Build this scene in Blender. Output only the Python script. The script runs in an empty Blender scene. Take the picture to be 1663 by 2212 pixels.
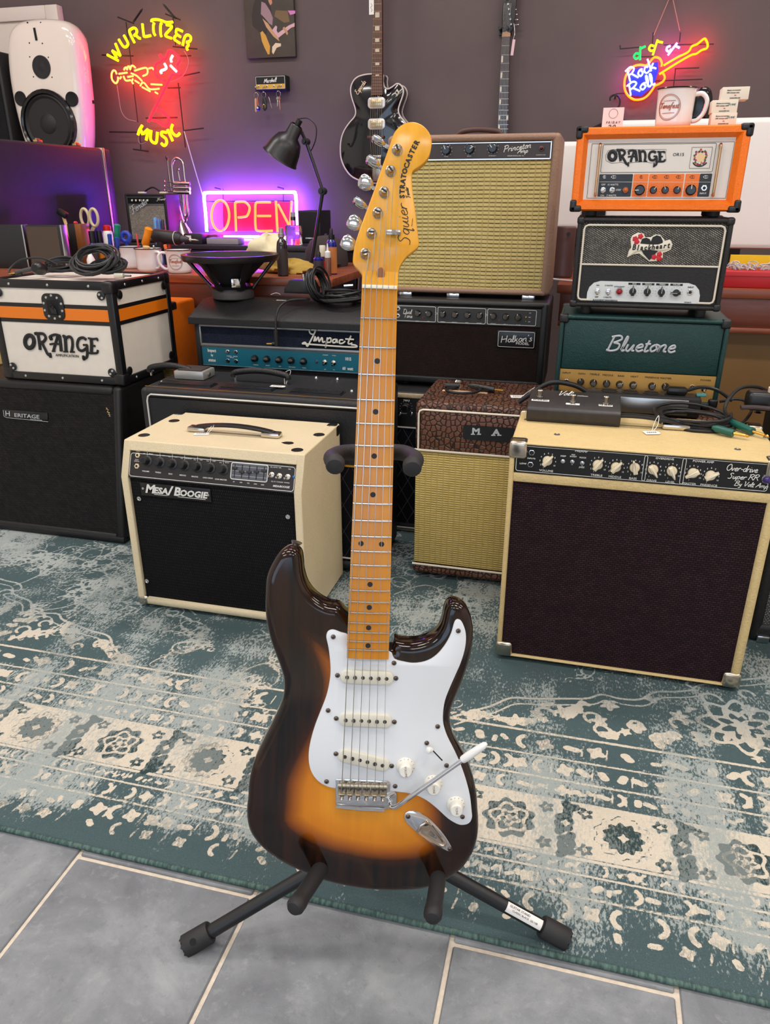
import bpy, bmesh, math, random
import numpy as np
from mathutils import Vector, Matrix
from mathutils.geometry import delaunay_2d_cdt, tessellate_polygon
random.seed(7)
PI = math.pi
SC = bpy.context.scene
COL = SC.collection
# ---------------------------------------------------------------- camera
F, TH, CH, YAW = 1620.0, math.radians(22.9),1.07, math.radians(14.5)
cam_d = bpy.data.cameras.new('camera')
cam_d.sensor_fit = 'HORIZONTAL'; cam_d.sensor_width = 36.0
cam_d.lens = 36.0 * F / 1663.0
cam_d.clip_start = 0.05
cam = bpy.data.objects.new('camera', cam_d)
cam.location = (0,0, CH); cam.rotation_euler = (PI / 2 - TH,0, YAW)
COL.objects.link(cam); SC.camera = cam
# ---------------------------------------------------------------- view, world, room light
SC.view_settings.view_transform = 'Standard'
SC.view_settings.look = 'None'
SC.view_settings.exposure = 0.0
SC.view_settings.gamma = 1.0
SC.view_settings.use_curve_mapping = False
SC.cycles.max_bounces = 7
SC.cycles.diffuse_bounces = 3
SC.cycles.glossy_bounces = 4
SC.cycles.transmission_bounces = 6
SC.cycles.caustics_reflective = False
SC.cycles.caustics_refractive = False
SC.cycles.use_denoising = True
SC.cycles.sample_clamp_indirect = 4.0
wd = bpy.data.worlds.new('world'); SC.world = wd; wd.use_nodes = True
wd.node_tree.nodes['Background'].inputs[0].default_value = (0.62,0.78,1.0,1)
wd.node_tree.nodes['Background'].inputs[1].default_value = 2.6
CEIL = 2.95
LIGHT_POS = [(-2.5,0.5),(-1.0,0.5),(0.5,0.5),(2.0,0.5),(-2.5,2.35),(-1.0,2.35),(0.5,2.35),(2.0,2.35),(-1.7,-1.4),(0.0,-1.4),(1.7,-1.4)]
LIGHT_W = 17.0
def room_lamps():
 for i,(x, y) in enumerate(LIGHT_POS):
  d = bpy.data.lights.new('ceiling_panel_light', 'AREA'); d.shape = 'RECTANGLE'
  d.size = 0.9; d.size_y = 0.22; d.energy = LIGHT_W; d.color = (1.0,0.955,0.9)
  o = bpy.data.objects.new('ceiling_panel_light', d); o.location = (x, y, CEIL - 0.052)
  COL.objects.link(o)
room_lamps()
# ---------------------------------------------------------------- pixel -> place
_ct, _st, _cy, _sy = math.cos(TH), math.sin(TH), math.cos(YAW), math.sin(YAW)
def ray(u, v):
 x = (u - 831.5) / F; y = (v - 1106.0) / F
 fw = _ct - y * _st; dn = _st + y * _ct
 return Vector((x * _cy - fw * _sy, x * _sy + fw * _cy,-dn))
CAMP = Vector((0,0, CH))
def at_y(u, v, Y):
 r = ray(u, v); return CAMP + r * (Y / r.y)
def at_x(u, v, X):
 r = ray(u, v); return CAMP + r * (X / r.x)
def at_z(u, v, Z):
 r = ray(u, v); return CAMP + r * ((Z - CH) / r.z)
def at_t(u, v, t):
 return CAMP + ray(u, v) * t
def at_plane(u, v, p0, n):
 r = ray(u, v); return CAMP + r * ((Vector(p0) - CAMP).dot(n) / r.dot(n))
CFW = Vector((-_sy, _cy,0)); CRT = Vector((_cy, _sy,0)); UP = Vector((0,0,1))
def at_f(u, v, fw):
 r = ray(u, v); return CAMP + r * (fw / r.dot(CFW))
def cz(ox, oy, s, pts):
 """points read off an enlarged crop -> photo pixels"""
 return [(ox + p[0] / s, oy + p[1] / s) for p in pts]
# ---------------------------------------------------------------- mesh builder
def cr(pts, k=6, closed=False):
 P = [Vector(p) for p in pts]; n = len(P); out = []
 if n < 3: return P
 rng = range(n) if closed else range(n - 1)
 for i in rng:
  if closed: a, b, c, d = P[i - 1], P[i], P[(i + 1) % n], P[(i + 2) % n]
  else: a, b, c, d = P[max(i - 1,0)], P[i], P[i + 1], P[min(i + 2, n - 1)]
  for j in range(k):
   t = j / k
   out.append(0.5 * ((2 * b) + (c - a) * t + (2 * a - 5 * b + 4 * c - d) * t * t + (3 * b - a - 3 * c + d) * t ** 3))
 if not closed: out.append(P[-1])
 return out
_bc = {}
def bev_box(w, d, h, r, seg):
 key = (round(w,5), round(d,5), round(h,5), round(r,5), seg)
 if key not in _bc:
  bm = bmesh.new(); bmesh.ops.create_cube(bm, size=1.0)
  for v in bm.verts: v.co = Vector((v.co.x * w, v.co.y * d, v.co.z * h))
  bmesh.ops.bevel(bm, geom=list(bm.edges), offset=min(r,0.49 * min(w, d, h)), segments=seg, affect='EDGES', profile=0.5)
  bm.verts.index_update()
  _bc[key] = ([v.co.copy() for v in bm.verts],[[v.index for v in f.verts] for f in bm.faces]); bm.free()
 return _bc[key]
class B:
 def __init__(s): s.v = []; s.f = []; s.m = []
 def add(s, vs, fs, mi=0, M=None):
  o = len(s.v)
  s.v += [M @ Vector(v) for v in vs] if M is not None else [Vector(v) for v in vs]
  s.f += [[o + i for i in f] for f in fs]; s.m += [mi] * len(fs); return s
 def box(s, x0, x1, y0, y1, z0, z1, r=0, seg=2, mi=0, M=None):
  x0, x1 = sorted((x0, x1)); y0, y1 = sorted((y0, y1)); z0, z1 = sorted((z0, z1))
  c = Vector(((x0 + x1) / 2,(y0 + y1) / 2,(z0 + z1) / 2))
  if r > 0: vs, fs = bev_box(x1 - x0, y1 - y0, z1 - z0, r, seg); vs = [c + v for v in vs]
  else:
   vs = [Vector((x, y, z)) for x in (x0, x1) for y in (y0, y1) for z in (z0, z1)]
   fs = [[0,1,3,2],[4,6,7,5],[0,4,5,1],[2,3,7,6],[0,2,6,4],[1,5,7,3]]
  return s.add(vs, fs, mi, M)
 def tube(s, pts, r, n=8, closed=False, mi=0, caps=True, M=None, flat=None):
  P = [Vector(p) for p in pts]; m = len(P)
  if m < 2: return s
  R = r if hasattr(r, '__len__') else [r] * m
  T = []
  for i in range(m):
   a = P[i - 1] if (i > 0 or closed) else P[i]; b = P[(i + 1) % m] if (i < m - 1 or closed) else P[i]
   d = b - a; T.append(d.normalized() if d.length > 1e-9 else Vector((0,0,1)))
  if flat is not None: nrm = Vector(flat)
  else:
   nrm = Vector((0,0,1)) if abs(T[0].z) < 0.9 else Vector((1,0,0))
  vs = []; fs = []
  for i in range(m):
   base = Vector(flat) if flat is not None else nrm
   nn = base - T[i] * base.dot(T[i])
   if nn.length < 1e-6: nn = T[i].orthogonal()
   nrm = nn.normalized(); b = T[i].cross(nrm)
   fz = 0.45 if flat is not None else 1.0
   for j in range(n):
    a = 2 * PI * (j + .5) / n
    vs.append(P[i] + (nrm * (math.cos(a) * fz) + b * math.sin(a)) * R[i])
  for i in range(m if closed else m - 1):
   for j in range(n):
    k = (i + 1) % m
    fs.append([i * n + j, i * n + (j + 1) % n, k * n + (j + 1) % n, k * n + j])
  if caps and not closed:
   fs.append(list(range(n))[::-1]); fs.append([(m - 1) * n + j for j in range(n)])
  return s.add(vs, fs, mi, M)
 def cyl(s, p0, p1, r0, r1=None, n=16, mi=0, M=None):
  return s.tube([p0, p1],[r0, r0 if r1 is None else r1], n, mi=mi, M=M)
 def lathe(s, prof, n=20, mi=0, M=None, caps=True):
  """profile of (radius, z) about +Z"""
  vs = []; fs = []; m = len(prof)
  for (r, z) in prof:
   for j in range(n):
    a = 2 * PI * j / n; vs.append(Vector((r * math.cos(a), r * math.sin(a), z)))
  for i in range(m - 1):
   for j in range(n):
    fs.append([i * n + j, i * n + (j + 1) % n,(i + 1) * n + (j + 1) % n,(i + 1) * n + j])
  if caps:
   fs.append(list(range(n))[::-1]); fs.append([(m - 1) * n + j for j in range(n)])
  return s.add(vs, fs, mi, M)
 def poly(s, pts, z0, z1, mi=0, M=None, bev=0.0):
  """2D polygon (x,y) extruded z0..z1 (z1 the front), optional bevelled front edge"""
  P = [Vector((p[0], p[1])) for p in pts]
  ar = sum(P[i - 1].x * P[i].y - P[i].x * P[i - 1].y for i in range(len(P)))
  if ar < 0: P.reverse()
  n = len(P); rings = [(0, z0),(0, z1)] if bev <= 0 else [(0, z0),(0, z1 - bev),(bev * .35, z1 - bev * .3),(bev, z1)]
  N = nrm2(P); vs = []; fs = []
  for (d, z) in rings:
   for i in range(n): q = P[i] - N[i] * d; vs.append(Vector((q.x, q.y, z)))
  for k in range(len(rings) - 1):
   for i in range(n):
    j = (i + 1) % n; fs.append([k * n + i, k * n + j,(k + 1) * n + j,(k + 1) * n + i])
  o = (len(rings) - 1) * n
  if n > 8:
   for t in tessellate_polygon([[Vector((v.x, v.y,0)) for v in vs[o:o + n]]]):
    a, b, c = (vs[o + i] for i in t); t = t if (b.x - a.x) * (c.y - a.y) - (b.y - a.y) * (c.x - a.x) > 0 else t[::-1]
    fs.append([o + i for i in t]); fs.append([i for i in t[::-1]])
  else: fs.append(list(range(n))[::-1]); fs.append([o + i for i in range(n)])
  return s.add(vs, fs, mi, M)
 def sphere(s, c, r, n=12, mi=0, M=None, sc=(1,1,1)):
  pr = [(r * math.sin(PI * i / (n // 2)) + 1e-6,-r * math.cos(PI * i / (n // 2))) for i in range(n // 2 + 1)]
  T = Matrix.Translation(Vector(c)) @ Matrix.Diagonal((sc[0], sc[1], sc[2],1))
  return s.lathe(pr, n, mi,(M @ T) if M is not None else T)
def nrm2(P):
 n = len(P); out = []
 for i in range(n):
  e = (P[(i + 1) % n] - P[i - 1]); e = e.normalized() if e.length > 1e-9 else Vector((1,0))
  out.append(Vector((e.y,-e.x)))
 return out
def rrect(x0, x1, y0, y1, r, k=5):
 out = []
 for (cx, cy, a0) in ((x1 - r, y1 - r,0),(x0 + r, y1 - r, PI / 2),(x0 + r, y0 + r, PI),(x1 - r, y0 + r,1.5 * PI)):
  for j in range(k + 1): a = a0 + PI / 2 * j / k; out.append((cx + r * math.cos(a), cy + r * math.sin(a)))
 return out
def mesh(name, b, mats, ang=38):
 me = bpy.data.meshes.new(name)
 me.from_pydata([tuple(v) for v in b.v],[], b.f)
 for m in mats: me.materials.append(m)
 if len(mats) > 1: me.polygons.foreach_set('material_index', np.array([min(i, len(mats) - 1) for i in b.m], dtype=np.int32))
 me.polygons.foreach_set('use_smooth', np.ones(len(me.polygons), dtype=bool))
 me.update(); me.set_sharp_from_angle(angle=math.radians(ang))
 return me
def obj(name, b, mats, parent=None, M=None, ang=38):
 if not isinstance(mats,(list, tuple)): mats = [mats]
 me = b if isinstance(b, bpy.types.Mesh) else mesh(name, b, mats, ang)
 o = bpy.data.objects.new(name, me); COL.objects.link(o)
 if parent is not None: o.parent = parent
 if M is not None: o.matrix_local = M
 return o
def tag(o, label, cat, group=None):
 o['label'] = label; o['category'] = cat
 if group: o['group'] = group
 return o
def struct(o): o['kind'] = 'structure'; return o
def thing(name, label, cat, loc=(0,0,0), rz=0, group=None):
 o = bpy.data.objects.new(name, None); COL.objects.link(o); o.empty_display_size = 0.05
 o.location = loc; o.rotation_euler = (0,0, rz)
 return tag(o, label, cat, group)
def TR(x, y, z=0): return Matrix.Translation((x, y, z))
def RX(a): return Matrix.Rotation(a,4, 'X')
def RY(a): return Matrix.Rotation(a,4, 'Y')
def RZ(a): return Matrix.Rotation(a,4, 'Z')
def frame(o, x, z):
 """matrix with +X=x, +Z=z (outward), origin o"""
 z = Vector(z).normalized(); x = Vector(x); x = (x - z * x.dot(z)).normalized(); y = z.cross(x)
 M = Matrix((x, y, z)).transposed().to_4x4(); M.translation = Vector(o); return M
class Face:
 """a flat face of a thing: face-local x right, y up, z outward; p() turns a pixel into (x, y) on it"""
 def __init__(s, th, o, x=(1,0,0), n=(0,-1,0)):
  s.th = th; s.W = frame(o, x, n); s.Wi = s.W.inverted(); s.n = s.W.col[2].to_3d(); s.o = Vector(o)
  base = Matrix.Translation(th.location) @ Matrix.Rotation(th.rotation_euler[2],4, 'Z') if th is not None else Matrix()
  s.M = base.inverted() @ s.W
 def p(s, u, v, d=0.0):
  q = s.Wi @ at_plane(u, v, s.o + s.n * d, s.n); return Vector((q.x, q.y))
 def ps(s, pts, d=0.0): return [s.p(u, v, d) for (u, v) in pts]
 def k(s, u, v):
  r = ray(u, v); return (s.o - CAMP).dot(s.n) / r.dot(s.n) / F
 def at(s, u, v, d=0.0):
  q = s.p(u, v, d); return s.M @ TR(q.x, q.y, d)
# ---------------------------------------------------------------- lettering (one mesh for each thing and colour)
TX = []
def text(face, s, u, v, h, m, name='lettering', bold=0.0, shear=0.0, ext=0.0004, d=0.0006, rot=0.0, sx=1.0, px=True, al='CENTER', res=2, parent=None):
 """centre at pixel (u,v), cap height h in pixels"""
 if px: q = face.p(u, v); hh = h * face.k(u, v)
 else: q = Vector((u, v)); hh = h
 TX.append((s, hh / 0.7, face.M @ TR(q.x, q.y, d) @ RZ(rot) @ Matrix.Diagonal((sx,1,1,1)), parent or face.th, name, m, bold, shear, ext / (hh / 0.7), al, res))
def flush_text():
 cache = {}; objs = []
 for t in TX:
  key = (t[0], round(t[6],3), round(t[7],3), round(t[8],4), t[9], t[10])
  if key in cache: continue
  c = bpy.data.curves.new('t', 'FONT'); c.body = t[0]; c.size = 1.0; c.offset = t[6]; c.shear = t[7]; c.extrude = t[8]
  c.align_x = t[9]; c.align_y = 'CENTER'; c.resolution_u = t[10]
  o = bpy.data.objects.new('t', c); COL.objects.link(o); cache[key] = o; objs.append(o)
 dg = bpy.context.evaluated_depsgraph_get(); geo = {}
 for k, o in cache.items():
  me = bpy.data.meshes.new_from_object(o.evaluated_get(dg))
  geo[k] = ([v.co.copy() for v in me.vertices],[list(p.vertices) for p in me.polygons]); bpy.data.meshes.remove(me)
 groups = {}
 for t in TX:
  key = (t[0], round(t[6],3), round(t[7],3), round(t[8],4), t[9], t[10])
  g = groups.setdefault((t[3].name if t[3] else '', t[4], t[5].name),[B(), t[3], t[4], t[5]])
  vs, fs = geo[key]; g[0].add(vs, fs,0, t[2] @ Matrix.Scale(t[1],4))
 for o in objs:
  c = o.data; bpy.data.objects.remove(o); bpy.data.curves.remove(c)
 for (b, par, nm, m) in groups.values():
  if b.v: obj(nm, b, m, par, ang=20)['kind'] = 'stuff'
def strokes(face, name, S, wpx, m, parent=None, d=0.002, k=5, smooth=True, n=6, flat=True, widths=None):
 """script lettering or marks drawn as raised strokes; S = lists of photo pixels"""
 b = B()
 for i, st in enumerate(S):
  w = widths[i] if widths else wpx
  P = [Vector((q.x, q.y, d)) for q in (face.p(*p) for p in st)]
  if smooth and len(P) > 2: P = cr(P, k)
  b.tube(P, w * .5 * face.k(*st[0]), n, flat=(0,0,1) if flat else None)
 return obj(name, b, m, parent or face.th, face.M)
# ---------------------------------------------------------------- materials
def lin(c):
 return tuple(((x / 255.) / 12.92 if x / 255. <= .04045 else ((x / 255. + .055) / 1.055) ** 2.4) for x in c) + (1,)
class G:
 def __init__(s, name):
  s.mat = bpy.data.materials.new(name); s.mat.use_nodes = True; s.t = s.mat.node_tree
  s.bsdf = s.t.nodes['Principled BSDF']; s._co = None
 def n(s, typ, **kw):
  nd = s.t.nodes.new('ShaderNode' + typ)
  for k, v in kw.items():
   if k.startswith('_'): setattr(nd, k[1:], v)
   else:
    key = int(k[1:]) if k[0] == 'i' and k[1:].isdigit() else k
    s.set(nd.inputs[key], v)
  return nd
 def set(s, sock, v):
  if isinstance(v, bpy.types.NodeSocket): s.t.links.new(v, sock)
  else: sock.default_value = v
 def co(s, kind='Object'):
  if s._co is None: s._co = s.n('TexCoord')
  return s._co.outputs[kind]
 def map(s, vec, scale=(1,1,1), rot=(0,0,0), loc=(0,0,0)):
  m = s.n('Mapping', Vector=vec); m.inputs['Scale'].default_value = scale; m.inputs['Rotation'].default_value = rot; m.inputs['Location'].default_value = loc
  return m.outputs[0]
 def noise(s, scale, vec=None, det=3, rough=.5, dist=0):
  return s.n('TexNoise', Vector=vec or s.co(), Scale=scale, Detail=det, Roughness=rough, Distortion=dist).outputs[0]
 def math(s, op, a, b=0.0, clamp=False):
  m = s.n('Math', i0=a, i1=b, _operation=op); m.use_clamp = clamp; return m.outputs[0]
 def rng(s, v, a, b, c=0.0, d=1.0, smooth=False):
  m = s.n('MapRange', Value=v); m.inputs[1].default_value = a; m.inputs[2].default_value = b; m.inputs[3].default_value = c; m.inputs[4].default_value = d
  if smooth: m.interpolation_type = 'SMOOTHSTEP'
  return m.outputs[0]
 def mix(s, f, a, b, mode='MIX'):
  m = s.n('Mix', _data_type='RGBA', _blend_type=mode); s.set(m.inputs[0], f); s.set(m.inputs[6], a); s.set(m.inputs[7], b); return m.outputs[2]
 def ramp(s, v, stops, interp='LINEAR'):
  r = s.n('ValToRGB', Fac=v); e = r.color_ramp; e.interpolation = interp
  while len(e.elements) < len(stops): e.elements.new(0.5)
  for el,(p, c) in zip(e.elements, stops): el.position = p; el.color = c if len(c) == 4 else lin(c)
  return r.outputs[0]
 def bump(s, h, strength=.3, dist=.002, nrm=None):
  b = s.n('Bump', Height=h, Strength=strength, Distance=dist)
  if nrm is not None: s.set(b.inputs['Normal'], nrm)
  return b.outputs[0]
 def out(s, base=None, rough=None, metal=None, nrm=None, spec=None, coat=None, coat_r=None, sheen=None):
  for k, v in (('Base Color', base),('Roughness', rough),('Metallic', metal),('Normal', nrm),('Specular IOR Level', spec),('Coat Weight', coat),('Coat Roughness', coat_r)):
   if v is not None: s.set(s.bsdf.inputs[k], v)
  return s.mat
_mc = {}
def plain(name, c, rough=.5, metal=0.0, spec=None, coat=None, var=0.0, vs=40, bump=0.0, bs=200, bd=.001):
 if name in _mc: return _mc[name]
 g = G(name); base = lin(c)
 if var > 0:
  f = g.noise(vs); base = g.mix(g.rng(f,.3,.7), tuple(x * (1 - var) for x in base[:3]) + (1,), tuple(min(1, x * (1 + var)) for x in base[:3]) + (1,))
 nr = g.bump(g.noise(bs, det=2), bump, bd) if bump > 0 else None
 _mc[name] = g.out(base, rough, metal, nr, spec, coat); return _mc[name]
def emit(name, c, s):
 if name in _mc: return _mc[name]
 g = G(name); g.out((c[0], c[1], c[2],1),.5); g.bsdf.inputs['Emission Color'].default_value = (c[0], c[1], c[2],1); g.bsdf.inputs['Emission Strength'].default_value = s
 g.bsdf.inputs['Base Color'].default_value = (min(1, c[0]), min(1, c[1]), min(1, c[2]),1)
 _mc[name] = g.mat; return g.mat
def glass(name, c=(255,255,255), rough=.05, ior=1.45):
 if name in _mc: return _mc[name]
 g = G(name); g.out(lin(c), rough); g.bsdf.inputs['Transmission Weight'].default_value = 1.0; g.bsdf.inputs['IOR'].default_value = ior
 _mc[name] = g.mat; return g.mat
def tolex(name, c, rough=.55, scale=420, st=.45, var=.12, spec=.4):
 if name in _mc: return _mc[name]
 g = G(name); v = g.n('TexVoronoi', Vector=g.co(), Scale=scale, Randomness=1.0).outputs[0]
 nz = g.noise(scale * .35, det=3); h = g.math('ADD', g.math('MULTIPLY', v,.7), nz)
 big = g.noise(9, det=3)
 b = lin(c); base = g.mix(g.rng(g.math('ADD', g.math('MULTIPLY', h,.5), big),.45,1.1), tuple(x * (1 - var) for x in b[:3]) + (1,), tuple(min(1, x * (1 + var)) for x in b[:3]) + (1,))
 _mc[name] = g.out(base, rough,0, g.bump(h, st,.0012), spec); return _mc[name]
def xz(g):
 sp = g.n('SeparateXYZ', Vector=g.co()); cb = g.n('CombineXYZ', X=sp.outputs[0], Y=sp.outputs[2]); return cb.outputs[0], sp
def wicker(name, row, col, c1, c2, cd, cv):
 """woven cane-coloured cloth: rows of soft threads, dark dashes between them, broken by upright threads"""
 g = G(name); v, sp = xz(g)
 wob = g.math('MULTIPLY', g.math('SUBTRACT', g.noise(5, det=1),.5), row * .5)
 def tri(s_, p): return g.math('MULTIPLY', g.math('ABSOLUTE', g.math('SUBTRACT', g.math('FRACT', g.math('DIVIDE', s_, p)),.5)),2.0)
 fz = tri(g.math('ADD', sp.outputs[2], wob), row); fx = tri(sp.outputs[0], col)
 gap = g.rng(fz,.5,.95, smooth=True); upr = g.rng(fx,.62,.95, smooth=True)
 dash = g.math('MULTIPLY', gap, g.math('SUBTRACT',1.0, g.math('MULTIPLY', upr,.75)))
 col1 = g.mix(g.noise(70, det=3), lin(c1), lin(c2)); base = g.mix(g.math('MULTIPLY', upr,.5), col1, lin(cv))
 base = g.mix(g.math('MULTIPLY', dash, g.rng(g.noise(25, det=2),.2,.6,.7,1.0)), base, lin(cd))
 return g.out(base,.75,0, g.bump(g.math('SUBTRACT', g.math('MULTIPLY', upr,.25), dash),.6, row * .25),.2)
def cloth_dark(name, c, c2, row=.004, col=.008, rough=.85, rot=0.0, amt=1.0, xy=False):
 g = G(name); v, sp = xz(g)
 if xy: v = g.co()
 if rot: v = g.map(v, rot=(0,0, rot))
 br = g.n('TexBrick', Vector=v, Color1=(1,1,1,1), Color2=(.5,.5,.5,1), Mortar=(0,0,0,1), Scale=1.0)
 br.inputs['Mortar Size'].default_value = row * .22; br.inputs['Brick Width'].default_value = col; br.inputs['Row Height'].default_value = row; br.inputs['Mortar Smooth'].default_value = .5
 f = g.math('MULTIPLY', br.outputs[0], g.rng(g.noise(30, det=4),.25,.75,.55,1.0))
 base = g.mix(g.math('MULTIPLY', f, amt), lin(c), lin(c2))
 return g.out(base, rough,0, g.bump(br.outputs[0],.5, row * .3),.15)
def diamond(name, c, line, cell=.05):
 g = G(name); v, sp = xz(g); fs = []
 for sg in (1,-1):
  a = g.math('ADD', g.math('DIVIDE', sp.outputs[0], cell), g.math('MULTIPLY', g.math('DIVIDE', sp.outputs[2], cell * 1.75), sg))
  fr = g.math('ABSOLUTE', g.math('SUBTRACT', g.math('FRACT', a),.5)); fs.append(g.rng(fr,.03,.0))
 f = g.math('MULTIPLY', g.math('MAXIMUM', fs[0], fs[1]), g.rng(g.noise(500),.3,.6))
 w = g.n('TexChecker', Vector=g.map(v, scale=(350,350,1)), Scale=1.0).outputs[1]
 base = g.mix(f, g.mix(w, lin(c), tuple(x * 1.8 for x in lin(c)[:3]) + (1,)), lin(line))
 return g.out(base,.85, spec=.15)
def wood(name, c1, c2, rough=.35, sc=6, axis=0, spec=.5, coat=None):
 g = G(name); s = [26,26,26]; s[axis] = 1.6
 n1 = g.noise(sc * .25, g.map(g.co(), tuple(s)), det=5, rough=.6, dist=.6)
 base = g.mix(g.rng(n1,.3,.72), lin(c1), lin(c2))
 return g.out(base, rough,0, g.bump(n1,.06,.001), spec, coat)
def croc(name):
 g = G(name); v, sp = xz(g)
 sc = g.map(g.co(),(72,60,66)); wv = g.n('VectorMath', i0=sc, i1=g.n('TexNoise', Vector=g.co(), Scale=7, Detail=1).outputs[1], _operation='ADD').outputs[0]
 vo = g.n('TexVoronoi', Vector=wv, Scale=1.0, Randomness=.7, _feature='DISTANCE_TO_EDGE').outputs[0]
 f = g.rng(vo,0,.16, smooth=True)
 base = g.mix(f, lin((28,14,10)), g.mix(g.noise(40), lin((88,52,38)), lin((112,70,50))))
 return g.out(base,.38,0, g.bump(f,.8,.003),.5)
WHITE_INK = plain('ink_white',(228,226,218),.5)
BLACK_INK = plain('ink_black',(14,13,13),.5)
CHROME = plain('chrome',(214,214,216),.1,1.0)
NICKEL = plain('aged_nickel',(176,168,158),.24,1.0, var=.2, vs=300)
GOLDM = plain('gold_plating',(226,178,88),.2,1.0)
BLACKP = plain('black_plastic',(22,22,23),.35)
BLACKM = plain('black_metal',(20,20,21),.42, spec=.5)
RUBBER = plain('black_rubber',(32,31,32),.62, bump=.15, bs=500)
BLK_TOLEX = tolex('black_tolex',(28,27,28),.5,420,.5,.25)
BLK_TOLEX2 = tolex('black_smooth_tolex',(24,23,23),.42,600,.3,.2)
CREAM_TOLEX = tolex('cream_tolex',(215,198,163),.5,330,.5,.06)
TAN_TOLEX = tolex('straw_tolex',(211,185,131),.5,230,.8,.08)
BROWN_TOLEX = tolex('brown_tolex',(142,112,92),.55,330,.6,.12)
GREEN_TOLEX = tolex('green_tolex',(22,55,53),.42,330,.55,.2)
ORANGE_TOLEX = tolex('orange_tolex',(244,118,18),.45,260,.55,.08)
OFFWHITE = plain('off_white_paint',(232,222,208),.4, var=.03, vs=30)
IVORY = plain('ivory_plastic',(236,226,200),.35)
WHITEPL = plain('white_plastic',(238,236,232),.35)
ENAMEL = plain('white_enamel',(238,236,234),.12, coat=.5)
PAPER = plain('white_paper',(240,236,230),.7)
SILVER = plain('brushed_aluminium',(190,190,190),.32,1.0)
DGREY = plain('dark_grey_plastic',(58,56,56),.5)
CABLE = plain('cable_rubber',(30,29,30),.45, spec=.4)
PIPING = plain('cream_piping',(226,216,196),.4)
PIPEW = plain('white_piping',(214,212,206),.4)
RED = plain('red_plastic',(196,26,26),.35)
# ---------------------------------------------------------------- script lettering (strokes in hundredths: x-height 50, capital 100)
_S = {
'a': (46, '38,40 20,50 5,25 15,3 30,10 40,45;40,48 38,10 48,3'), 'c': (38, '35,40 20,50 5,25 15,2 38,12'), 'd': (47, '38,40 20,50 5,25 15,3 32,12 40,60 44,100;44,100 38,10 50,3'),
'e': (40, '6,22 32,32 25,50 8,35 8,10 22,0 40,12'), 'f': (34, '36,92 24,100 18,70 14,0 8,-35 0,-30;4,48 32,52'), 'h': (46, '12,100 5,0;5,5 12,30 28,50 36,40 34,8 46,3'),
'i': (22, '10,50 6,8 14,0 22,8;12,68 13,72'), 'k': (42, '12,100 5,0;34,50 10,22 24,18 38,0'), 'l': (22, '4,8 16,60 17,95 12,98 7,50 8,8 14,0 22,8'), 'm': (66, '6,48 4,0 8,30 22,50 28,40 25,0 28,30 44,50 52,40 48,8 62,3'),
'n': (46, '6,48 4,0 8,30 24,50 34,40 30,8 44,3'), 'o': (40, '22,50 5,28 14,2 34,20 24,50 40,45'), 'p': (44, '8,48 0,-40;2,0 10,30 26,50 38,30 26,2 8,10'), 'q': (46, '38,42 20,50 6,25 16,3 30,12 38,45;40,48 32,-40 44,-28'),
'r': (34, '6,48 4,0 8,30 20,48 34,44'), 's': (34, '32,42 20,50 12,38 30,15 16,0 2,8'), 't': (28, '16,80 8,10 16,0 28,10;2,52 28,54'), 'u': (46, '8,48 5,12 18,0 34,40;36,48 33,8 46,3'),
'v': (38, '4,48 14,2 34,48'), 'y': (42, '8,48 8,14 20,6 34,40;36,48 26,-30 8,-36 4,-24'), 'g': (44, '38,40 20,50 6,25 16,3 32,12 40,48;40,48 30,-30 10,-36 4,-22'), '-': (30, '4,30 26,32'), "'": (16, '10,100 6,80'), ' ': (26, ''), '.': (14, '5,0 6,2'),
'A': (66, '0,0 30,60 48,100 54,40 58,0;14,40 60,42'), 'B': (62, '14,100 4,0;2,96 40,105 52,80 20,55;20,55 50,45 48,10 20,-2 -4,5'), 'C': (56, '56,85 40,102 10,70 4,30 22,0 54,15'), 'D': (68, '14,100 6,0;0,96 40,104 64,60 44,8 4,-2'),
'E': (52, '50,92 26,104 14,84 34,58 10,46 6,16 24,0 50,12'), 'F': (60, '0,76 12,98 66,100;34,98 24,20 8,-8 -8,6;14,50 50,54'), 'H': (68, '10,100 4,0;60,105 54,0;6,48 58,54'), 'I': (40, '30,100 22,0;10,100 46,104;4,-2 36,0'), 'M': (80, '2,0 14,98 34,30 62,100 68,0'),
'O': (62, '34,100 8,70 8,20 34,0 58,40 48,90 30,100'), 'P': (56, '16,100 4,0;0,92 38,104 54,76 34,52 10,50'), 'R': (60, '16,100 4,0;0,90 38,104 54,78 30,54 10,52;28,54 58,0'), 'S': (56, '52,88 36,102 16,84 40,45 28,4 0,8'), 'T': (58, '-4,86 10,98 62,100;34,98 22,0'), 'V': (58, '0,92 10,98 22,2 56,104'),
}
def script_strokes(s, shear=.25):
 x = 0; out = []
 for ch in s:
  w, d = _S[ch]
  for st in d.split(';'):
   if st: out.append([(x + float(a) / 100 + shear * float(b) / 100, float(b) / 100) for a, b in (p.split(',') for p in st.split())])
  x += w / 100
 return out, x
def script(face, name, s, pa, pb, h, w, m, shear=.25, parent=None, d=.002, flat=True, n=6, k=4):
 """s drawn from pixel pa to pixel pb (baseline), capitals h pixels tall, strokes w pixels wide"""
 S, W = script_strokes(s, shear)
 ux = ((pb[0] - pa[0]) / W,(pb[1] - pa[1]) / W); L = math.hypot(*ux); up = (ux[1] / L * h,-ux[0] / L * h)
 P = [[(pa[0] + ux[0] * x + up[0] * y, pa[1] + ux[1] * x + up[1] * y) for x, y in st] for st in S]
 return strokes(face, name, P, w, m, parent, d, k, True, n, flat)
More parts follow.
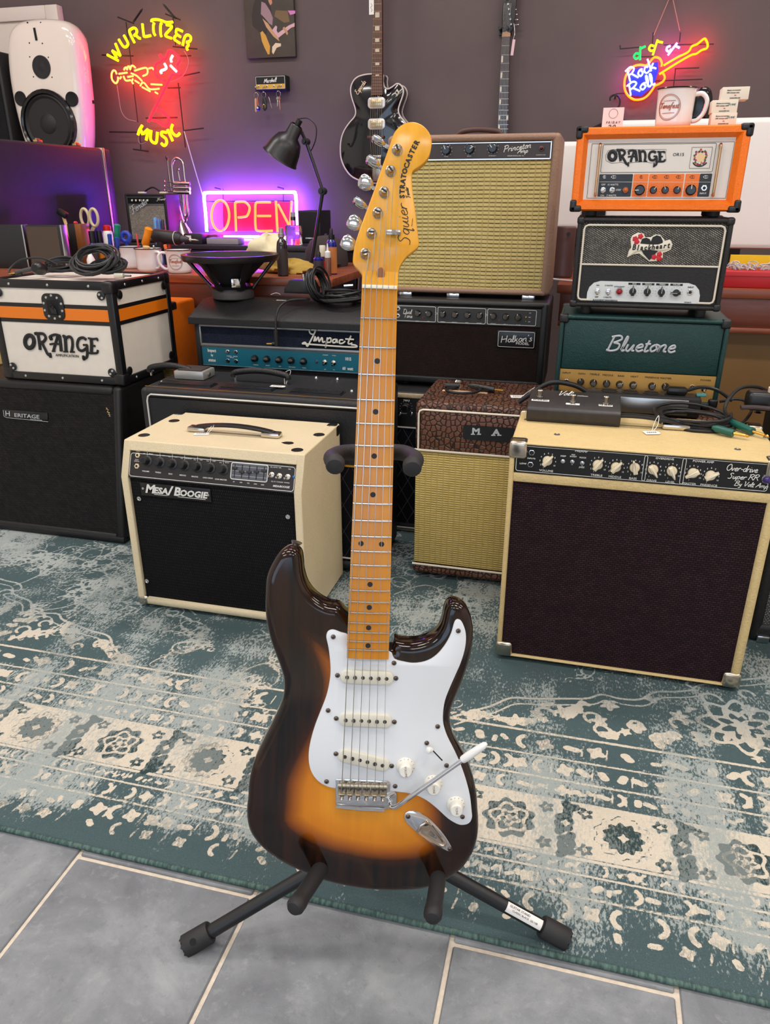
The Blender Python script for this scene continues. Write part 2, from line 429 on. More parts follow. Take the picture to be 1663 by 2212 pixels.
def orange_logo(face, name, pa, pb, h, m, parent=None, d=.001, wm=1.0):
 """the round psychedelic lettering, thick strokes with ball ends"""
 def P(z): # read off a crop: x 185..785, baseline sloping
  out = []
  for x, y in z:
   X = (x - 185) / 600.0; Y = (1242 + (x - 237) * .045 - y) / 132.0
   out.append((pa[0] + (pb[0] - pa[0]) * X, pa[1] + (pb[1] - pa[1]) * X - h * Y))
  return out
 k = h / 132.0
 el = [(237 + 36 * math.cos(t),1175 + 50 * math.sin(t)) for t in np.linspace(0,2 * PI,15)]
 items = [(el,30),([(278,1112),(300,1112),(312,1160),(322,1240)],22),([(300,1110),(345,1112),(366,1142),(350,1172),(322,1182)],20),([(335,1182),(362,1235),(380,1272),(402,1285)],20),([(395,1283),(410,1283)],36),
             ([(398,1148),(415,1142)],34),([(400,1132),(440,1118),(482,1128)],18),([(462,1130),(444,1190),(428,1246)],20),([(476,1128),(484,1190),(490,1252)],24),([(398,1196),(440,1190),(482,1196)],14),([(416,1250),(442,1250)],12),
             ([(504,1134),(520,1142),(528,1250)],24),([(522,1152),(550,1134),(574,1150),(580,1200),(572,1254)],20),([(508,1254),(545,1254)],12),([(560,1256),(598,1256)],12),
             ([(690,1158),(662,1142),(630,1154),(618,1196),(630,1236),(660,1246),(688,1228)],20),([(664,1200),(700,1200)],14),([(694,1200),(698,1260),(692,1298),(672,1308)],20),([(662,1304),(676,1304)],36),
             ([(728,1148),(732,1205),(730,1262)],24),([(704,1146),(745,1152),(776,1150),(778,1168)],14),([(728,1206),(762,1208)],14),([(712,1264),(750,1266),(776,1262),(782,1240)],16)]
 return strokes(face, name,[P(z) for z, _ in items],1, m, parent, d,4, True,8, True,[w * k * wm for _, w in items])
# ---------------------------------------------------------------- room shell
WALL_Y = 3.9
def mat_wall():
 g = G('dark_wall_paint'); n = g.noise(3, det=4); f = g.noise(260, det=3)
 return g.out(g.mix(g.rng(n,.3,.7), lin((96,83,82)), lin((104,90,88))),.62,0, g.bump(f,.12,.001),.3)
def mat_white_wall(): return plain('white_wall_paint',(226,222,216),.7, bump=.1, bs=200)
def mat_tile():
 g = G('slate_tile'); oi = g.n('ObjectInfo')
 v = g.n('VectorMath', i0=g.co(), i1=g.n('VectorMath', i0=oi.outputs['Random'], i1=(37.0,11.0,5.0), _operation='MULTIPLY').outputs[0], _operation='ADD').outputs[0]
 n1 = g.noise(6, v, det=6, rough=.62, dist=.5); n2 = g.noise(55, v, det=4, rough=.7); n3 = g.noise(600, v, det=2)
 base = g.ramp(n1,[(.28,(98,101,105)),(.5,(122,125,129)),(.72,(150,153,155))])
 base = g.mix(g.rng(n2,.55,.8,0,.5), base, lin((166,168,169)))
 base = g.mix(g.rng(n2,.42,.25,0,.5), base, lin((96,98,101)))
 st = g.math('MULTIPLY', g.rng(g.noise(4.5, g.co('Generated'), det=5, rough=.7),.6,.78),.45)
 base = g.mix(st, base, lin((104,84,70)))
 return g.out(base, g.rng(n2,.2,.8,.34,.52),0, g.bump(g.math('ADD', g.math('MULTIPLY', n1,2.0), n3),.22,.002),.45)
def room():
 X0, X1, Y0, Y1 = -3.7,3.2,-3.6, WALL_Y
 fl = obj('floor', B().box(X0, X1, Y0, Y1,-0.06,-0.004), plain('grout',(214,200,182),.85, var=.1, vs=120, bump=.3, bs=300)); struct(fl)
 # one tile per piece, brick-laid along Y; columns read from the grout lines
 TW, TL, GAP = .3325,.6,.0075
 mt = mat_tile(); base = mesh('tile', B().box(-TW / 2 + GAP / 2, TW / 2 - GAP / 2,-TL / 2 + GAP / 2, TL / 2 - GAP / 2,-.012,0,.0022,1),[mt])
 for c in range(-5,6):
  xc = -.769 + TW / 2 + c * TW
  seam = .813 if c % 2 == 0 else .813 + TL / 2
  for r in range(-4,2):
   yc = seam + TL / 2 + r * TL
   if yc - TL / 2 > 1.1 or yc + TL / 2 < -1.2: continue
   t = obj('tile', base, mt, fl, TR(xc, yc,0))
 wm = mat_wall(); ww = mat_white_wall()
 struct(obj('wall_back', B().box(X0, X1, Y1, Y1 + .12,0, CEIL), wm))
 struct(obj('wall_left', B().box(X0 - .12, X0, Y0, Y1 + .12,0, CEIL), ww))
 struct(obj('wall_right', B().box(X1, X1 + .12, Y0, Y1 + .12,0, CEIL), ww))
 # the shop front behind the photographer: a wall with one wide window
 b = B(); wx0, wx1, wz0, wz1 = -2.9,1.6,.5,2.35
 b.box(X0, wx0, Y0 - .12, Y0,0, CEIL).box(wx1, X1, Y0 - .12, Y0,0, CEIL).box(wx0, wx1, Y0 - .12, Y0,0, wz0).box(wx0, wx1, Y0 - .12, Y0, wz1, CEIL)
 struct(obj('wall_front', b, ww))
 wf = obj('window_1', B().box(wx0, wx1, Y0 - .1, Y0 - .02, wz0, wz0 + .05).box(wx0, wx1, Y0 - .1, Y0 - .02, wz1 - .05, wz1).box(wx0, wx0 + .05, Y0 - .1, Y0 - .02, wz0, wz1).box(wx1 - .05, wx1, Y0 - .1, Y0 - .02, wz0, wz1), plain('window_frame_grey',(70,70,72),.5)); struct(wf)
 for i in (1,2): x = wx0 + (wx1 - wx0) * i / 3; obj('mullion', B().box(x - .03, x + .03, Y0 - .1, Y0 - .02, wz0, wz1), _mc['window_frame_grey'], wf)
 struct(obj('ceiling', B().box(X0, X1, Y0, Y1, CEIL, CEIL + .1), plain('ceiling_white',(222,220,216),.8)))
 struct(obj('baseboard_back', B().box(X0, X1, Y1 - .015, Y1,0,.08,.003), plain('baseboard_dark',(58,50,50),.5)))
 # white door and frame at the left end of the back wall (its top shows above the loudspeaker)
 d = at_y(135,10, WALL_Y - .03); ztop = d.z + .0
 fr = plain('white_door_paint',(226,214,200),.45)
 dx1 = at_y(128,20, WALL_Y).x
 dr = obj('door_1', B().box(dx1 - .85, dx1 - .05, Y1 - .035, Y1,0, ztop - .06,.004), fr); struct(dr)
 obj('door_frame', B().box(dx1 - .05, dx1 + .02, Y1 - .05, Y1,0, ztop,.004).box(dx1 - .95, dx1 - .85, Y1 - .05, Y1,0, ztop,.004).box(dx1 - .85, dx1 - .05, Y1 - .05, Y1, ztop - .06, ztop,.004), fr, dr)
 obj('door_handle', B().cyl((dx1 - .13, Y1 - .035,1.0),(dx1 - .13, Y1 - .085,1.0),.01).tube([(dx1 - .13, Y1 - .085,1.0),(dx1 - .25, Y1 - .085,1.0)],.009), SILVER, dr)
 for i,(x, y) in enumerate(LIGHT_POS):
  t = thing('ceiling_light', 'slim white ceiling light panel over the shop floor', 'light',(x, y, CEIL),0, 'ceiling light panels')
  obj('housing', B().box(-.49,.49,-.13,.13,-.05,0,.006), WHITEPL, t)
room()
# ---------------------------------------------------------------- rug
def rug():
 X0, X1, Y0, Y1, st = -2.2,1.3,.829,2.56,.0042
 nx, ny = int((X1 - X0) / st) + 1, int((Y1 - Y0) / st) + 1
 xs = X0 + np.arange(nx) * st; ys = Y0 + np.arange(ny) * st
 GX, GY = np.meshgrid(xs, ys)
 cream = np.full((ny, nx),-.03); dark = np.full((ny, nx),-.03)
 rs = random.Random(11)
 def win(x, y, r):
  i0 = max(0, int((x - r - X0) / st)); i1 = min(nx, int((x + r - X0) / st) + 2); j0 = max(0, int((y - r - Y0) / st)); j1 = min(ny, int((y + r - Y0) / st) + 2)
  return (slice(j0, j1), slice(i0, i1)) if i0 < i1 and j0 < j1 else None
 def seg(A, p, q, w, lo=-.02):
  cx, cy = (p[0] + q[0]) / 2,(p[1] + q[1]) / 2; L = math.hypot(q[0] - p[0], q[1] - p[1]); s = win(cx, cy, L / 2 + w + .02)
  if s is None: return
  gx, gy = GX[s], GY[s]; dx, dy = q[0] - p[0], q[1] - p[1]
  t = np.clip(((gx - p[0]) * dx + (gy - p[1]) * dy) / (L * L + 1e-12),0,1)
  d = w - np.hypot(gx - p[0] - t * dx, gy - p[1] - t * dy); A[s] = np.maximum(A[s], d)
 def line(A, pts, w):
  for a, b in zip(pts[:-1], pts[1:]): seg(A, a, b, w)
 def blob(A, x, y, r, petals, amp, rot=0, ring=None, asp=1.0):
  s = win(x, y, r * 1.4)
  if s is None: return
  dx, dy = GX[s] - x,(GY[s] - y) * asp; rr = np.hypot(dx, dy); th = np.arctan2(dy, dx) + rot
  R = r * (1 + amp * np.cos(petals * th)); d = R - rr
  if ring is not None: d = np.minimum(d, rr - R + ring)
  A[s] = np.maximum(A[s], d)
 def cut(A, x, y, r, petals, amp, rot=0):
  s = win(x, y, r * 1.4)
  if s is None: return
  dx, dy = GX[s] - x, GY[s] - y; rr = np.hypot(dx, dy); th = np.arctan2(dy, dx) + rot
  A[s] = np.minimum(A[s], rr - r * (1 + amp * np.cos(petals * th)))
 # straight guard lines
 for y, w in ((1.34,.0035),(1.267,.0026),(1.205,.0026),(1.15,.003),(1.018,.003),(.985,.0024),(.94,.0022)):
  line(cream,[(X0, y),(X1, y)], w)
 def row(y, h, stp, seed):
  r2 = random.Random(seed); x = X0
  while x < X1:
   k = r2.randrange(5); s = h * .27
   if k == 0: blob(cream, x, y, s,4,.25, r2.random() * 6); blob(dark, x, y, s * .3,3,.2)
   elif k in (1,2):
    q = r2.choice((-1,1)); line(cream,[(x + q * s * math.cos(t), y + s * 1.1 * math.sin(t)) for t in np.linspace(-1.3,1.3,7)], s * .35)
   elif k == 3: blob(cream, x, y, s * .85,2,.35, r2.random() * 6, asp=1.3)
   else:
    for q in (-1,1): blob(cream, x + q * s * .6, y + q * s * .3, s * .5,2,.4, r2.random() * 6)
   if r2.random() < .4: line(cream,[(x + stp * .45, y - h * .3),(x + stp * .52, y + h * .25)],.0018)
   x += stp * (.6 + .9 * r2.random())
 row(1.303,.06,.044,1); row(1.236,.055,.038,2); row(1.178,.045,.034,3); row(1.001,.03,.026,4); row(.962,.042,.034,5); row(.912,.05,.042,6); row(.878,.04,.07,16)
 # main border: cream ground with large dark rosettes, dark leaves between
 f = np.minimum(GY - 1.023,1.146 - GY); cream[:] = np.maximum(cream, np.clip(f,-.03,.02))
 for k in range(-12,8):
  x = -.043 + k * .2035; y = 1.084
  def rose(cx, cy, R, n_, rot):
   blob(dark, cx, cy, R, n_,.1, rot); cut(cream, cx, cy, R, n_,.1, rot); blob(cream, cx, cy, R * .76,5,.14, rot + .4, ring=R * .15); blob(cream, cx, cy, R * .42,5,.2, rot, ring=R * .15); blob(cream, cx, cy, R * .15,4,.2)
  if k % 2 == 0: rose(x, y,.046,9,.3)
  else:
   cut(cream, x, y,.05,11,.07); blob(cream, x, y,.047,11,.08,0, ring=.013); blob(dark, x, y,.05,11,.07); cut(cream, x, y,.021,6,.2); blob(cream, x, y,.008,4,.3)
  for q in (-1,1):
   for w_ in (-1,1):
    xx, yy = x + q * .066, y + w_ * .043; cut(cream, xx, yy,.0125,5,.25,.6); blob(cream, xx, yy,.005,4,.35); blob(dark, xx, yy,.0125,5,.25,.6)
  xm = x + .1017
  for j in range(5):
   yy = y - .052 + j * .026; cut(cream, xm + .007 * math.sin(j * 2.1), yy,.016,3,.3, j); blob(dark, xm + .007 * math.sin(j * 2.1), yy,.016,3,.3, j)
  blob(cream, xm, y + .012,.007,4,.3)
 # medallion outline (double line, mirrored)
 med = [(-1.95,1.70),(-1.75,1.69),(-1.62,1.644),(-1.545,1.632),(-1.514,1.603),(-1.53,1.585),(-1.492,1.566),(-1.44,1.55),(-1.405,1.513),(-1.36,1.505),(-1.32,1.51),(-1.289,1.487),(-1.235,1.472),(-1.175,1.456),(-1.12,1.445),(-1.08,1.405),(-1.04,1.375),(-.998,1.34)]
 mc = -.5975
 for sg in (1,-1):
  P = [(mc + sg * (x - mc), y) for x, y in med]
  Q = [tuple(p)[:2] for p in cr([(x, y,0) for x, y in P],4)]
  line(cream, Q,.0032); line(cream,[(x - sg * .012, y - .02) for x, y in Q],.0024)
 # branching vines in the field
 def vine(x, y, a, L, w, dep):
  pts = [(x, y)]; cur = rs.uniform(-3,3); n = int(L / .012)
  for i in range(n):
   a += cur * .012 / .1 * 1.1; cur += rs.uniform(-1.4,1.4); x += math.cos(a) * .012; y += math.sin(a) * .012; pts.append((x, y))
   if dep > 0 and i > 2 and rs.random() < .32: vine(x, y, a + rs.choice((-1,1)) * rs.uniform(.5,1.2), L * rs.uniform(.35,.7), w * .85, dep - 1)
   if dep < 2 and rs.random() < .16: blob(cream, x + rs.uniform(-.012,.012), y + rs.uniform(-.012,.012), rs.uniform(.007,.011),2,.5, rs.random() * 6, ring=.003)
  # curl at the end
  R = rs.uniform(.010,.016); sg = rs.choice((-1,1)); c0 = (x - math.sin(a) * R * sg, y + math.cos(a) * R * sg)
  a0 = math.atan2(y - c0[1], x - c0[0])
  line(cream, pts, w); line(cream,[(c0[0] + R * (1 - .08 * i) * math.cos(a0 + sg * i * .6), c0[1] + R * (1 - .08 * i) * math.sin(a0 + sg * i * .6)) for i in range(9)], w * .9)
 for (x, y, a) in ((-.62,1.36,1.4),(-.62,1.5,2.6),(-.6,1.5,.5),(-.85,1.45,2.0),(-.35,1.45,1.1),(-.95,1.6,2.6),(-.28,1.6,.6),(-1.2,1.62,2.8),(-1.1,1.75,2.2),(-1.45,1.75,2.9),(-.75,1.8,2.4),(-.45,1.85,.8),(-1.4,1.9,2.5),(.1,1.7,.6),(-.2,1.8,1.0),(.5,1.75,.4),(.75,1.9,1.2),(-1.7,1.85,1.9),(-.6,2.1,1.0),(-.9,2.1,2.0),(-.3,2.05,.4),(-1.55,1.62,.8)):
  vine(x, y, a, rs.uniform(.2,.3),.0024,2)
 for i in range(26): x = rs.uniform(-1.5,.35); y = rs.uniform(1.4 + max(0, abs(x - mc) - .35) * .42,2.1); vine(x, y, rs.uniform(.2,2.9), rs.uniform(.16,.26),.0022,2)
 # spandrels: denser flowers
 for i in range(190):
  sg = rs.choice((-1,1)); x = mc + sg * rs.uniform(.42,1.6); ymax = 1.36 + max(0,(abs(x - mc) - .40)) * .42
  y = rs.uniform(1.36, min(1.68, ymax)); s = rs.uniform(.009,.018)
  k = rs.random()
  if k < .45: blob(cream, x, y, s,5,.35, rs.random() * 6); blob(dark, x, y, s * .35,5,.3)
  elif k < .7: line(cream,[(x + s * 1.6 * math.cos(t) * (1 - t * .08), y + s * 1.3 * math.sin(t)) for t in np.linspace(0,4.5,10)],.0036)
  else: blob(cream, x, y, s * .9,2,.45, rs.random() * 6); blob(cream, x + s, y + s * .5, s * .6,2,.4, rs.random() * 6)
 for cx in (.42,-1.62):
  blob(cream, cx,1.47,.085,8,.14,0, ring=.012); blob(cream, cx,1.47,.055,8,.2,.3, ring=.016); blob(cream, cx,1.47,.02,6,.3)
 cream[GY < .855] = -.03; dark[GY < .855] = -.03
 # mesh: flat top grid, thin skirt all round
 zt = .0085 - .004 * np.exp(-np.minimum(np.minimum(GX - X0, X1 - GX), np.minimum(GY - Y0, Y1 - GY)) / .005)
 V = np.stack([GX.ravel(), GY.ravel(), zt.ravel()],1).astype(np.float32)
 idx = np.arange(nx * ny).reshape(ny, nx); q = np.stack([idx[:-1, :-1], idx[:-1,1:], idx[1:,1:], idx[1:, :-1]],-1).reshape(-1,4)
 me = bpy.data.meshes.new('rug'); me.vertices.add(len(V)); me.vertices.foreach_set('co', V.ravel())
 me.loops.add(q.size); me.loops.foreach_set('vertex_index', q.ravel().astype(np.int32)); me.polygons.add(len(q))
 me.polygons.foreach_set('loop_start', np.arange(0, q.size,4, dtype=np.int32)); me.polygons.foreach_set('use_smooth', np.ones(len(q), dtype=bool))
 me.update(calc_edges=True)
 for nm, A in (('cream', cream),('motif', dark)):
  at = me.attributes.new(nm, 'FLOAT', 'POINT'); at.data.foreach_set('value', A.ravel().astype(np.float32))
 g = G('rug_pile'); ca = g.n('Attribute', _attribute_name='cream').outputs['Fac']; da = g.n('Attribute', _attribute_name='motif').outputs['Fac']
 co = g.co(); sp = g.n('SeparateXYZ', Vector=co)
 rag = g.math('SUBTRACT', g.noise(150, det=4, rough=.75),.5)
 # wear: long abrasion streaks across and along the rug, and speckle
 s1 = g.noise(1.0, g.map(co,(7,1.3,1)), det=4, rough=.62); s2 = g.noise(1.0, g.map(co,(1.5,9,1)), det=3, rough=.6)
 sp1 = g.noise(1.0, g.map(co,(210,90,1)), det=3, rough=.7); cl = g.noise(3.2, det=3)
 w0 = g.math('ADD', g.math('MULTIPLY', s1,.95), g.math('ADD', g.math('MULTIPLY', s2,.5), g.math('MULTIPLY', cl,.55)))
 # worn more in the border strip, less deep in the field
 zone = g.ramp(g.rng(sp.outputs[1],.83,1.83),[(0.0,(0,0,0)),(.045,(70,70,70)),(.1,(215,215,215)),(.42,(205,205,205)),(.54,(150,150,150)),(.75,(140,140,140)),(1,(170,170,170))])
 zb = g.n('RGBToBW', Color=zone).outputs[0]
 w1 = g.math('ADD', w0, g.math('MULTIPLY', g.math('SUBTRACT', zb,.55),.36))
 wear = g.rng(g.math('ADD', w1, g.math('MULTIPLY', g.math('SUBTRACT', sp1,.5),.85)),.95,1.05)
 teal = g.mix(g.noise(500, det=2), lin((58,76,79)), lin((90,108,110)))
 grey = g.mix(g.noise(420, det=2), lin((142,152,150)), lin((176,182,178)))
 deep = g.mix(g.noise(420, det=2), lin((44,60,60)), lin((64,80,80)))
 base = g.mix(wear, teal, grey)
 base = g.mix(g.rng(g.math('ADD', da, g.math('MULTIPLY', rag,.012)),.0,.001), base, g.mix(g.math('MULTIPLY', wear,.45), deep, grey))
 crm = g.mix(g.noise(420, det=2), lin((200,188,168)), lin((230,218,200))); crm = g.mix(g.rng(sp.outputs[1],1.38,1.55), crm, lin((176,182,178)))
 keep = g.rng(g.math('ADD', s1, g.math('MULTIPLY', g.math('SUBTRACT', sp1,.5),.75)),.64,.46)
 cf = g.math('MULTIPLY', g.rng(g.math('ADD', ca, g.math('MULTIPLY', rag,.005)),-.0004,.0004), g.math('ADD',.12, g.math('MULTIPLY', keep,.85)))
 base = g.mix(cf, base, crm)
 dirty = g.math('MULTIPLY', g.rng(g.noise(2.5, det=5),.55,.8),.25)
 base = g.mix(dirty, base, lin((120,112,100)))
 pile = g.noise(900, det=2)
 me.materials.append(g.out(base,.95,0, g.bump(pile,.55,.002),.1))
 r = bpy.data.objects.new('rug', me); COL.objects.link(r)
 tag(r, 'worn teal and cream patterned rug with floral border under the amplifiers', 'rug')
 # stitched edge binding
 eb = B(); e = .0042
 for a, c in (((X0, Y0),(X1, Y0)),((X1, Y0),(X1, Y1)),((X1, Y1),(X0, Y1)),((X0, Y1),(X0, Y0))):
  eb.tube([(a[0], a[1], e),(c[0], c[1], e)],.0046,10)
 gm = G('rug_binding'); n = gm.noise(1.0, gm.map(gm.co(),(240,60,60),(0,0,.5)), det=2)
 o = obj('edge_binding', eb, gm.out(gm.mix(gm.rng(n,.35,.65), lin((52,76,72)), lin((92,116,108))),.9,0, gm.bump(n,.8,.002)), r)
rug()
RUG = .0092
# ---------------------------------------------------------------- the sunburst guitar on its stand
SCALE = .648
def solve_bridge():
 N = at_t(820,617,.893); lo, hi = .93,1.15
 for _ in range(40):
  m = (lo + hi) / 2
  if (at_t(785,1700, m) - N).length < SCALE: lo = m
  else: hi = m
 return N, at_t(785,1700, lo)
GN, GB = solve_bridge()
def guitar():
 up = (GN - GB).normalized(); x = (CRT - up * CRT.dot(up)).normalized(); n = x.cross(up)
 base = GB - up * .19
 th = thing('electric_guitar', 'sunburst electric guitar with white pickguard and maple neck on a stand', 'guitar',(base.x, base.y, base.z - .02))
 fc = Face(th, GB, x, n); M = fc.M
 ZB, ZP, ZF, ZH = -.0155,-.0133,-.0035,-.011   # body face, pickguard, fretboard, headstock depths below the strings
 z6 = lambda p: cz(520,1150,2.9696, p)
 z7 = lambda p: cz(520,1550,2.9696, p)
 # --- body silhouette, then taken back to the front face (the far edge shows at upward-facing sides)
 sil = z6([(700,492),(630,487),(560,472),(500,440),(450,395),(415,340),(395,270),(388,200),(380,150),(355,120),(320,108),(280,115),(240,140),(205,190),(175,250),(158,310),(152,400),(158,500),(175,600),(205,700),(240,800),(262,880),(272,960),(268,1050),(250,1120),(215,1200),(170,1290),(120,1390),(80,1480),(55,1560),(42,1650),(39,1720)]) + \
  z7([(42,600),(60,670),(92,730),(150,792),(230,852),(330,907),(440,955),(560,1000),(700,1030),(850,1050),(1000,1055),(1150,1045),(1250,1020),(1330,980),(1400,930),(1460,860),(1500,780),(1520,690),(1524,600)]) + \
  z6([(1518,1700),(1495,1590),(1455,1490),(1410,1410),(1370,1330),(1350,1250),(1345,1180),(1355,1100),(1385,1010),(1420,920),(1455,820),(1480,720),(1490,640),(1490,595),(1478,540),(1450,490),(1410,462),(1370,455),(1335,470),(1315,505),(1305,550),(1290,610),(1260,660),(1210,695),(1150,715),(1090,722),(1030,716),(985,707),(945,698)])
 S = [Vector(p) for p in sil]; m = len(S); P = []
 for i in range(m):
  e = (S[(i + 1) % m] - S[i - 1]).normalized(); nn = Vector((e.y,-e.x))       # traced anticlockwise on screen -> outward
  if i == 0 or i == m - 1: nn = Vector((0,-1))
  c = S[i]; upn = max(0.0,-nn.y); sh = 22 + (c.y - 1300) / 600 * 4
  P.append(c - nn * (sh * upn) * 1.0)
 out = [Vector((q.x, q.y)) for q in cr([Vector((q.x, q.y,0)) for q in fc.ps([(p.x, p.y) for p in P], ZB)],3, True)]
 ar = sum(out[i - 1].x * out[i].y - out[i].x * out[i - 1].y for i in range(len(out)))
 if ar < 0: out.reverse()
 n_o = len(out); N2 = nrm2(out); r = .0115; TK = .0445
 rings = []
 rings = [(r * (1 - math.sin(PI / 2 * j / 5)), ZB - r * (1 - math.cos(PI / 2 * j / 5))) for j in range(6)]
 rings += [(r * (1 - math.sin(PI / 2 * j / 4)), ZB - TK + r * (1 - math.cos(PI / 2 * j / 4))) for j in range(4,-1,-1)]
 vs = []; fs = []
 for d, z in rings:
  for i in range(n_o): q = out[i] - N2[i] * d; vs.append(Vector((q.x, q.y, z)))
 for k in range(len(rings) - 1):
  for i in range(n_o): j = (i + 1) % n_o; fs.append([k * n_o + j, k * n_o + i,(k + 1) * n_o + i,(k + 1) * n_o + j])
 o_ = (len(rings) - 1) * n_o
 for t in tessellate_polygon([[Vector((q.x, q.y,0)) for q in vs[o_:]]]):
  a, c, e = (vs[o_ + i] for i in t); t = t if (c.x - a.x) * (e.y - a.y) - (c.y - a.y) * (e.x - a.x) < 0 else t[::-1]
  fs.append([o_ + i for i in t])
 # front face: constrained triangulation with interior points so that the burst can follow the rim
 poly = [(out[i] - N2[i] * r) for i in range(n_o)]
 A = np.array([(p.x, p.y) for p in poly]); Bn = np.roll(A,-1,0)
 def dist(q):
  d = Bn - A; t = np.clip(((q - A) * d).sum(1) / ((d * d).sum(1) + 1e-12),0,1); return np.hypot(*(q - A - d * t[:, None]).T).min()
 def inside(q):
  c = ((A[:,1] > q[1]) != (Bn[:,1] > q[1])); xx = A[:,0] + (q[1] - A[:,1]) / (Bn[:,1] - A[:,1] + 1e-15) * (Bn[:,0] - A[:,0]); return (c & (q[0] < xx)).sum() % 2 == 1
 pts = [Vector(p) for p in poly]
 for gx in np.arange(A[:,0].min(), A[:,0].max(),.008):
  for gy in np.arange(A[:,1].min(), A[:,1].max(),.008):
   q = np.array((gx, gy))
   if inside(q) and dist(q) > .004: pts.append(Vector((gx, gy)))
 rv, _, rf, _, _, _ = delaunay_2d_cdt(pts,[(i,(i + 1) % n_o) for i in range(n_o)],[],1,1e-6)
 b = B(); b.add(vs, fs); b.add([Vector((q.x, q.y, ZB)) for q in rv],[list(f) for f in rf])
 # sunburst lacquer
 g = G('sunburst_lacquer'); ea = g.n('Attribute', _attribute_name='rim').outputs['Fac']
 nz = g.noise(11, det=2); gr = g.noise(1.0, g.map(g.co(),(90,5,90)), det=4, rough=.6)
 v = g.math('ADD', ea, g.math('MULTIPLY', g.math('SUBTRACT', nz,.5),.008))
 col = g.ramp(g.rng(v,0,.12),[(0,(6,5,5)),(.24,(8,6,5)),(.33,(46,21,7)),(.43,(150,78,10)),(.55,(206,122,16)),(.8,(226,144,30)),(1,(232,156,44))])
 col = g.mix(g.math('MULTIPLY', g.rng(gr,.35,.7),.14), col, lin((120,60,12)))
 sm = g.out(col,.09,0, None,.5)
 me = mesh('body', b,[sm]); at = me.attributes.new('rim', 'FLOAT', 'POINT')
 vals = []; K = len(rings) * n_o
 for i, vtx in enumerate(b.v):
  if i < K and (i // n_o) > 0: vals.append(-.005)
  else: vals.append(0.0 if i < K else max(0.0, dist(np.array((vtx.x, vtx.y))) if True else 0))
 at.data.foreach_set('value', np.array(vals, dtype=np.float32))
 obj('body', me, sm, th, M)
 # --- pickguard
 pg = z6([(548,665),(556,640),(575,627),(600,627),(640,642),(690,662),(700,750),(940,760),(985,812),(1050,832),(1110,840),(1180,830),(1240,800),(1290,750),(1330,690),(1352,640),(1366,590),(1377,566),(1395,559),(1418,575),(1440,630),(1445,690),(1435,760),(1410,840),(1375,920),(1340,1000),(1310,1080),(1298,1160),(1300,1230),(1325,1310),(1370,1400),(1410,1490),(1445,1590),(1470,1690)]) + \
  z7([(1481,600),(1483,645),(1465,678),(1430,690),(1390,685),(1330,650),(1270,595),(1210,545),(1150,510),(1090,490),(1000,477),(900,470),(700,465),(605,455),(560,445),(510,420),(470,380),(445,330),(435,270),(438,200),(455,120),(480,40)]) + \
  z6([(510,1150),(545,1060),(565,980),(575,900),(572,820),(562,740),(552,695)])
 obj('pickguard', B().poly([(q.x, q.y) for q in cr([Vector((q.x, q.y,0)) for q in fc.ps(pg, ZP)],3, True)], ZB - .0005, ZP, bev=.0008), plain('pickguard_white',(226,228,230),.32, bump=.03, bs=900), th, M)
 # --- neck: fretboard, back and headstock in one piece
 L0, R0 = fc.p(781.5,620, ZF), fc.p(858.5,620, ZF); L1, R1 = fc.p(749,1405, ZF), fc.p(840,1405, ZF)
 yend = fc.p(795,1424, ZF).y; ynut = (L0.y + R0.y) / 2
 def edge(y):
  t = (ynut - y) / (ynut - (L1.y + R1.y) / 2); return L0.x + (L1.x - L0.x) * t, R0.x + (R1.x - R0.x) * t
 b = B(); vs = []; NS = 26; cs = 13
 for i in range(NS + 1):
  y = ynut + (yend - ynut) * i / NS
  xl, xr = edge(y); sh = 0
  if i == NS: sh = .004
  c, hw = (xl + xr) / 2,(xr - xl) / 2
  dep = .0205 if y > .30 else .0205 + min(1,(.30 - y) / .06) * .004
  for j in range(5):  # top, slightly radiused
   u = -1 + 2 * j / 4; vs.append(Vector((c + hw * u * (1 - .02 * (sh > 0)), y, ZF - .0009 * u * u)))
  for j in range(cs - 5):
   a = PI * (j) / (cs - 6); vs.append(Vector((c + hw * math.cos(a), y, ZF - .0045 - (dep - .0045) * math.sin(a) ** .8)))
 fs = []
 for i in range(NS):
  for j in range(cs): k = (j + 1) % cs; fs.append([i * cs + j, i * cs + k,(i + 1) * cs + k,(i + 1) * cs + j])
 fs.append(list(range(cs))); fs.append([NS * cs + j for j in range(cs)][::-1])
 b.add(vs, fs,0)
 hz = lambda p: cz(740,240,5.53, p)
 hs = hz([(655,2085),(657,2020),(663,1960),(675,1890),(705,1820),(755,1750),(820,1692),(880,1645),(905,1612),(911,1575),(902,1480),(890,1380),(870,1200),(850,1050),(836,930),(827,820),(829,740),(856,700),(920,660),(980,610),(1030,540),(1055,460),(1066,380),(1055,300),(1020,230),(960,170),(890,135),(820,125),(740,145),(670,190),(620,250),(590,320),(560,410),(500,580),(440,750),(380,930),(310,1120),(240,1310),(180,1480),(140,1620),(121,1760),(126,1820),(150,1860),(200,1912),(233,1965),(242,2030),(240,2085)])
 H2 = fc.ps(hs, ZH); H2 = [Vector((p.x, p.y,0)) for p in H2]
 H3 = [Vector((p.x, p.y)) for p in cr(H2,3)]
 b.poly(H3, ZH - .0145, ZH, mi=1, bev=.0014)
 # swept transition from headstock up to the nut
 nl, nr = edge(ynut); ys = [ynut - .002, ynut + .006, ynut + .014, ynut + .024]; zs = [ZF - .0005, ZF - .0022, ZH + .0012, ZH - .0012]
 vv = []
 for y, z in zip(ys, zs): vv += [Vector((nl - .0001, y, z)), Vector((nr + .0001, y, z)), Vector((nl, y, ZH - .01)), Vector((nr, y, ZH - .01))]
 ff = []
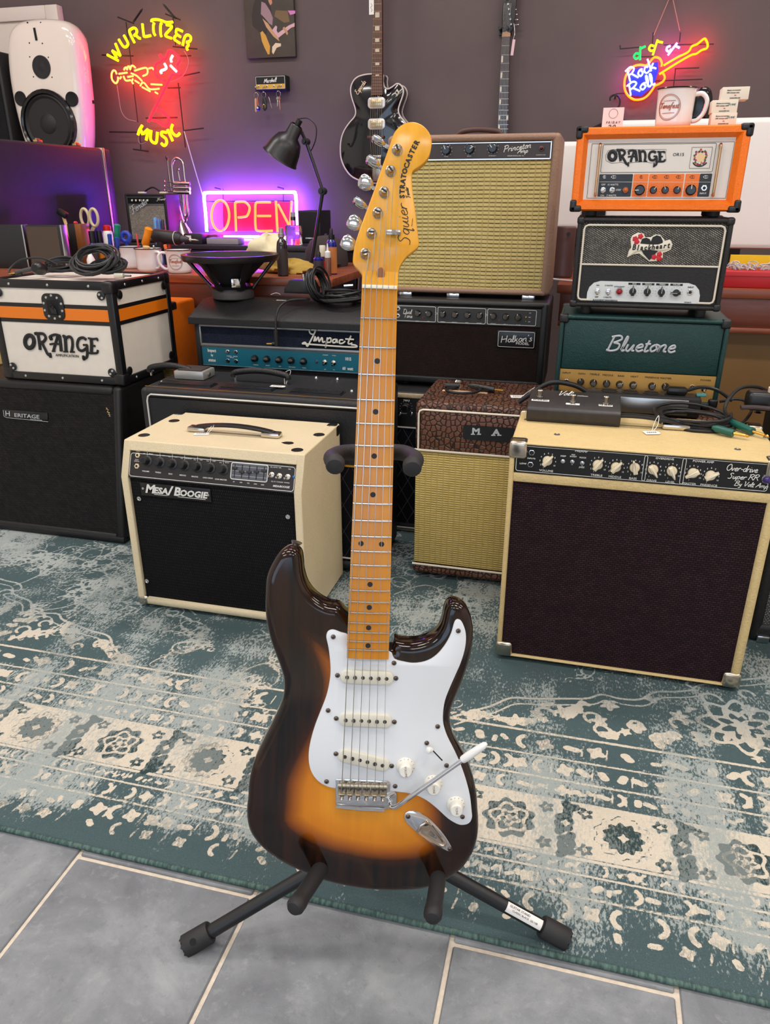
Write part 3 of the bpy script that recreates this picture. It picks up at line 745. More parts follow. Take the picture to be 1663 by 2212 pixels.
 for i in range(3): o = i * 4; ff += [[o, o + 1, o + 5, o + 4],[o + 2, o, o + 4, o + 6],[o + 1, o + 3, o + 7, o + 5]]
 ff += [[0,2,3,1]]
 b.add(vv, ff,1)
 def maple(nm, c1, c2, c3):
  g = G(nm); n1 = g.noise(1.0, g.map(g.co(),(130,3.5,60)), det=4, rough=.6, dist=.3); n2 = g.noise(7, det=3)
  base = g.mix(g.rng(n1,.35,.7), lin(c1), lin(c2)); base = g.mix(g.rng(n2,.45,.75,0,.5), base, lin(c3))
  return g.out(base,.2,0, None,.45)
 mf = maple('maple_fretboard',(204,128,22),(218,146,34),(190,110,16)); mh = maple('maple_headstock',(224,156,44),(234,170,58),(214,142,36))
 obj('neck', b,[mf, mh], th, M)
 xl, xr = edge(ynut + .001)
 obj('nut', B().box(xl + .0004, xr - .0004, ynut - .0022, ynut + .0022, ZF - .003, ZF + .0022,.0007), IVORY, th, M)
 fret_m = plain('fret_wire',(206,200,190),.18,1.0)
 fy = lambda k: ynut - SCALE * (1 - 2 ** (-k / 12.0))
 for k in range(1,22):
  y = fy(k); xl, xr = edge(y)
  obj('fret', B().tube([(xl + .0002 + (xr - xl - .0004) * j / 6, y, ZF - .0009 * (2 * j / 6 - 1) ** 2 + .0003) for j in range(7)],.0012,6), fret_m, th, M)
 for k in (3,5,7,9,12,15,17,19,21):
  y = (fy(k) + fy(k - 1)) / 2; xl, xr = edge(y); c = (xl + xr) / 2
  for q in ((-.013,.013) if k == 12 else (0,)):
   obj('fret_marker', B().cyl((c + q, y, ZF - .003),(c + q, y, ZF + .00012 - .0009 * (q / .026) ** 2),.0034, n=20), BLACK_INK, th, M)
 sp = fc.p(*hz([(455,1950)])[0], ZH); obj('truss_rod_plug', B().lathe([(.0046,0),(.0046,.0018),(.004,.0022)],16, M=Matrix.Diagonal((1,1.75,1,1))), plain('walnut_plug',(150,92,48),.3), th, M @ TR(sp.x, sp.y, ZH + .0006) @ RX(.12))
 # --- tuners
 posts = [fc.p(*p, ZH) for p in hz([(652,465),(574,718),(497,972),(420,1218),(346,1462),(270,1706)])]
 btn = [fc.p(*p, ZH - .012) for p in hz([(452,372),(385,622),(300,872),(230,1115),(168,1352),(92,1592)])]
 pb = mesh('post', B().lathe([(.0064,0),(.0064,.001),(.0052,.0017),(.0044,.003),(.0042,.0034),(.0033,.0046),(.0029,.0072),(.0034,.0102),(.0031,.0115),(.0012,.011)],18),[NICKEL])
 slot = mesh('post_slot', B().box(-.0009,.0009,-.0033,.0033,.0095,.0118),[BLACK_INK])
 ang = [.15,.35,1.15,.25,1.45,1.5]
 for i,(p, q) in enumerate(zip(posts, btn)):
  t = obj('tuner', pb, NICKEL, th, M @ TR(p.x, p.y, ZH - .0002)); obj('post_slot', slot, BLACK_INK, t, RZ(.4 + i * .3))
  d = (q - p); L = d.length; a = math.atan2(d.y, d.x)
  bb = B().tube([(.012,0,-.0125),(L - .004,0,-.0125)],.0024,8)
  prof = [(.0015,0),(.0035,.001),(.0062,.004),(.0078,.008),(.0082,.0125),(.0074,.0165),(.0045,.0185),(.001,.019)]
  K = TR(L - .007,0,-.0125) @ RX(ang[i]) @ RY(PI / 2) @ Matrix.Diagonal((1.12,.52,1,1))
  bb.lathe(prof,18, M=K)
  obj('tuner_button', bb, CHROME, t, RZ(a))
 tp = fc.p(*hz([(608,1456)])[0], ZH)
 obj('string_tree', B().box(tp.x - .0085, tp.x + .0085, tp.y - .003, tp.y + .003, ZH + .0042, ZH + .0056,.0006).cyl((tp.x, tp.y, ZH),(tp.x, tp.y, ZH + .0068),.003, n=12).box(tp.x - .0085, tp.x - .0072, tp.y - .003, tp.y + .003, ZH + .0025, ZH + .005).box(tp.x + .0072, tp.x + .0085, tp.y - .003, tp.y + .003, ZH + .0025, ZH + .005), NICKEL, th, M)
 # --- strings: post, nut, saddle
 nutx = [fc.p(740 + v / 5.53,617).x for v in (267,340,408,478,548,616)]
 sadx = [fc.p(700 + v / 8.315,1698).x for v in (318,465,612,765,915,1065)]
 ysad = fc.p(780,1704).y
 rad = [.00062,.00052,.00043,.00036,.0003,.00026]
 stm = plain('string_steel',(196,190,180),.25,1.0)
 for i in range(6):
  p = posts[5 - i]; mid = []
  if i >= 4: mid = [Vector((tp.x + (i - 4.5) * .008, tp.y, ZH + .0042))]
  pts = [Vector((p.x + .0042, p.y, ZH + .0075))] + mid + [Vector((nutx[i], ynut,-.0012 + .0)), Vector((sadx[i], ysad,0)), Vector((sadx[i], ysad - .006,-.002)), Vector((sadx[i], ysad - .010,-.009))]
  obj('string', B().tube(pts, rad[i] * 1.15,5), stm, th, M)
 # --- pickups
 cov = plain('pickup_cover_aged',(224,218,200),.35); pole = plain('pole_piece',(92,88,84),.35,1.0)
 scr = mesh('screw', B().lathe([(.0033,0),(.0033,.0006),(.0026,.0016),(.001,.0021)],12).box(-.0018,.0018,-.0004,.0004,.0017,.00225, mi=1).box(-.0004,.0004,-.0018,.0018,.0017,.00225, mi=1),[plain('dark_screw',(120,104,92),.3,1.0), BLACK_INK])
 def screw(u, v, par=th, d=ZP): q = fc.p(u, v, d); return obj('screw', scr, NICKEL, par, M @ TR(q.x, q.y, d) @ RZ(random.random()))
 for (a, c, s1, s2) in (((640,925),(978,938),(620,917),(995,936)),((632,1200),(966,1214),(612,1193),(985,1216)),((627,1426),(950,1502),(610,1420),(968,1498))):
  A_, C_ = [fc.p(*p, ZP + .004) for p in z6([a, c])]; ce = (A_ + C_) / 2; an = math.atan2(C_.y - A_.y, C_.x - A_.x); hl = .0349; hw = .0089
  pk = obj('pickup', B().poly(rrect(-hl, hl,-hw, hw, hw - .0006,8),0,.006, bev=.0012), cov, th, M @ TR(ce.x, ce.y, ZP - .0003) @ RZ(an))
  for i in range(6): obj('pole_piece', B().cyl((-.026 + .0104 * i,0,.004),(-.026 + .0104 * i,0,.0068 + .0008 * math.sin(i * 2)),.0026, n=12), pole, pk)
  for s_ in (s1, s2): screw(*z6([s_])[0])
 for s_ in z6([(593,670),(1395,632),(983,838),(560,1142),(1263,1245),(550,1598),(990,1628),(1193,1351),(1320,1495)]) + z7([(1422,637)]): screw(*s_)
 # --- bridge
 bz = lambda p: cz(700,1640,8.315, p)
 pl = bz([(203,385),(212,358),(240,346),(700,364),(1130,386),(1180,410),(1197,450),(1195,570),(1240,580),(1290,600),(1308,650),(1300,820),(1270,850),(1160,890),(1080,908),(650,880),(240,862),(208,825)])
 br = obj('bridge', B().poly(fc.ps(pl, ZB + .003), ZB - .001, ZB + .0032, bev=.0012), CHROME, th, M)
 lip = [fc.p(*p, ZB + .004) for p in bz([(215,840),(650,885),(1080,905)])]
 obj('rear_lip', B().tube([(q.x, q.y, ZB + .005) for q in lip],.0026,8), CHROME, br)
 spx = (sadx[-1] - sadx[0]) / 5
 sad = mesh('saddle', B().box(-.0053,.0053,-.0125,.0035,.0045,.0062,.0006,1).cyl((-.0053,.001,.0085),(.0053,.001,.0085),.0034, n=12).box(-.0053,.0053,-.0135,-.0115,.0045,.0095,.0005,1).cyl((-.003,-.003,.004),(-.003,-.003,.0108),.0011, n=8, mi=1).cyl((.003,-.003,.004),(.003,-.003,.0108),.0011, n=8, mi=1).box(-.0016,.0016,-.0075,-.0045,.006,.0067, mi=2),[plain('saddle_nickel',(168,158,140),.28,1.0, var=.2, vs=400), plain('dark_screw',(0,0,0)), BLACK_INK])
 spring = mesh('spring', B().tube([(.0021 * math.cos(t * 1.0),-.0135 - t * .00019,.0068 + .0021 * math.sin(t)) for t in np.linspace(0,36,60)],.0006,5),[NICKEL])
 bsc = mesh('screw', B().lathe([(.0046,.0),(.0046,.0012),(.0036,.003),(.0015,.0038)],14),[NICKEL])
 for i in range(6):
  s_ = obj('saddle', sad, NICKEL, br, TR(sadx[i], ysad - .001, ZB))
  obj('spring', spring, NICKEL, s_)
  obj('plate_screw', bsc, NICKEL, br, TR(sadx[i], fc.p(700 + 320 / 8.315 + i * 18,1640 + (400 + i * 8) / 8.315, ZB).y, ZB + .003))
 # --- tremolo arm
 AZ = .012
 ap = [(fc.p(*z7([(962,535)])[0], ZB + .002), ZB + .003),(fc.p(*z7([(958,560)])[0], ZB + .012), ZB + .012),(fc.p(*z7([(975,578)])[0],.002),.002),(fc.p(*z7([(1010,565)])[0],.006),.006),(fc.p(*z7([(1070,522)])[0], AZ), AZ),(fc.p(*z7([(1250,395)])[0],.02),.02),(fc.p(*z7([(1428,268)])[0],.028),.028)]
 ta = obj('tremolo_arm', B().tube(cr([(q.x, q.y, z) for q, z in ap],5),.0031,10), CHROME, br)
 a, c = fc.p(*z7([(1420,273)])[0],.028), fc.p(*z7([(1577,166)])[0],.034)
 obj('arm_tip', B().tube([Vector((a.x, a.y,.028)).lerp(Vector((c.x, c.y,.034)), t) for t in (0,.06,.3,.7,.92,1)],[.0045,.0052,.0056,.005,.0042,.002],12), WHITEPL, ta)
 # --- controls
 kn = mesh('knob', B().lathe([(.0125,0),(.0128,.0006),(.0122,.0022),(.0108,.0034),(.0093,.0045),(.0088,.012),(.0084,.0152),(.0076,.0162)],28),[plain('knob_aged_white',(236,232,220),.35)])
 kd = ZP
 for (p, t) in (((1056,318), 'VOLUME'),((1234,430), 'TONE'),((1379,566), 'TONE')):
  q = fc.p(*z7([p])[0], kd + .003); k = obj('knob', kn, WHITEPL, th, M @ TR(q.x, q.y, kd))
  TX.append((t,.0029 / .7, M @ TR(q.x, q.y, kd + .01625) @ RZ(-1.45), th, 'knob_lettering', plain('ink_knob',(120,96,70),.5),.0,0,.03, 'CENTER',2))
  for j in range(10): a = 1.9 - j * .46; TX.append((str(10 - j),.0016 / .7, M @ TR(q.x + .0113 * math.cos(a + .3), q.y + .0113 * math.sin(a + .3), kd + .0032) @ RZ(a - PI / 2 + .3), th, 'knob_lettering', _mc['ink_knob'],.0,0,.08, 'CENTER',1))
 a, c = [fc.p(*p, ZP) for p in z7([(1228,208),(1293,276)])]
 obj('switch_slot', B().tube([(a.x, a.y, ZP),(c.x, c.y, ZP)],.0009,6, flat=(0,0,1)), BLACK_INK, th, M)
 q = fc.p(*z7([(1211,202)])[0], ZP + .006)
 sw = obj('selector_switch', B().tube([(a.x - .001, a.y, ZP - .001),(q.x, q.y, ZP + .008)],.0012,6), CHROME, th, M)
 obj('switch_tip', B().tube([(q.x + .0028, q.y - .0008, ZP + .007),(q.x + .001, q.y, ZP + .0085),(q.x - .0025, q.y + .001, ZP + .011),(q.x - .0035, q.y + .0012, ZP + .0115)],[.003,.0042,.0044,.0025],10), WHITEPL, sw)
 # --- jack plate
 jp = z7([(1047,640),(1056,614),(1080,601),(1115,601),(1160,618),(1210,650),(1270,710),(1320,775),(1356,838),(1354,854),(1325,859),(1260,832),(1190,787),(1120,730),(1065,680)])
 J = [Vector((q.x, q.y)) for q in cr([Vector((q.x, q.y,0)) for q in fc.ps(jp, ZB + .002)],3, True)]; jk = obj('jack_plate', B().poly(J, ZB - .0005, ZB + .0018, bev=.0012), CHROME, th, M)
 cup = fc.ps(z7([(1122,736),(1150,690),(1192,656),(1230,690),(1285,760),(1322,805),(1312,836),(1270,828),(1190,780)]), ZB + .002)
 cx = sum((p.x for p in cup)) / 9; cy = sum((p.y for p in cup)) / 9
 bb = B(); rings2 = [(1.0, ZB + .0021),(.92, ZB + .0034),(.82, ZB + .0024),(.62, ZB + .0019),(.3, ZB + .0018)]
 vv = []; ff = []
 for s_, z in rings2:
  for p in cup: vv.append(Vector((cx + (p.x - cx) * s_, cy + (p.y - cy) * s_, z)))
 for k in range(len(rings2) - 1):
  for i in range(9): j = (i + 1) % 9; ff.append([k * 9 + i, k * 9 + j,(k + 1) * 9 + j,(k + 1) * 9 + i])
 ff.append([(len(rings2) - 1) * 9 + i for i in range(9)])
 bb.add(vv, ff); obj('jack_cup', bb, plain('chrome_warm',(200,180,160),.12,1.0), jk, ang=80)
 for s_ in z7([(1073,635),(1341,842)]): screw(*s_, d=ZB + .0018)
 # --- strap buttons
 sb = mesh('strap_button', B().lathe([(.004,0),(.004,.003),(.0032,.005),(.0034,.008),(.007,.012),(.0075,.0135),(.003,.0145)],16),[NICKEL])
 q = fc.p(*z6([(352,118)])[0], ZB - .024); obj('strap_button', sb, NICKEL, th, M @ frame((q.x - .002, q.y - .001, ZB - .024),(0,0,1),(.25,1,0)))
 q = fc.p(*z7([(770,1038)])[0], ZB - .016); obj('strap_button', sb, NICKEL, th, M @ frame((q.x, q.y + .006, ZB - .022),(0,0,1),(0,-1,0)))
 # --- headstock lettering
 hf = Face(th, GB + n * (ZH + .0002), x, n)
 path = cr([Vector((*p,0)) for p in hz([(716,1050),(714,960),(722,850),(742,730),(785,600),(835,480),(900,350)])],12)
 acc = [0]
 for a, c in zip(path[:-1], path[1:]): acc.append(acc[-1] + (c - a).length)
 ws = [1,.95,1.05,1.05,.95,1.12,1.05,1.05,1,.95,.95,1.05]; tot = sum(ws); s0 = 0
 for ch, w_ in zip('STRATOCASTER', ws):
  s_ = (s0 + w_ / 2) / tot * acc[-1]; s0 += w_
  i = max(j for j in range(len(acc)) if acc[j] <= s_); i = min(i, len(path) - 2); pt = path[i].lerp(path[i + 1],(s_ - acc[i]) / max(1e-6, acc[i + 1] - acc[i])); d = path[i + 1] - path[i]
  text(hf, ch, pt.x, pt.y,10.4, BLACK_INK, rot=math.atan2(-d.y, d.x), bold=.045, d=.0002, ext=.0001, sx=.95)
 a, c = hz([(812,1600),(765,1105)]); script(hf, 'headstock_script', 'Squier', a, c,25,1.7, plain('ink_brown',(52,30,12),.5), shear=.15, d=.0002)
 a, c = hz([(806,1035),(780,905)]); script(hf, 'headstock_script', 'Fender', a, c,8,1.1, BLACK_INK, shear=.2, d=.0002)
 text(hf, 'MADE IN JAPAN', *hz([(832,1330)])[0],1.6, BLACK_INK, rot=PI / 2 - .05, d=.0002, ext=.0001)
 return th
guitar()
def stand():
 piv = at_f(811,1801,.885)
 base = Vector((piv.x, piv.y,0.0))
 th = thing('guitar_stand', 'black tripod guitar stand with rubber yoke under the sunburst guitar', 'guitar stand', base, YAW)
 inv = (Matrix.Translation(base) @ Matrix.Rotation(YAW,4, 'Z')).inverted()
 Lc = lambda p: inv @ Vector(p)
 pv = Lc(piv)
 def leg(tip_px, end_px, z, par_z):
  tip = Lc(at_z(*tip_px, z)); d = (tip - pv); e = pv + d * .06
  lg = obj('leg', B().tube([e, tip],.0108,16), BLACKM, th)
  k = d.normalized(); foot0 = tip - k * .006; foot1 = tip + k * .034
  bb = B().tube([tip - k * .012, tip - k * .010, tip + k * .024],[.0155,.0168,.0172],20)
  # scalloped end
  F_ = frame(tip + k * .024, UP, k)
  vs = []; nn = 36
  for ring in range(2):
   for j in range(nn): a = 2 * PI * j / nn; vs.append(F_ @ Vector((.0172 * math.cos(a),.0172 * math.sin(a),0 if ring == 0 else .007 + .0022 * math.cos(9 * a))))
  fs = [[j,(j + 1) % nn, nn + (j + 1) % nn, nn + j] for j in range(nn)] + [[nn + j for j in range(nn)]]
  bb.add(vs, fs); ft = obj('rubber_foot', bb, RUBBER, lg)
  return lg, tip, k, ft
 l1, t1, k1, f1 = leg((440,2021), None,.0188,0)
 c = t1 + k1 * .012; up_ = (UP - k1 * UP.dot(k1)).normalized(); cam_d = (inv @ CAMP - c).normalized(); sd = (cam_d - k1 * cam_d.dot(k1)).normalized()
 obj('foot_hole', B().cyl(c + sd * .014, c + sd * .0174,.0052, n=16), plain('hole_dark',(10,10,10),.8), f1)
 l2, t2, k2, f2 = leg((1185,2008), None,.027,0)
 # sticker on the right leg
 cl = t2 - k2 * .045; cam_d = (inv @ CAMP - cl).normalized(); sd = (cam_d - k2 * cam_d.dot(k2)).normalized()
 bb = B(); vs = []; m = 8
 for i in range(2):
  for j in range(m + 1): a = -.75 + 1.5 * j / m; yv = k2.cross(sd); vs.append(cl + k2 * (-.030 + .060 * i) + (sd * math.cos(a) + yv * math.sin(a)) * .01105)
 bb.add(vs,[[j, j + 1, m + 2 + j, m + 1 + j] for j in range(m)])
 obj('sticker', bb, PAPER, l2)
 FM = frame(cl + sd * .0112, k2, sd); bM = Matrix.Translation(base) @ Matrix.Rotation(YAW,4, 'Z')
 TX.append(('GUITAR STAND',.0034 / .7, FM @ TR(-.009,.0035,0), th, 'sticker_lettering', BLACK_INK,.0,0,.02, 'CENTER',2))
 TX.append(('CLASSIC BLACK  GS-10B',.0028 / .7, FM @ TR(.001,-.0015,.00005), th, 'sticker_lettering', BLACK_INK,.0,0,.02, 'CENTER',2))
 # rear leg, collar, post
 rear = pv + Vector((.0,.26,-pv.z + .026))
 lg = obj('leg', B().tube([pv, rear],.0108,16), BLACKM, th); k = (rear - pv).normalized()
 obj('rubber_foot', B().tube([rear - k * .03, rear + k * .0],[.0165,.0172],18), RUBBER, lg)
 obj('collar', B().cyl(pv + Vector((0,0,-.035)), pv + Vector((0,0,.035)),.021, n=20).cyl(pv + Vector((0,0,.0)), pv + Vector((0,.03,.0)),.009, n=10), BLACKP, th)
 # yoke behind the neck
 yk = Lc(GN + (GB - GN) * .36); yk = Lc(at_f(806,984,(GN + (GB - GN) * .36).dot(CFW) + .03)); ykb = yk + Vector((0,.012,0))
 obj('post', B().tube(cr([pv, pv + Vector((0,.012,.12)), ykb + Vector((0,.035,-.14)), ykb + Vector((0,.02,0))],6),.0095,14), BLACKM, th)
 lt, rt = Lc(at_f(724,1001,.842)), Lc(at_f(890,1006,.842))
 obj('neck_yoke', B().tube(cr([lt, lt.lerp(Vector((yk.x - .05, ykb.y, ykb.z)),.35) + Vector((-.004,.008,0)), Vector((yk.x - .036, ykb.y, ykb.z)), Vector((yk.x, ykb.y + .002, ykb.z)), Vector((yk.x + .036, ykb.y, ykb.z)), rt.lerp(Vector((yk.x + .05, ykb.y, ykb.z)),.35) + Vector((.004,.008,0)), rt],6),.0103,14), RUBBER, th)
 for p in (lt, rt): obj('end_cap', B().lathe([(.0112,0),(.0112,.01),(.0095,.0125),(.003,.0138)],18), RUBBER, th, frame(p + Vector((0,.004,0)),(1,0,0),(0,-1,-.12)))
 # cradle
 bot = Lc(GB - (GN - GB).normalized() * .165)
 cb_z = bot.z - .035
 for (u0, v0, u1, v1) in ((690,1880,640,1955),(946,1895,935,1975)):
  tip = Lc(at_f(u1, v1,.70)); a = Lc(at_f(u0, v0,.765)); rootp = Vector((a.x * .55, pv.y, pv.z - .02))
  obj('cradle_arm', B().tube(cr([rootp, Vector((a.x * .95, a.y + .07, a.z - .03)), a + Vector((0,.02,-.012)), a, tip],6),.0112,14), RUBBER, th)
  obj('end_cap', B().lathe([(.0118,-.012),(.0125,-.004),(.0122,.003),(.009,.008),(.002,.0095)],18), RUBBER, th, frame(tip,(1,0,0), tip - a))
 return th
stand()
# ---------------------------------------------------------------- amplifier hardware shared by all
def knob_round(name, r, h, m, mark=WHITE_INK, cap=None, n=22):
 if name in bpy.data.meshes: return bpy.data.meshes[name]
 b = B().lathe([(r,0),(r, h * .12),(r * .9, h * .2),(r * .84, h * .92),(r * .74, h)], n)
 if cap is not None: b.lathe([(r * .7, h),(r * .68, h * 1.04),(r * .3, h * 1.05)], n, mi=2)
 if mark is not None: b.box(-r * .07, r * .07, r * .2, r * .8, h * .9, h * 1.03, mi=1); b.box(-r * .07, r * .07, r * .8, r * .93, h * .2, h * 1.0, mi=1)
 return mesh(name, b,[m, mark or WHITE_INK, cap or CHROME])
def knob_chicken(name, r, h, m, mark=WHITE_INK):
 if name in bpy.data.meshes: return bpy.data.meshes[name]
 b = B().lathe([(r,0),(r, h * .25),(r * .86, h * .4),(r * .3, h * .46)],22)
 b.poly([(-r * .42,-r * 1.15),(r * .42,-r * 1.15),(r * .5,0),(r * .13, r * 1.6),(-r * .13, r * 1.6),(-r * .5,0)], h * .2, h, bev=h * .18)
 b.box(-r * .05, r * .05,-r * .2, r * 1.5, h * .98, h * 1.02, mi=1)
 return mesh(name, b,[m, mark])
def jack_mesh(name, r, m=CHROME):
 if name in bpy.data.meshes: return bpy.data.meshes[name]
 b = B().lathe([(r,0),(r, r * .22),(r * .8, r * .3),(r * .72, r * .3)],6).lathe([(r * .74, r * .25),(r * .72, r * .5),(r * .5, r * .5),(r * .46, r * .36)],18)
 b.lathe([(r * .48, r * .38),(r * .02, r * .38)],18, mi=1, caps=False)
 return mesh(name, b,[m, BLACK_INK])
def toggle_mesh(name, r, m=CHROME, up=-1):
 if name in bpy.data.meshes: return bpy.data.meshes[name]
 b = B().lathe([(r,0),(r, r * .3),(r * .8, r * .42),(r * .6, r * .45),(r * .58, r * .8),(r * .4, r * .85)],16)
 b.tube([(0,0, r * .6),(0, up * r * .5, r * 1.6),(0, up * r * .8, r * 2.2),(0, up * r * .84, r * 2.3)],[r * .24, r * .3, r * .4, r * .2],10)
 return mesh(name, b,[m])
def jewel_mesh(name, r, m):
 if name in bpy.data.meshes: return bpy.data.meshes[name]
 b = B().lathe([(r,0),(r, r * .3),(r * .82, r * .55),(r * .74, r * .5)],20).lathe([(r * .75, r * .45),(r * .68, r * .85),(r * .4, r * 1.1),(r * .05, r * 1.18)],12, mi=1)
 return mesh(name, b,[CHROME, m])
def put(fc, name, me, u, v, rot=0.0, d=0.0, par=None, s=1.0):
 q = fc.p(u, v, d); return obj(name, me, None if isinstance(me, bpy.types.Mesh) else CHROME, par or fc.th, fc.M @ TR(q.x, q.y, d) @ RZ(rot) @ Matrix.Scale(s,4))
def outline(fc, name, pts, w, m, par=None, d=.0006, closed=True):
 P = [Vector((q.x, q.y, d)) for q in fc.ps(pts)]
 return obj(name, B().tube(P, w * .5 * fc.k(*pts[0]),6, closed=closed, flat=(0,0,1)), m, par or fc.th, fc.M)
def rr_px(fc, a, b, r, d=0.0):
 """rounded rectangle on the face between pixel a (top left) and pixel b (bottom right)"""
 p, q = fc.p(*a), fc.p(*b); return rrect(p.x, q.x, q.y, p.y, r)
def loop(fc, name, poly2, w, m, par=None, d=.001):
 return obj(name, B().tube([Vector((p[0], p[1], d)) for p in poly2], w / 2,6, closed=True, flat=(0,0,1)), m, par or fc.th, fc.M)
def ticks(fc, u, v, r0, r1, n, m, w=.6, a0=-2.3, a1=2.3, name='tick_marks'):
 b = B(); q = fc.p(u, v); k = fc.k(u, v)
 for i in range(n):
  a = a0 + (a1 - a0) * i / (n - 1); s_, c_ = math.sin(a), math.cos(a)
  b.tube([(q.x + s_ * r0 * k, q.y + c_ * r0 * k,.0004),(q.x + s_ * r1 * k, q.y + c_ * r1 * k,.0004)], w * k * .5,4, flat=(0,0,1))
 return b
def amp_box(th, W, D, Hh, m, fr, rec=.012, r=.01, name='cabinet', back=True, seg=3):
 """open-fronted shell: fr = frame widths (left, right, top, bottom)"""
 l, rr_, t, bt = fr; b = B()
 b.box(0, l,0, D,0, Hh, r, seg).box(W - rr_, W,0, D,0, Hh, r, seg)
 b.box(r, W - r,0, D, Hh - t, Hh, r, seg).box(r, W - r,0, D,0, bt, r, seg)
 b.box(l * .5, W - rr_ * .5, rec + .006, D - .01, bt * .5, Hh - t * .5)
 return obj(name, b, m, th)
def corner(th, W, D, Hh, corners, s, m, t=.0018, r=.012, name='corner_guard'):
 for (cx, cy, cz_) in corners:
  x0 = -t if cx == 0 else W - s; x1 = s if cx == 0 else W + t
  y0 = -t if cy == 0 else D - s; y1 = s if cy == 0 else D + t
  z0 = -t if cz_ == 0 else Hh - s; z1 = s if cz_ == 0 else Hh + t
  obj(name, B().box(x0, x1, y0, y1, z0, z1, r,3), m, th)
def feet(th, W, D, h, r, m, inset=.05, name='foot'):
 me = mesh(name, B().lathe([(r * .8,-h),(r,-h * .8),(r,0)],14),[m])
 for x in (inset, W - inset):
  for y in (inset * .8, D - inset * .8): obj(name, me, m, th, TR(x, y,.0005))
def strap_handle(th, p0, p1, m_strap, m_end, hgt=.022, w=.024, endl=.05, name='handle'):
 """strap handle along x with metal end caps"""
 p0, p1 = Vector(p0), Vector(p1); d = (p1 - p0); L = d.length
 b = B(); n = 14; vs = []
 pts = [p0 + d * (i / n) + Vector((0,0,.006 + hgt * math.sin(PI * i / n) ** .7)) for i in range(n + 1)]
 for p in pts:
  for (y, z) in ((-w / 2,0),(-w / 2,.005),(-w / 4,.0075),(w / 4,.0075),(w / 2,.005),(w / 2,0)): vs.append(p + Vector((0, y, z)))
 fs = []
 for i in range(n):
  for j in range(6): k = (j + 1) % 6; fs.append([i * 6 + j, i * 6 + k,(i + 1) * 6 + k,(i + 1) * 6 + j])
 b.add(vs, fs); h = obj(name, b, m_strap, th)
 for p, sgn in ((p0,1),(p1,-1)):
  obj('handle_end', B().box(p.x - .012 * sgn, p.x + endl * sgn, p.y - w * .62, p.y + w * .62, p.z, p.z + .014,.005,2).cyl((p.x + .012 * sgn, p.y, p.z + .012),(p.x + .012 * sgn, p.y, p.z + .0165),.005, n=10), m_end, h)
 return h
def price_tag(par_loc, label, pts_string, flat_c, rot, w=.034, h=.02, cat='price tag', writing=True, tilt=0.0):
 th = thing('price_tag', label, cat, flat_c, rot)
 obj('card', B().poly([(-w / 2,-h / 2),(w / 2 - .006,-h / 2),(w / 2,-h / 4),(w / 2, h / 4),(w / 2 - .006, h / 2),(-w / 2, h / 2)],0,.0008), PAPER, th, RX(tilt))
 inv = (Matrix.Translation(flat_c) @ Matrix.Rotation(rot,4, 'Z')).inverted()
 obj('string_loop', B().tube(cr([inv @ Vector(p) for p in pts_string],5),.0007,5), PAPER, th)
 if writing:
  b = B(); rs = random.Random(label)
  for i in range(5): x = -w * .34 + i * w * .13; b.tube([(x,-h * .18,.0011),(x + .002, h * .2,.0011),(x + .0035,-h * .1,.0011)],.0005,4)
  obj('handwriting', b, BLACK_INK, th, RX(tilt))
 return th
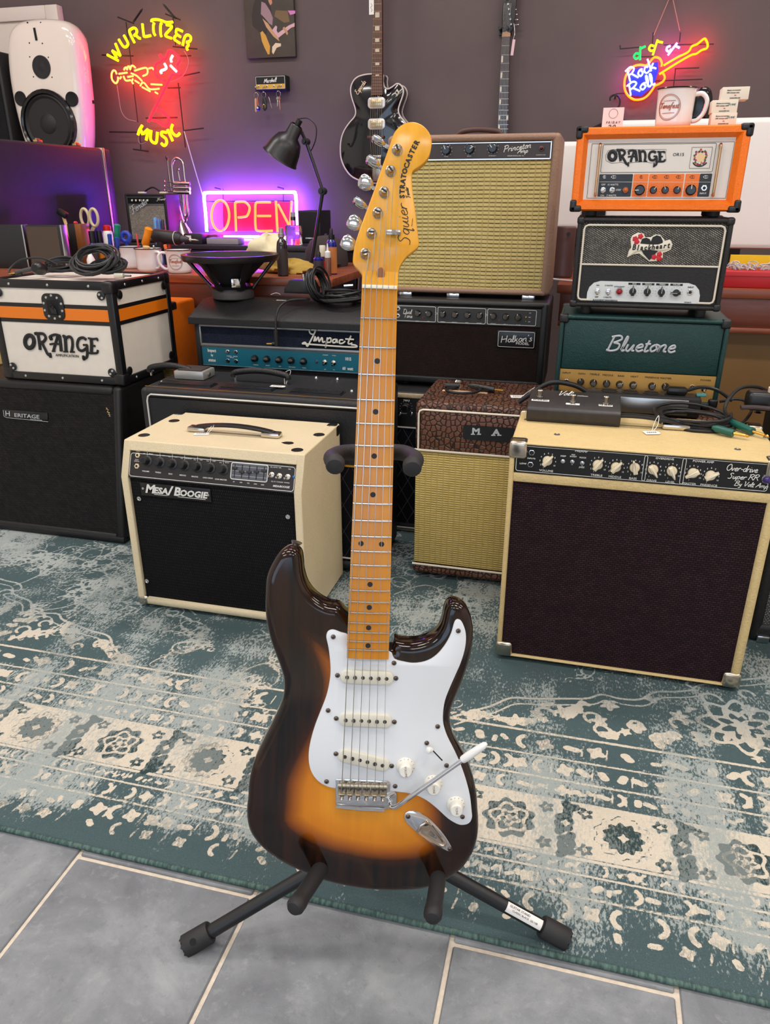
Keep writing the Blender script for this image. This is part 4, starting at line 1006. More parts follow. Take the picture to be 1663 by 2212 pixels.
# ---------------------------------------------------------------- straw combo with black panel (right foreground)
def volt():
 Y, x0, x1, z0 = 1.595,-.128,.430, RUG + .012; W, D, Hh = x1 - x0,.292,.571 - (RUG + .012)
 th = thing('combo_amp', 'straw coloured combo amp with oxblood-black grille and cream chicken-head knobs', 'amplifier',(x0, Y, z0))
 fc = Face(th,(x0, Y, z0)); v = lambda x, y: (1090 + x / 2.902,930 + y / 2.902)
 zp1, zp0 = fc.p(*v(92,88)).y, fc.p(*v(62,262)).y; zr0 = fc.p(*v(40,322)).y; xl = fc.p(*v(62,180)).x; gb = fc.p(1082,1411).y; gx0 = fc.p(1095,1200).x
 b = B(); r = .012
 b.box(0, xl,0, D,0, Hh, r,3).box(W - .022, W,0, D,0, Hh, r,3).box(.006, W - .006,0, D, zp1, Hh, r,3).box(.006, W - .006,0, D,0, gb,.007,3)
 b.box(.01, W - .01,.003,.03, zr0, zp0 - .001,.004,2).box(.01, W - .01,.02, D - .012, gb * .5, zp1 + .004)
 obj('cabinet', b, TAN_TOLEX, th)
 obj('grille', B().box(xl - .004, W - .018,.008,.019, gb - .004, zr0 + .004), cloth_dark('oxblood_cloth',(20,12,16),(64,42,48),.0052,.0105), th)
 pm = plain('panel_black',(18,17,18),.35); pf = Face(th,(x0, Y + .004, z0))
 obj('control_panel', B().box(xl - .002, W - .02,.004,.02, zp0, zp1), pm, th)
 knob = knob_chicken('cream_pointer_knob',.0105,.016, plain('cream_bakelite',(234,218,186),.35), WHITE_INK)
 for (x, y, a) in ((268,188,50),(583,213,57),(697,228,50),(815,232,105),(930,243,-55),(1048,253,-65),(1180,265,212),(1290,280,32)):
  put(pf, 'knob', knob, *v(x, y), math.radians(a) - PI / 2); 
  for i in range(10):
   t = math.radians(235 - i * 30) + (0 if i else 0); q = v(x + 2, y + 4); text(pf, str(i + 1), q[0] + 17 * math.cos(t), q[1] - 17 * math.sin(t),3.4, WHITE_INK, bold=.01)
 jm = jack_mesh('jack_socket_small',.0068)
 for p in ((170,137),(162,212)): put(pf, 'jack_socket', jm, *v(*p))
 tm = toggle_mesh('mini_toggle',.0045)
 for p in ((365,192),(424,195),(486,203)): put(pf, 'toggle_switch', tm, *v(*p), random.choice((0, PI)))
 put(pf, 'pilot_lamp', jewel_mesh('violet_jewel',.0105, plain('violet_jewel',(58,40,110),.1)), *v(1640,303))
 for s_, x, y, h in (('HIGH',121,132,3.6),('INPUTS',167,175,3.0),('LOW',115,207,3.6),('VOLUME',260,252,4.4),('PREAMP',481,130,4.4),('DEEP',367,160,3),('MID',430,152,2.6),('BOOST',430,163,2.6),('ROCK',490,170,3),('JAZZ',483,230,3),('TREBLE',575,280,4.4),('MIDDLE',690,290,4.4),('BASS',803,300,4.4),('OVERDRIVE',1003,177,4.2),('DRIVE',920,313,4.4),('LEVEL',1037,323,4.4),('POWER AMP',1245,195,4.4),('MASTER',1157,333,4.4),('PRESENCE',1278,343,4.4)):
  text(pf, s_, *v(x, y), h, WHITE_INK, bold=.012, sx=1.2)
 script(pf, 'panel_script', 'Over-drive', v(1385,247), v(1582,263),14,1.7, WHITE_INK)
 script(pf, 'panel_script', 'Super RR', v(1395,298), v(1586,312),12,1.6, WHITE_INK)
 script(pf, 'panel_script', 'By Volt Amp Co', v(1437,342), v(1700,366),10,1.4, WHITE_INK)
 for a, c in (((80,92),(876,318)),((880,152),(1114,338)),((1120,170),(1760,392))):
  p = pf.p(*v(*a)); q = pf.p(*v(*c)); yb = pf.p(*v(80,250)).y; yt = pf.p(*v(92,94)).y
  loop(pf, 'panel_outline', rrect(p.x, min(q.x, W - .028), yb, yt,.005),.0012, WHITE_INK)
 corner(th, W, D, Hh,[(0,0,1),(1,0,1),(0,1,1),(1,1,1),(0,0,0),(1,0,0)],.038, plain('worn_chrome',(196,186,170),.22,1.0),.0028,.008)
 tf = lambda u, v_: at_z(u, v_, z0 + Hh) - Vector((x0, Y, z0))
 hn = strap_handle(th, tf(1256,913), tf(1256,913) + Vector((.23,0,0)), BLACKP, plain('handle_nickel',(210,202,190),.2,1.0),.016)
 rv = mesh('rivet', B().lathe([(.007,0),(.0065,.0015),(.004,.002),(.0035,.001)],14),[NICKEL])
 for p in ((1203,939),(1593,971),(1138,907),(1655,945)): q = tf(*p); obj('rivet', rv, NICKEL, th, TR(q.x, q.y, Hh))
 feet(th, W, D,.012,.014, RUBBER)
 return th
volt()
# ---------------------------------------------------------------- cream combo with graphic equaliser (left foreground)
def mesa():
 Y, x0, x1, z0 = 1.602,-1.124,-.626, RUG + .01; W, D = x1 - x0,.315
 Hh = at_y(272,950, Y + .034).z - z0
 th = thing('combo_amp', 'cream combo amp with black ribbed grille, five-band slider window and metal badge', 'amplifier',(x0, Y, z0))
 fl = Face(th,(x0, Y, z0)); zk = fl.p(268,1030).y; SL = .036
 up_n = Vector((0,-(Hh - zk), SL)).normalized(); fu = Face(th,(x0, Y, z0 + zk),(1,0,0), up_n)
 v = lambda x, y: (280 + x / 4.376,940 + y / 4.376)
 # side cheeks: kinked profile
 prof = [(0,0),(0, zk),(SL, Hh),(D, Hh),(D,0)]
 def cheek(xa, xb):
  b = B(); vs = [Vector((x, y, z)) for x in (xa, xb) for (y, z) in prof]; n = len(prof)
  b.add(vs,[list(range(n)),[n + i for i in range(n)][::-1]] + [[i, n + i, n + (i + 1) % n,(i + 1) % n] for i in range(n)]); return b
 tw = .02
 b = cheek(0, tw); c2 = cheek(W - tw, W); b.add(c2.v, c2.f)
 ypan = fu.p(285,965); tz = zk + (Hh - zk) * .73
 # top board, with its front slanting like the panel
 ty = SL * .70
 vs = [Vector((x, y, z)) for x in (tw * .9, W - tw * .9) for (y, z) in ((ty, zk + (Hh - zk) * .72),(SL, Hh),(D, Hh),(D, Hh - .02),(ty + .02, Hh - .03))]
 b.add(vs,[[0,1,2,3,4],[9,8,7,6,5],[0,5,6,1],[1,6,7,2],[2,7,8,3],[3,8,9,4],[4,9,5,0]])
 b.box(tw * .9, W - tw * .9,0, D,0,.022,.004).box(tw * .5, W - tw * .5,.05, D - .01,.01, Hh - .02)
 cab = obj('cabinet', b, CREAM_TOLEX, th)
 me = cab.data; md = cab.modifiers.new('soft_edges', 'BEVEL'); md.width = .006; md.segments = 3; md.limit_method = 'ANGLE'; md.angle_limit = math.radians(40)
 gb = fl.p(302,1299).y
 obj('grille', B().box(tw, W - tw,.008,.02,.021, zk - .002,.004), cloth_dark('black_basket_cloth',(13,13,14),(46,46,48),.0085,.006, amt=.6), th)
 # control panel (slanted)
 hgt = math.hypot(Hh - zk, SL); pm = plain('panel_brown_black',(36,30,27),.4)
 py1 = hgt * .70; obj('control_panel', B().box(tw, W - tw,0.0, py1,-.02,-.003), pm, th, fu.M)
 pf = Face(th, Vector((x0, Y, z0 + zk)) - up_n * .003,(1,0,0), up_n)
 P = pf.ps([v(40,135), v(1592,292), v(1572,522), v(25,355)])
 loop(pf, 'panel_outline', rrect(tw + .003, W - tw - .002,.004, py1 - .004,.007),.0014, WHITE_INK)
 kn = knob_round('black_long_knob',.0105,.02, BLACKP, None); sk = mesh('skirt', B().lathe([(.0145,0),(.0145,.0012),(.011,.003)],24),[BLACKP])
 labs = ('VOLUME', 'TREBLE', 'BASS', 'MIDDLE', 'MASTER', 'LEAD DRIVE', 'LEAD MASTER'); pulls = ('BRIGHT', 'SHIFT', 'SHIFT', 'GAIN BOOST', 'DEEP', 'LEAD', 'BRIGHT')
 lx = ((153,342),(270,353),(387,367),(503,380),(617,393),(740,405),(863,420))
 for i,(x, y) in enumerate(((165,245),(285,260),(402,274),(518,288),(640,301),(762,313),(884,327))):
  k = put(pf, 'knob', kn, *v(x, y)); obj('knob_skirt', sk, BLACKP, k)
  for j in range(9): t = math.radians(200 - j * 37); q = v(x, y); text(pf, str((j * 3 + i) % 10), q[0] + 8.2 * math.cos(t), q[1] - 8.2 * math.sin(t),2.4, WHITE_INK, d=.0018)
  text(pf, labs[i], *v(*lx[i]),2.8, WHITE_INK, bold=.01, sx=1.1)
  text(pf, 'PULL', *v(x - 22, y - 70 + i * .5),2.0, WHITE_INK); text(pf, pulls[i], *v(x + 38, y - 66),2.0, WHITE_INK)
  a, c = v(x + 3, y - 95 - i * 1.0), v(x + 3, y - 55); outline(pf, 'panel_divider',[a, c],.8, WHITE_INK, closed=False)
 jm = jack_mesh('jack_socket_ivory',.0072, plain('ivory_nut',(230,210,170),.35))
 for p in ((77,190),(70,293)): put(pf, 'jack_socket', jm, *v(*p))
 text(pf, 'INPUT', *v(83,152),2.4, WHITE_INK); text(pf, 'FOOT', *v(70,232),2.2, WHITE_INK); text(pf, 'SWITCH', *v(68,247),2.2, WHITE_INK)
 # slider window
 a, c = pf.p(*v(968,245)), pf.p(*v(1298,445))
 obj('equaliser_window', B().poly(rrect(a.x, c.x, c.y, a.y - .003,.005),-.0005,.0006), plain('eq_grey',(86,88,96),.4), th, pf.M)
 loop(pf, 'window_rim', rrect(a.x, c.x, c.y, a.y - .003,.005),.0022, WHITE_INK)
 fr = ('60', '240', '750', '2200', '6600'); so = (.28,.52,.5,.42,.3)
 for i in range(5):
  xx = a.x + (c.x - a.x) * (.1 + .2 * i); y0_, y1_ = c.y + .004, a.y - .007
  obj('slider_slot', B().box(xx - .0012, xx + .0012, y0_, y1_,.0004,.0012), BLACK_INK, th, pf.M)
  ys = y1_ + (y0_ - y1_) * so[i]; obj('slider', B().box(xx - .0065, xx + .0065, ys - .003, ys + .003,.001,.006,.0008), plain('slider_black',(40,38,38),.5), th, pf.M)
  text(pf, fr[i], *v(985 + i * 68,440 + i * 7.5),2.6, WHITE_INK)
 for j in range(3): yy = c.y + (a.y - c.y) * (.22 + .26 * j); obj('scale_line', B().box(a.x + .003, c.x - .003, yy - .0003, yy + .0003,.0005,.0009), WHITE_INK, th, pf.M)
 tm = toggle_mesh('toggle_switch_large',.0072, plain('bright_nickel',(214,206,190),.2,1.0))
 for p in ((1345,375),(1418,387),(1497,395)): put(pf, 'toggle_switch', tm, *v(*p),-.6)
 put(pf, 'pilot_lamp', jewel_mesh('blue_jewel',.0042, plain('blue_jewel',(20,110,190),.1)), *v(1553,397))
 text(pf, 'EQ. AUTO  ON', *v(1382,305),2.6, WHITE_INK); text(pf, 'ON', *v(1512,322),2.6, WHITE_INK); text(pf, 'EQ. IN  STANDBY  POWER', *v(1425,445),2.5, WHITE_INK); text(pf, 'MESA/BOOGIE', *v(1432,487),4.2, WHITE_INK, bold=.02, shear=.25)
 # badge
 gf = Face(th,(x0, Y + .006, z0)); A_, C_ = gf.p(*v(98,440)), gf.p(*v(768,655))
 bh = .036; tl = gf.p(*v(100,442)); trx = gf.p(*v(768,530)).x
 obj('badge', B().box(tl.x, trx, tl.y - bh, tl.y,-.002,.0025,.0008), plain('badge_black',(16,16,17),.3), th, gf.M)
 bf = Face(th,(x0, Y + .0034, z0)); cy = tl.y - bh * .46; w_ = trx - tl.x
 for s_, fx, hh in (('M',.13,.0225),('ESA',.285,.0165),('/',.415,.024),('B',.52,.0225),('OOGIE',.75,.0165)):
  text(bf, s_, tl.x + w_ * fx, cy - (.0 if hh > .018 else .0022), hh, WHITE_INK, px=False, bold=.035, shear=.3, ext=.0006, sx=1.05)
 obj('badge_rule', B().box(tl.x + w_ * .19, tl.x + w_ * .38, cy - .0138, cy - .0126,0,.0006).box(tl.x + w_ * .53, tl.x + w_ * .92, cy - .0138, cy - .0126,0,.0006), WHITE_INK, th, bf.M)
 sc_ = mesh('badge_screw', B().lathe([(.0035,0),(.003,.001),(.0012,.0014)],12),[CHROME])
 for fx in (.035,.965): obj('badge_screw', sc_, CHROME, th, bf.M @ TR(tl.x + w_ * fx, cy,0))
 gs = mesh('grille_screw', B().lathe([(.0068,0),(.006,.002),(.0038,.0024),(.003,.0012)],16),[CHROME])
 for p in ((301,1077),(622,1116),(318,1255),(640,1300)): put(gf, 'grille_screw', gs, *p, d=.0)
 # top: handle, caster sockets, pick, corners
 tf = lambda u, w2: at_z(u, w2, z0 + Hh) - Vector((x0, Y, z0))
 a, c = tf(415,932), tf(600,943)
 strap_handle(th,(a.x,(a.y + c.y) / 2, Hh),(c.x,(a.y + c.y) / 2, Hh), BLACKP, plain('handle_nickel',(0,0,0)),.014, endl=.04)
 for p in ((311,940),(376,909),(642,972),(689,939)):
  q = tf(*p); obj('caster_socket', B().lathe([(.0155,0),(.0145,.0008),(.0135,.0004)],20), plain('socket_black',(20,18,17),.4), th, TR(q.x, q.y, Hh))
 q = tf(621,957); obj('guitar_pick_sticker', B().poly([(-.017,0),(-.006,.009),(.008,.011),(.016,.004),(.016,-.004),(.008,-.011),(-.006,-.009)],0,.0008), BLACKP, th, TR(q.x, q.y, Hh))
 for cx, cy in ((W - .034, D - .034),(.0, D - .034)):
  obj('corner_guard', B().box(cx - (.002 if cx == 0 else 0), cx + .034 + (.002 if cx else 0), cy, D + .002, Hh - .034, Hh + .002,.01,3), BLACKP, th)
 for x_ in (0, W - .028): obj('corner_guard', B().box(x_ - .002, x_ + .03,-.002,.024,-.002,.026,.008,3), plain('worn_chrome',(0,0,0)), th)
 feet(th, W, D,.01,.014, RUBBER)
 return th
mesa()
# ---------------------------------------------------------------- brown crocodile combo
def croc_amp():
 Y, x0, z0 = 1.965,-.424, RUG + .016; W, D, Hh = .80,.30,.549 - (RUG + .016)
 th = thing('combo_amp', 'brown crocodile-pattern combo amp with straw basket-weave grille and cream piping', 'amplifier',(x0, Y, z0))
 fc = Face(th,(x0, Y, z0)); cm = croc('crocodile_vinyl'); zg = fc.p(900,970).y; zb = fc.p(892,1216).y; xg = .012
 b = B().box(0, W,.006, D, zg - .004, Hh,.014,3).box(0, W,.0, D,0, zb,.012,3).box(.004, W - .004,.02, D - .004,.02, Hh - .03)
 obj('cabinet', b, cm, th)
 obj('grille', B().box(.003, W - .003,.004,.06, zb + .002, zg - .002,.006), wicker('straw_weave',.0068,.017,(220,198,128),(196,168,92),(104,84,44),(156,126,66)), th)
 obj('top_panel', B().box(xg + .006, W - .015,-.001,.008, zg, Hh - .024,.002), cm, th)
 t = Hh - .020
 obj('piping', B().tube(cr([(xg,-.001, zg),(xg,-.001, t - .02)],2) + [(xg,-.001, t - .012),(xg + .003,-.001, t - .004),(xg + .012,-.001, t)] + [(W - .012,-.001, t)],.0028,8), PIPING, th)
 obj('piping', B().tube([(0,-.001, zg - .001),(W,-.001, zg - .001)],.0032,8), PIPING, th)
 obj('piping', B().tube([(0,-.001, zb),(W,-.001, zb)],.0032,8), PIPING, th)
 a, c = fc.p(1001,917), fc.p(1003,948); pf = Face(th,(x0, Y - .003, z0))
 obj('name_plate', B().poly(rrect(a.x, a.x + .165, c.y, a.y,.008),0,.003), plain('plate_black',(14,14,15),.3), th, Face(th,(x0, Y - .001, z0)).M)
 pf = Face(th,(x0, Y - .0044, z0)); sil = plain('silver_letter',(186,190,194),.4,.3)
 for s_, u in (('M',1028),('A',1072)): text(pf, s_, u,932 + (u - 1028) * .05,12.5, sil, bold=.045, sx=1.25, ext=.001, name='letter_' + s_.lower())
 for u, o_ in ((1028,6.5),(1072,6.5)):
  for q in (-o_, o_):
   y_ = 938.2 + (u - 1028) * .05; outline(pf, 'letter_serif',[(u + q - 4.5, y_),(u + q + 4.5, y_)],2.6, sil, closed=False)
 q = at_z(990,828, z0 + Hh) - Vector((x0, Y, z0)); obj('handle_knob', B().lathe([(.014,0),(.014,.006),(.009,.012),(.002,.013)],16), NICKEL, th, TR(q.x, q.y, Hh))
 obj('strip', B().box(0,.13,-.008,.008,0,.0008), plain('kraft_label',(216,178,140),.6), th, TR(q.x - .03, q.y - .1, Hh))
 feet(th, W, D,.016,.018, RUBBER,.06)
 return th
croc_amp()
# ---------------------------------------------------------------- black slant cabinet
def heritage():
 x0, x1, z0 = -2.02,-1.392, RUG; Y, Yt, Hh, D = 1.955,2.045,.503,.37; W = x1 - x0
 th = thing('speaker_cabinet', 'large black slant-front speaker cabinet with a silver nameplate under the road case', 'speaker cabinet',(x0, Y, z0))
 SL = Yt - Y; prof = [(0,0),(0,.03),(SL, Hh),(D, Hh),(D,0)]
 def slab(xa, xb, pr):
  vs = [Vector((x, y, z)) for x in (xa, xb) for (y, z) in pr]; n = len(pr)
  b = B(); b.add(vs,[list(range(n)),[n + i for i in range(n)][::-1]] + [[i, n + i, n + (i + 1) % n,(i + 1) % n] for i in range(n)]); return b
 b = slab(W - .03, W, prof); c = slab(0,.03, prof); b.add(c.v, c.f)
 c = slab(.028, W - .028,[(SL * .95, Hh - .03),(SL, Hh),(D, Hh),(D, Hh - .03)]); b.add(c.v, c.f)
 c = slab(.028, W - .028,[(0,0),(0,.03),(.02,.034),(D,.03),(D,0)]); b.add(c.v, c.f)
 c = slab(.02, W - .02,[(.05,.02),(SL + .02, Hh - .02),(D - .01, Hh - .02),(D - .01,.02)]); b.add(c.v, c.f)
 o = obj('cabinet', b, BLK_TOLEX2, th); md = o.modifiers.new('soft_edges', 'BEVEL'); md.width = .012; md.segments = 3; md.limit_method = 'ANGLE'; md.angle_limit = math.radians(40)
 n = Vector((0,-(Hh - .03), SL)).normalized(); fc = Face(th, Vector((x0, Y, z0 + .03)) - n * .006,(1,0,0), n)
 hh = math.hypot(Hh - .06, SL); obj('grille', B().box(.027, W - .027,.002, hh + .008,-.01,0), cloth_dark('black_diagonal_cloth',(16,15,15),(52,49,48),.0045,.014, rot=.5, xy=True), th, fc.M)
 pf = Face(th, Vector((x0, Y, z0 + .03)) - n * .004,(1,0,0), n)
 a, c = pf.p(7,884), pf.p(104,910); obj('name_plate', B().box(a.x, c.x, c.y + .004, a.y,-.002,.002,.001), plain('badge_black',(0,0,0)), th, pf.M)
 lf = Face(th, Vector((x0, Y, z0 + .03)) - n * .0015,(1,0,0), n); sl = plain('silver_letter',(0,0,0))
 text(lf, 'H',17,894,11, sl, sx=1.2, bold=.01); text(lf, 'ERITAGE',58,899,8, sl, sx=1.45, bold=.01); text(lf, 'AMPLIFICATION',78,907,2.4, sl, sx=1.2)
 outline(lf, 'plate_rule',[(7,886),(9,899),(14,902),(104,911)],1.0, sl, closed=False)
 q = pf.p(232,890); b = B(); rs = random.Random(4)
 for i in range(14): t = i / 13; b.box(q.x - .004 + .008 * t + rs.uniform(-.003,.003), q.x - .001 + .008 * t + rs.uniform(-.002,.004), q.y + .012 - .026 * t, q.y + .0135 - .026 * t,-.0025,-.0012)
 obj('torn_threads', b, plain('frayed_thread',(206,176,124),.8), th, pf.M)
 obj('base_rail', B().box(.0, W,-.004,.03,.0,.022,.006), BLK_TOLEX2, th)
 return th
heritage()
# ---------------------------------------------------------------- long black combo with vents on top
def ac_combo():
 Y, x0, x1, z0 = 1.935,-1.252,-.528, RUG + .012; W, D, Hh = x1 - x0,.275,.545 - (RUG + .012)
 th = thing('combo_amp', 'long black combo amp with white piping, three top vents and a diamond grille', 'amplifier',(x0, Y, z0))
 fc = Face(th,(x0, Y, z0)); zm = .335; fr = .03
 amp_box(th, W, D, Hh, BLK_TOLEX,(fr, fr, fr,.03), r=.012)
 obj('top_panel', B().box(fr - .002, W - fr + .002,.003,.02, zm, Hh - fr + .002), tolex('black_grained_vinyl',(26,26,28),.5,200,.5,.2), th)
 obj('grille', B().box(fr - .002, W - fr + .002,.006,.02,.03, zm), diamond('black_diamond_cloth',(12,11,14),(96,84,92),.048), th)
 a = .008; zt = Hh - .017
 obj('piping', B().tube([(fr - a,0,.042),(fr - a,0, zt - .02),(fr - a + .004,0, zt - .007),(fr - a + .014,0, zt),(W - fr + a - .014,0, zt),(W - fr + a - .004,0, zt - .007),(W - fr + a,0, zt - .02),(W - fr + a,0,.042)],.0026,8), PIPEW, th)
 obj('piping', B().tube([(fr,.003,.04),(W - fr,.003,.04)],.0026,8), PIPEW, th)
 obj('gold_stripe', B().box(fr, W - fr,.002,.006, zm - .003, zm + .003), GOLDM, th)
 gf = Face(th,(x0, Y + .005, z0)); text(gf, 'TOP BOOST', W - .16,.064,.007, GOLDM, px=False)
 tf = lambda u, v: at_z(u, v, z0 + Hh) - Vector((x0, Y, z0))
 for (u0, v0, u1, v1) in ((372,817,482,824),(505,822,610,832),(648,833,752,843)):
  p, q = tf(u0, v0), tf(u1, v1); y = .052
  vent = obj('vent', B().box(p.x, q.x, y, y + .05, Hh - .001, Hh + .003,.001), BLACKP, th)
  for j in range(4): obj('slat', B().box(p.x + .003, q.x - .003, y + .006 + j * .011, y + .012 + j * .011, Hh + .003, Hh + .006,.001), BLACKP, vent)
 for (u0, u1, v) in ((520,640,810),(335,428,802)):
  p, q = tf(u0, v + 4), tf(u1, v + 8); yy = .16
  hb = obj('handle', B().tube(cr([(p.x, yy, Hh + .012),(p.x + .01, yy, Hh + .026),((p.x + q.x) / 2, yy, Hh + .035),(q.x - .01, yy, Hh + .026),(q.x, yy, Hh + .012)],6),.0095,10), tolex('handle_leather',(30,28,28),.4,300,.6), th)
  for e in (p.x + .006, q.x - .006): obj('handle_post', B().cyl((e, yy, Hh),(e, yy, Hh + .02),.005, n=10), CHROME, hb)
 for p in ((350,826),(760,845),(735,815),(690,812)): q = tf(*p); obj('top_screw', B().lathe([(.006,0),(.004,.005),(.001,.006)],10), CHROME, th, TR(q.x, min(q.y, D - .02), Hh))
 obj('trim_line', B().box(.004, W - .004,.026,.0285, Hh, Hh + .0008), plain('brass_line',(170,130,70),.4,.5), th)
 feet(th, W, D,.012,.016, RUBBER)
 return th
ac_combo()
# ---------------------------------------------------------------- small black combo behind, head on top of it
def small_vox():
 Y, x0, x1, z0 = 2.285,-.64,-.15, RUG; D = .30
 Hh = at_y(862,846, Y).z - z0; W = x1 - x0
 th = thing('combo_amp', 'black combo amp with grey diamond grille and chrome treble knob beneath the black head', 'amplifier',(x0, Y, z0))
 fc = Face(th,(x0, Y, z0)); zp = fc.p(868,922).y; zs = fc.p(868,859).y; zb = fc.p(868,1136).y
 amp_box(th, W, D, Hh, BLK_TOLEX,(.025,.025,.02,.03), r=.008)
 obj('control_panel', B().box(.02, W - .02,.002,.02, zp, zs), plain('panel_black',(0,0,0)), th)
 obj('gold_trim', B().box(.006, W - .006,-.002,.02, zs, Hh - .004,.003), plain('champagne_cloth',(176,156,124),.6, var=.15, vs=200), th)
 obj('grille', B().box(.02, W - .02,.006,.02, zb, zp - .004), diamond('black_diamond_cloth_wide',(16,17,20),(128,134,144),.042), th)
 obj('base_trim', B().box(.01, W - .01,.0,.02, max(.002, zb - .045), max(.012, zb - .008),.002), plain('champagne_dark',(150,134,112),.7, var=.15, vs=200), th)
 for z in (zp - .001, max(.008, zb - .004)): obj('piping', B().tube([(.01,0, z),(W - .01,0, z)],.0028,8), PIPEW, th)
 pf = Face(th,(x0, Y + .002, z0)); kn = knob_round('chrome_top_knob',.013,.014, BLACKP, None, CHROME)
 for u in (877,915,950): put(pf, 'knob', kn, u,880 + (u - 877) * .03)
 text(pf, 'TREBLE',878,865,3, WHITE_INK); text(pf, 'BRIGHT',873,893,2.6, WHITE_INK)
 for u in range(11): t = math.radians(-130 + u * 26); text(pf, '·',877 + 13 * math.sin(t),880 - 13 * math.cos(t),6, WHITE_INK)
 tm = toggle_mesh('toggle_small_chrome',.005)
 for u in (864,889): put(pf, 'toggle_switch', tm, u,893)
 return th, z0 + Hh
_, VOXTOP = small_vox()
def halkan():
 Y, x0, x1 = 2.365,-.60, at_y(1186,680,2.365).x; z0 = VOXTOP + .014; W, D = x1 - x0,.235; Hh = at_y(1190,655, Y).z - z0
 th = thing('amp_head', 'black amp head with two-section white-lined panel and framed handwritten nameplate', 'amplifier',(x0, Y, z0))
 fc = Face(th,(x0, Y, z0)); v = lambda x, y: (800 + x / 3.696,550 + y / 3.696)
 zt, zp, zb = fc.p(*v(700,418)).y, fc.p(*v(700,556)).y, fc.p(*v(700,985)).y
 fr = .026
 b = B().box(0, fr,0, D,0, Hh,.01,3).box(W - fr, W,0, D,0, Hh,.01,3).box(.006, W - .006,0, D, zt, Hh,.01,3).box(.006, W - .006,0, D,0, max(.012, zb),.006,3).box(.01, W - .01,.02, D - .01,.01, Hh - .02)
 obj('cabinet', b, BLK_TOLEX2, th)
 obj('control_panel', B().box(fr - .002, W - fr + .002,.004,.022, zp, zt + .001), plain('panel_charcoal',(46,44,43),.5), th)
 obj('grille', B().box(fr - .002, W - fr + .002,.009,.022, max(.01, zb - .002), zp), cloth_dark('black_brown_cloth',(20,15,14),(64,46,38),.0032,.0032), th)
 pf = Face(th,(x0, Y + .004, z0)); kn = knob_round('smoke_knob',.0105,.013, plain('smoke_black',(24,24,26),.12), WHITE_INK, plain('smoke_cap',(92,84,76),.2,.8))
 for i,(x, y) in enumerate(((378,467),(468,470),(578,475),(675,478),(775,481),(872,486),(982,490),(1080,496),(1180,501))): put(pf, 'knob', kn, *v(x, y), random.uniform(-1.5,1.5))
 for (a, c) in (((140,405),(520,538)),((540,415),(917,552)),((938,428),(1318,570))):
  p, q = pf.p(*v(*a)), pf.p(*v(*c)); zz0, zz1 = pf.p(*v(700,545)).y, pf.p(*v(700,424)).y
  loop(pf, 'panel_outline', rrect(p.x, q.x, zz0, zz1,.004),.0016, WHITE_INK)
 for x, y in ((528,470),(926,482)): outline(pf, 'panel_arrow',[v(x - 10, y - 10), v(x + 12, y), v(x - 10, y + 10)],.8, WHITE_INK, closed=False)
 script(pf, 'panel_script', 'Dual', v(262,470), v(330,474),9.5,1.0, WHITE_INK,.1); script(pf, 'panel_script', 'Tone', v(268,502), v(335,505),8.5,1.0, WHITE_INK,.1)
 for s_, x, y in (('GAIN',375,532),('VOL 1',466,535),('TREBLE',577,537),('MIDDLE',672,542),('BASS',770,545),('REVERB',868,549),('ATTACK',980,553),('VOL 2',1078,558),('SLAVE',1180,562),('CH',1275,467),('REV',1272,501),('EFF',1268,537)): text(pf, s_, *v(x, y),2.2, WHITE_INK)
 jm = jack_mesh('jack_socket_mid',.0075)
 for p in ((222,432),(220,488)): put(pf, 'jack_socket', jm, *v(*p))
 for p, c in (((422,502),(150,20,24)),((1027,527),(150,20,24)),((1247,466),(70,12,12)),((1243,500),(200,140,30)),((1240,536),(40,110,50))): put(pf, 'indicator_lamp', jewel_mesh('indicator_%d_%d' % c[:2],.0032, plain('indicator_%d_%d' % c[:2], c,.15)), *v(*p))
 gf = Face(th,(x0, Y + .006, z0)); a, c = gf.p(*v(1015,606)), gf.p(*v(1312,742)); zA, zB_ = gf.p(*v(1160,615)).y, gf.p(*v(1160,738)).y
 obj('name_plate', B().box(a.x, c.x, zB_ - .003, zA + .003,-.002,.002,.001), plain('badge_black',(0,0,0)), th, gf.M)
 lf = Face(th,(x0, Y + .0035, z0)); loop(lf, 'plate_outline', rrect(a.x + .004, c.x - .003, zB_, zA,.004),.0013, WHITE_INK)
 script(lf, 'plate_script', "Halkan's", v(1040,702), v(1290,690),14,1.6, WHITE_INK,.12); text(lf, 'MODEL', *v(1213,711),5.4, WHITE_INK, bold=.01, sx=1.1)
 feet(th, W, D,.014,.014, RUBBER)
 return th, z0 + Hh
_, HALTOP = halkan()
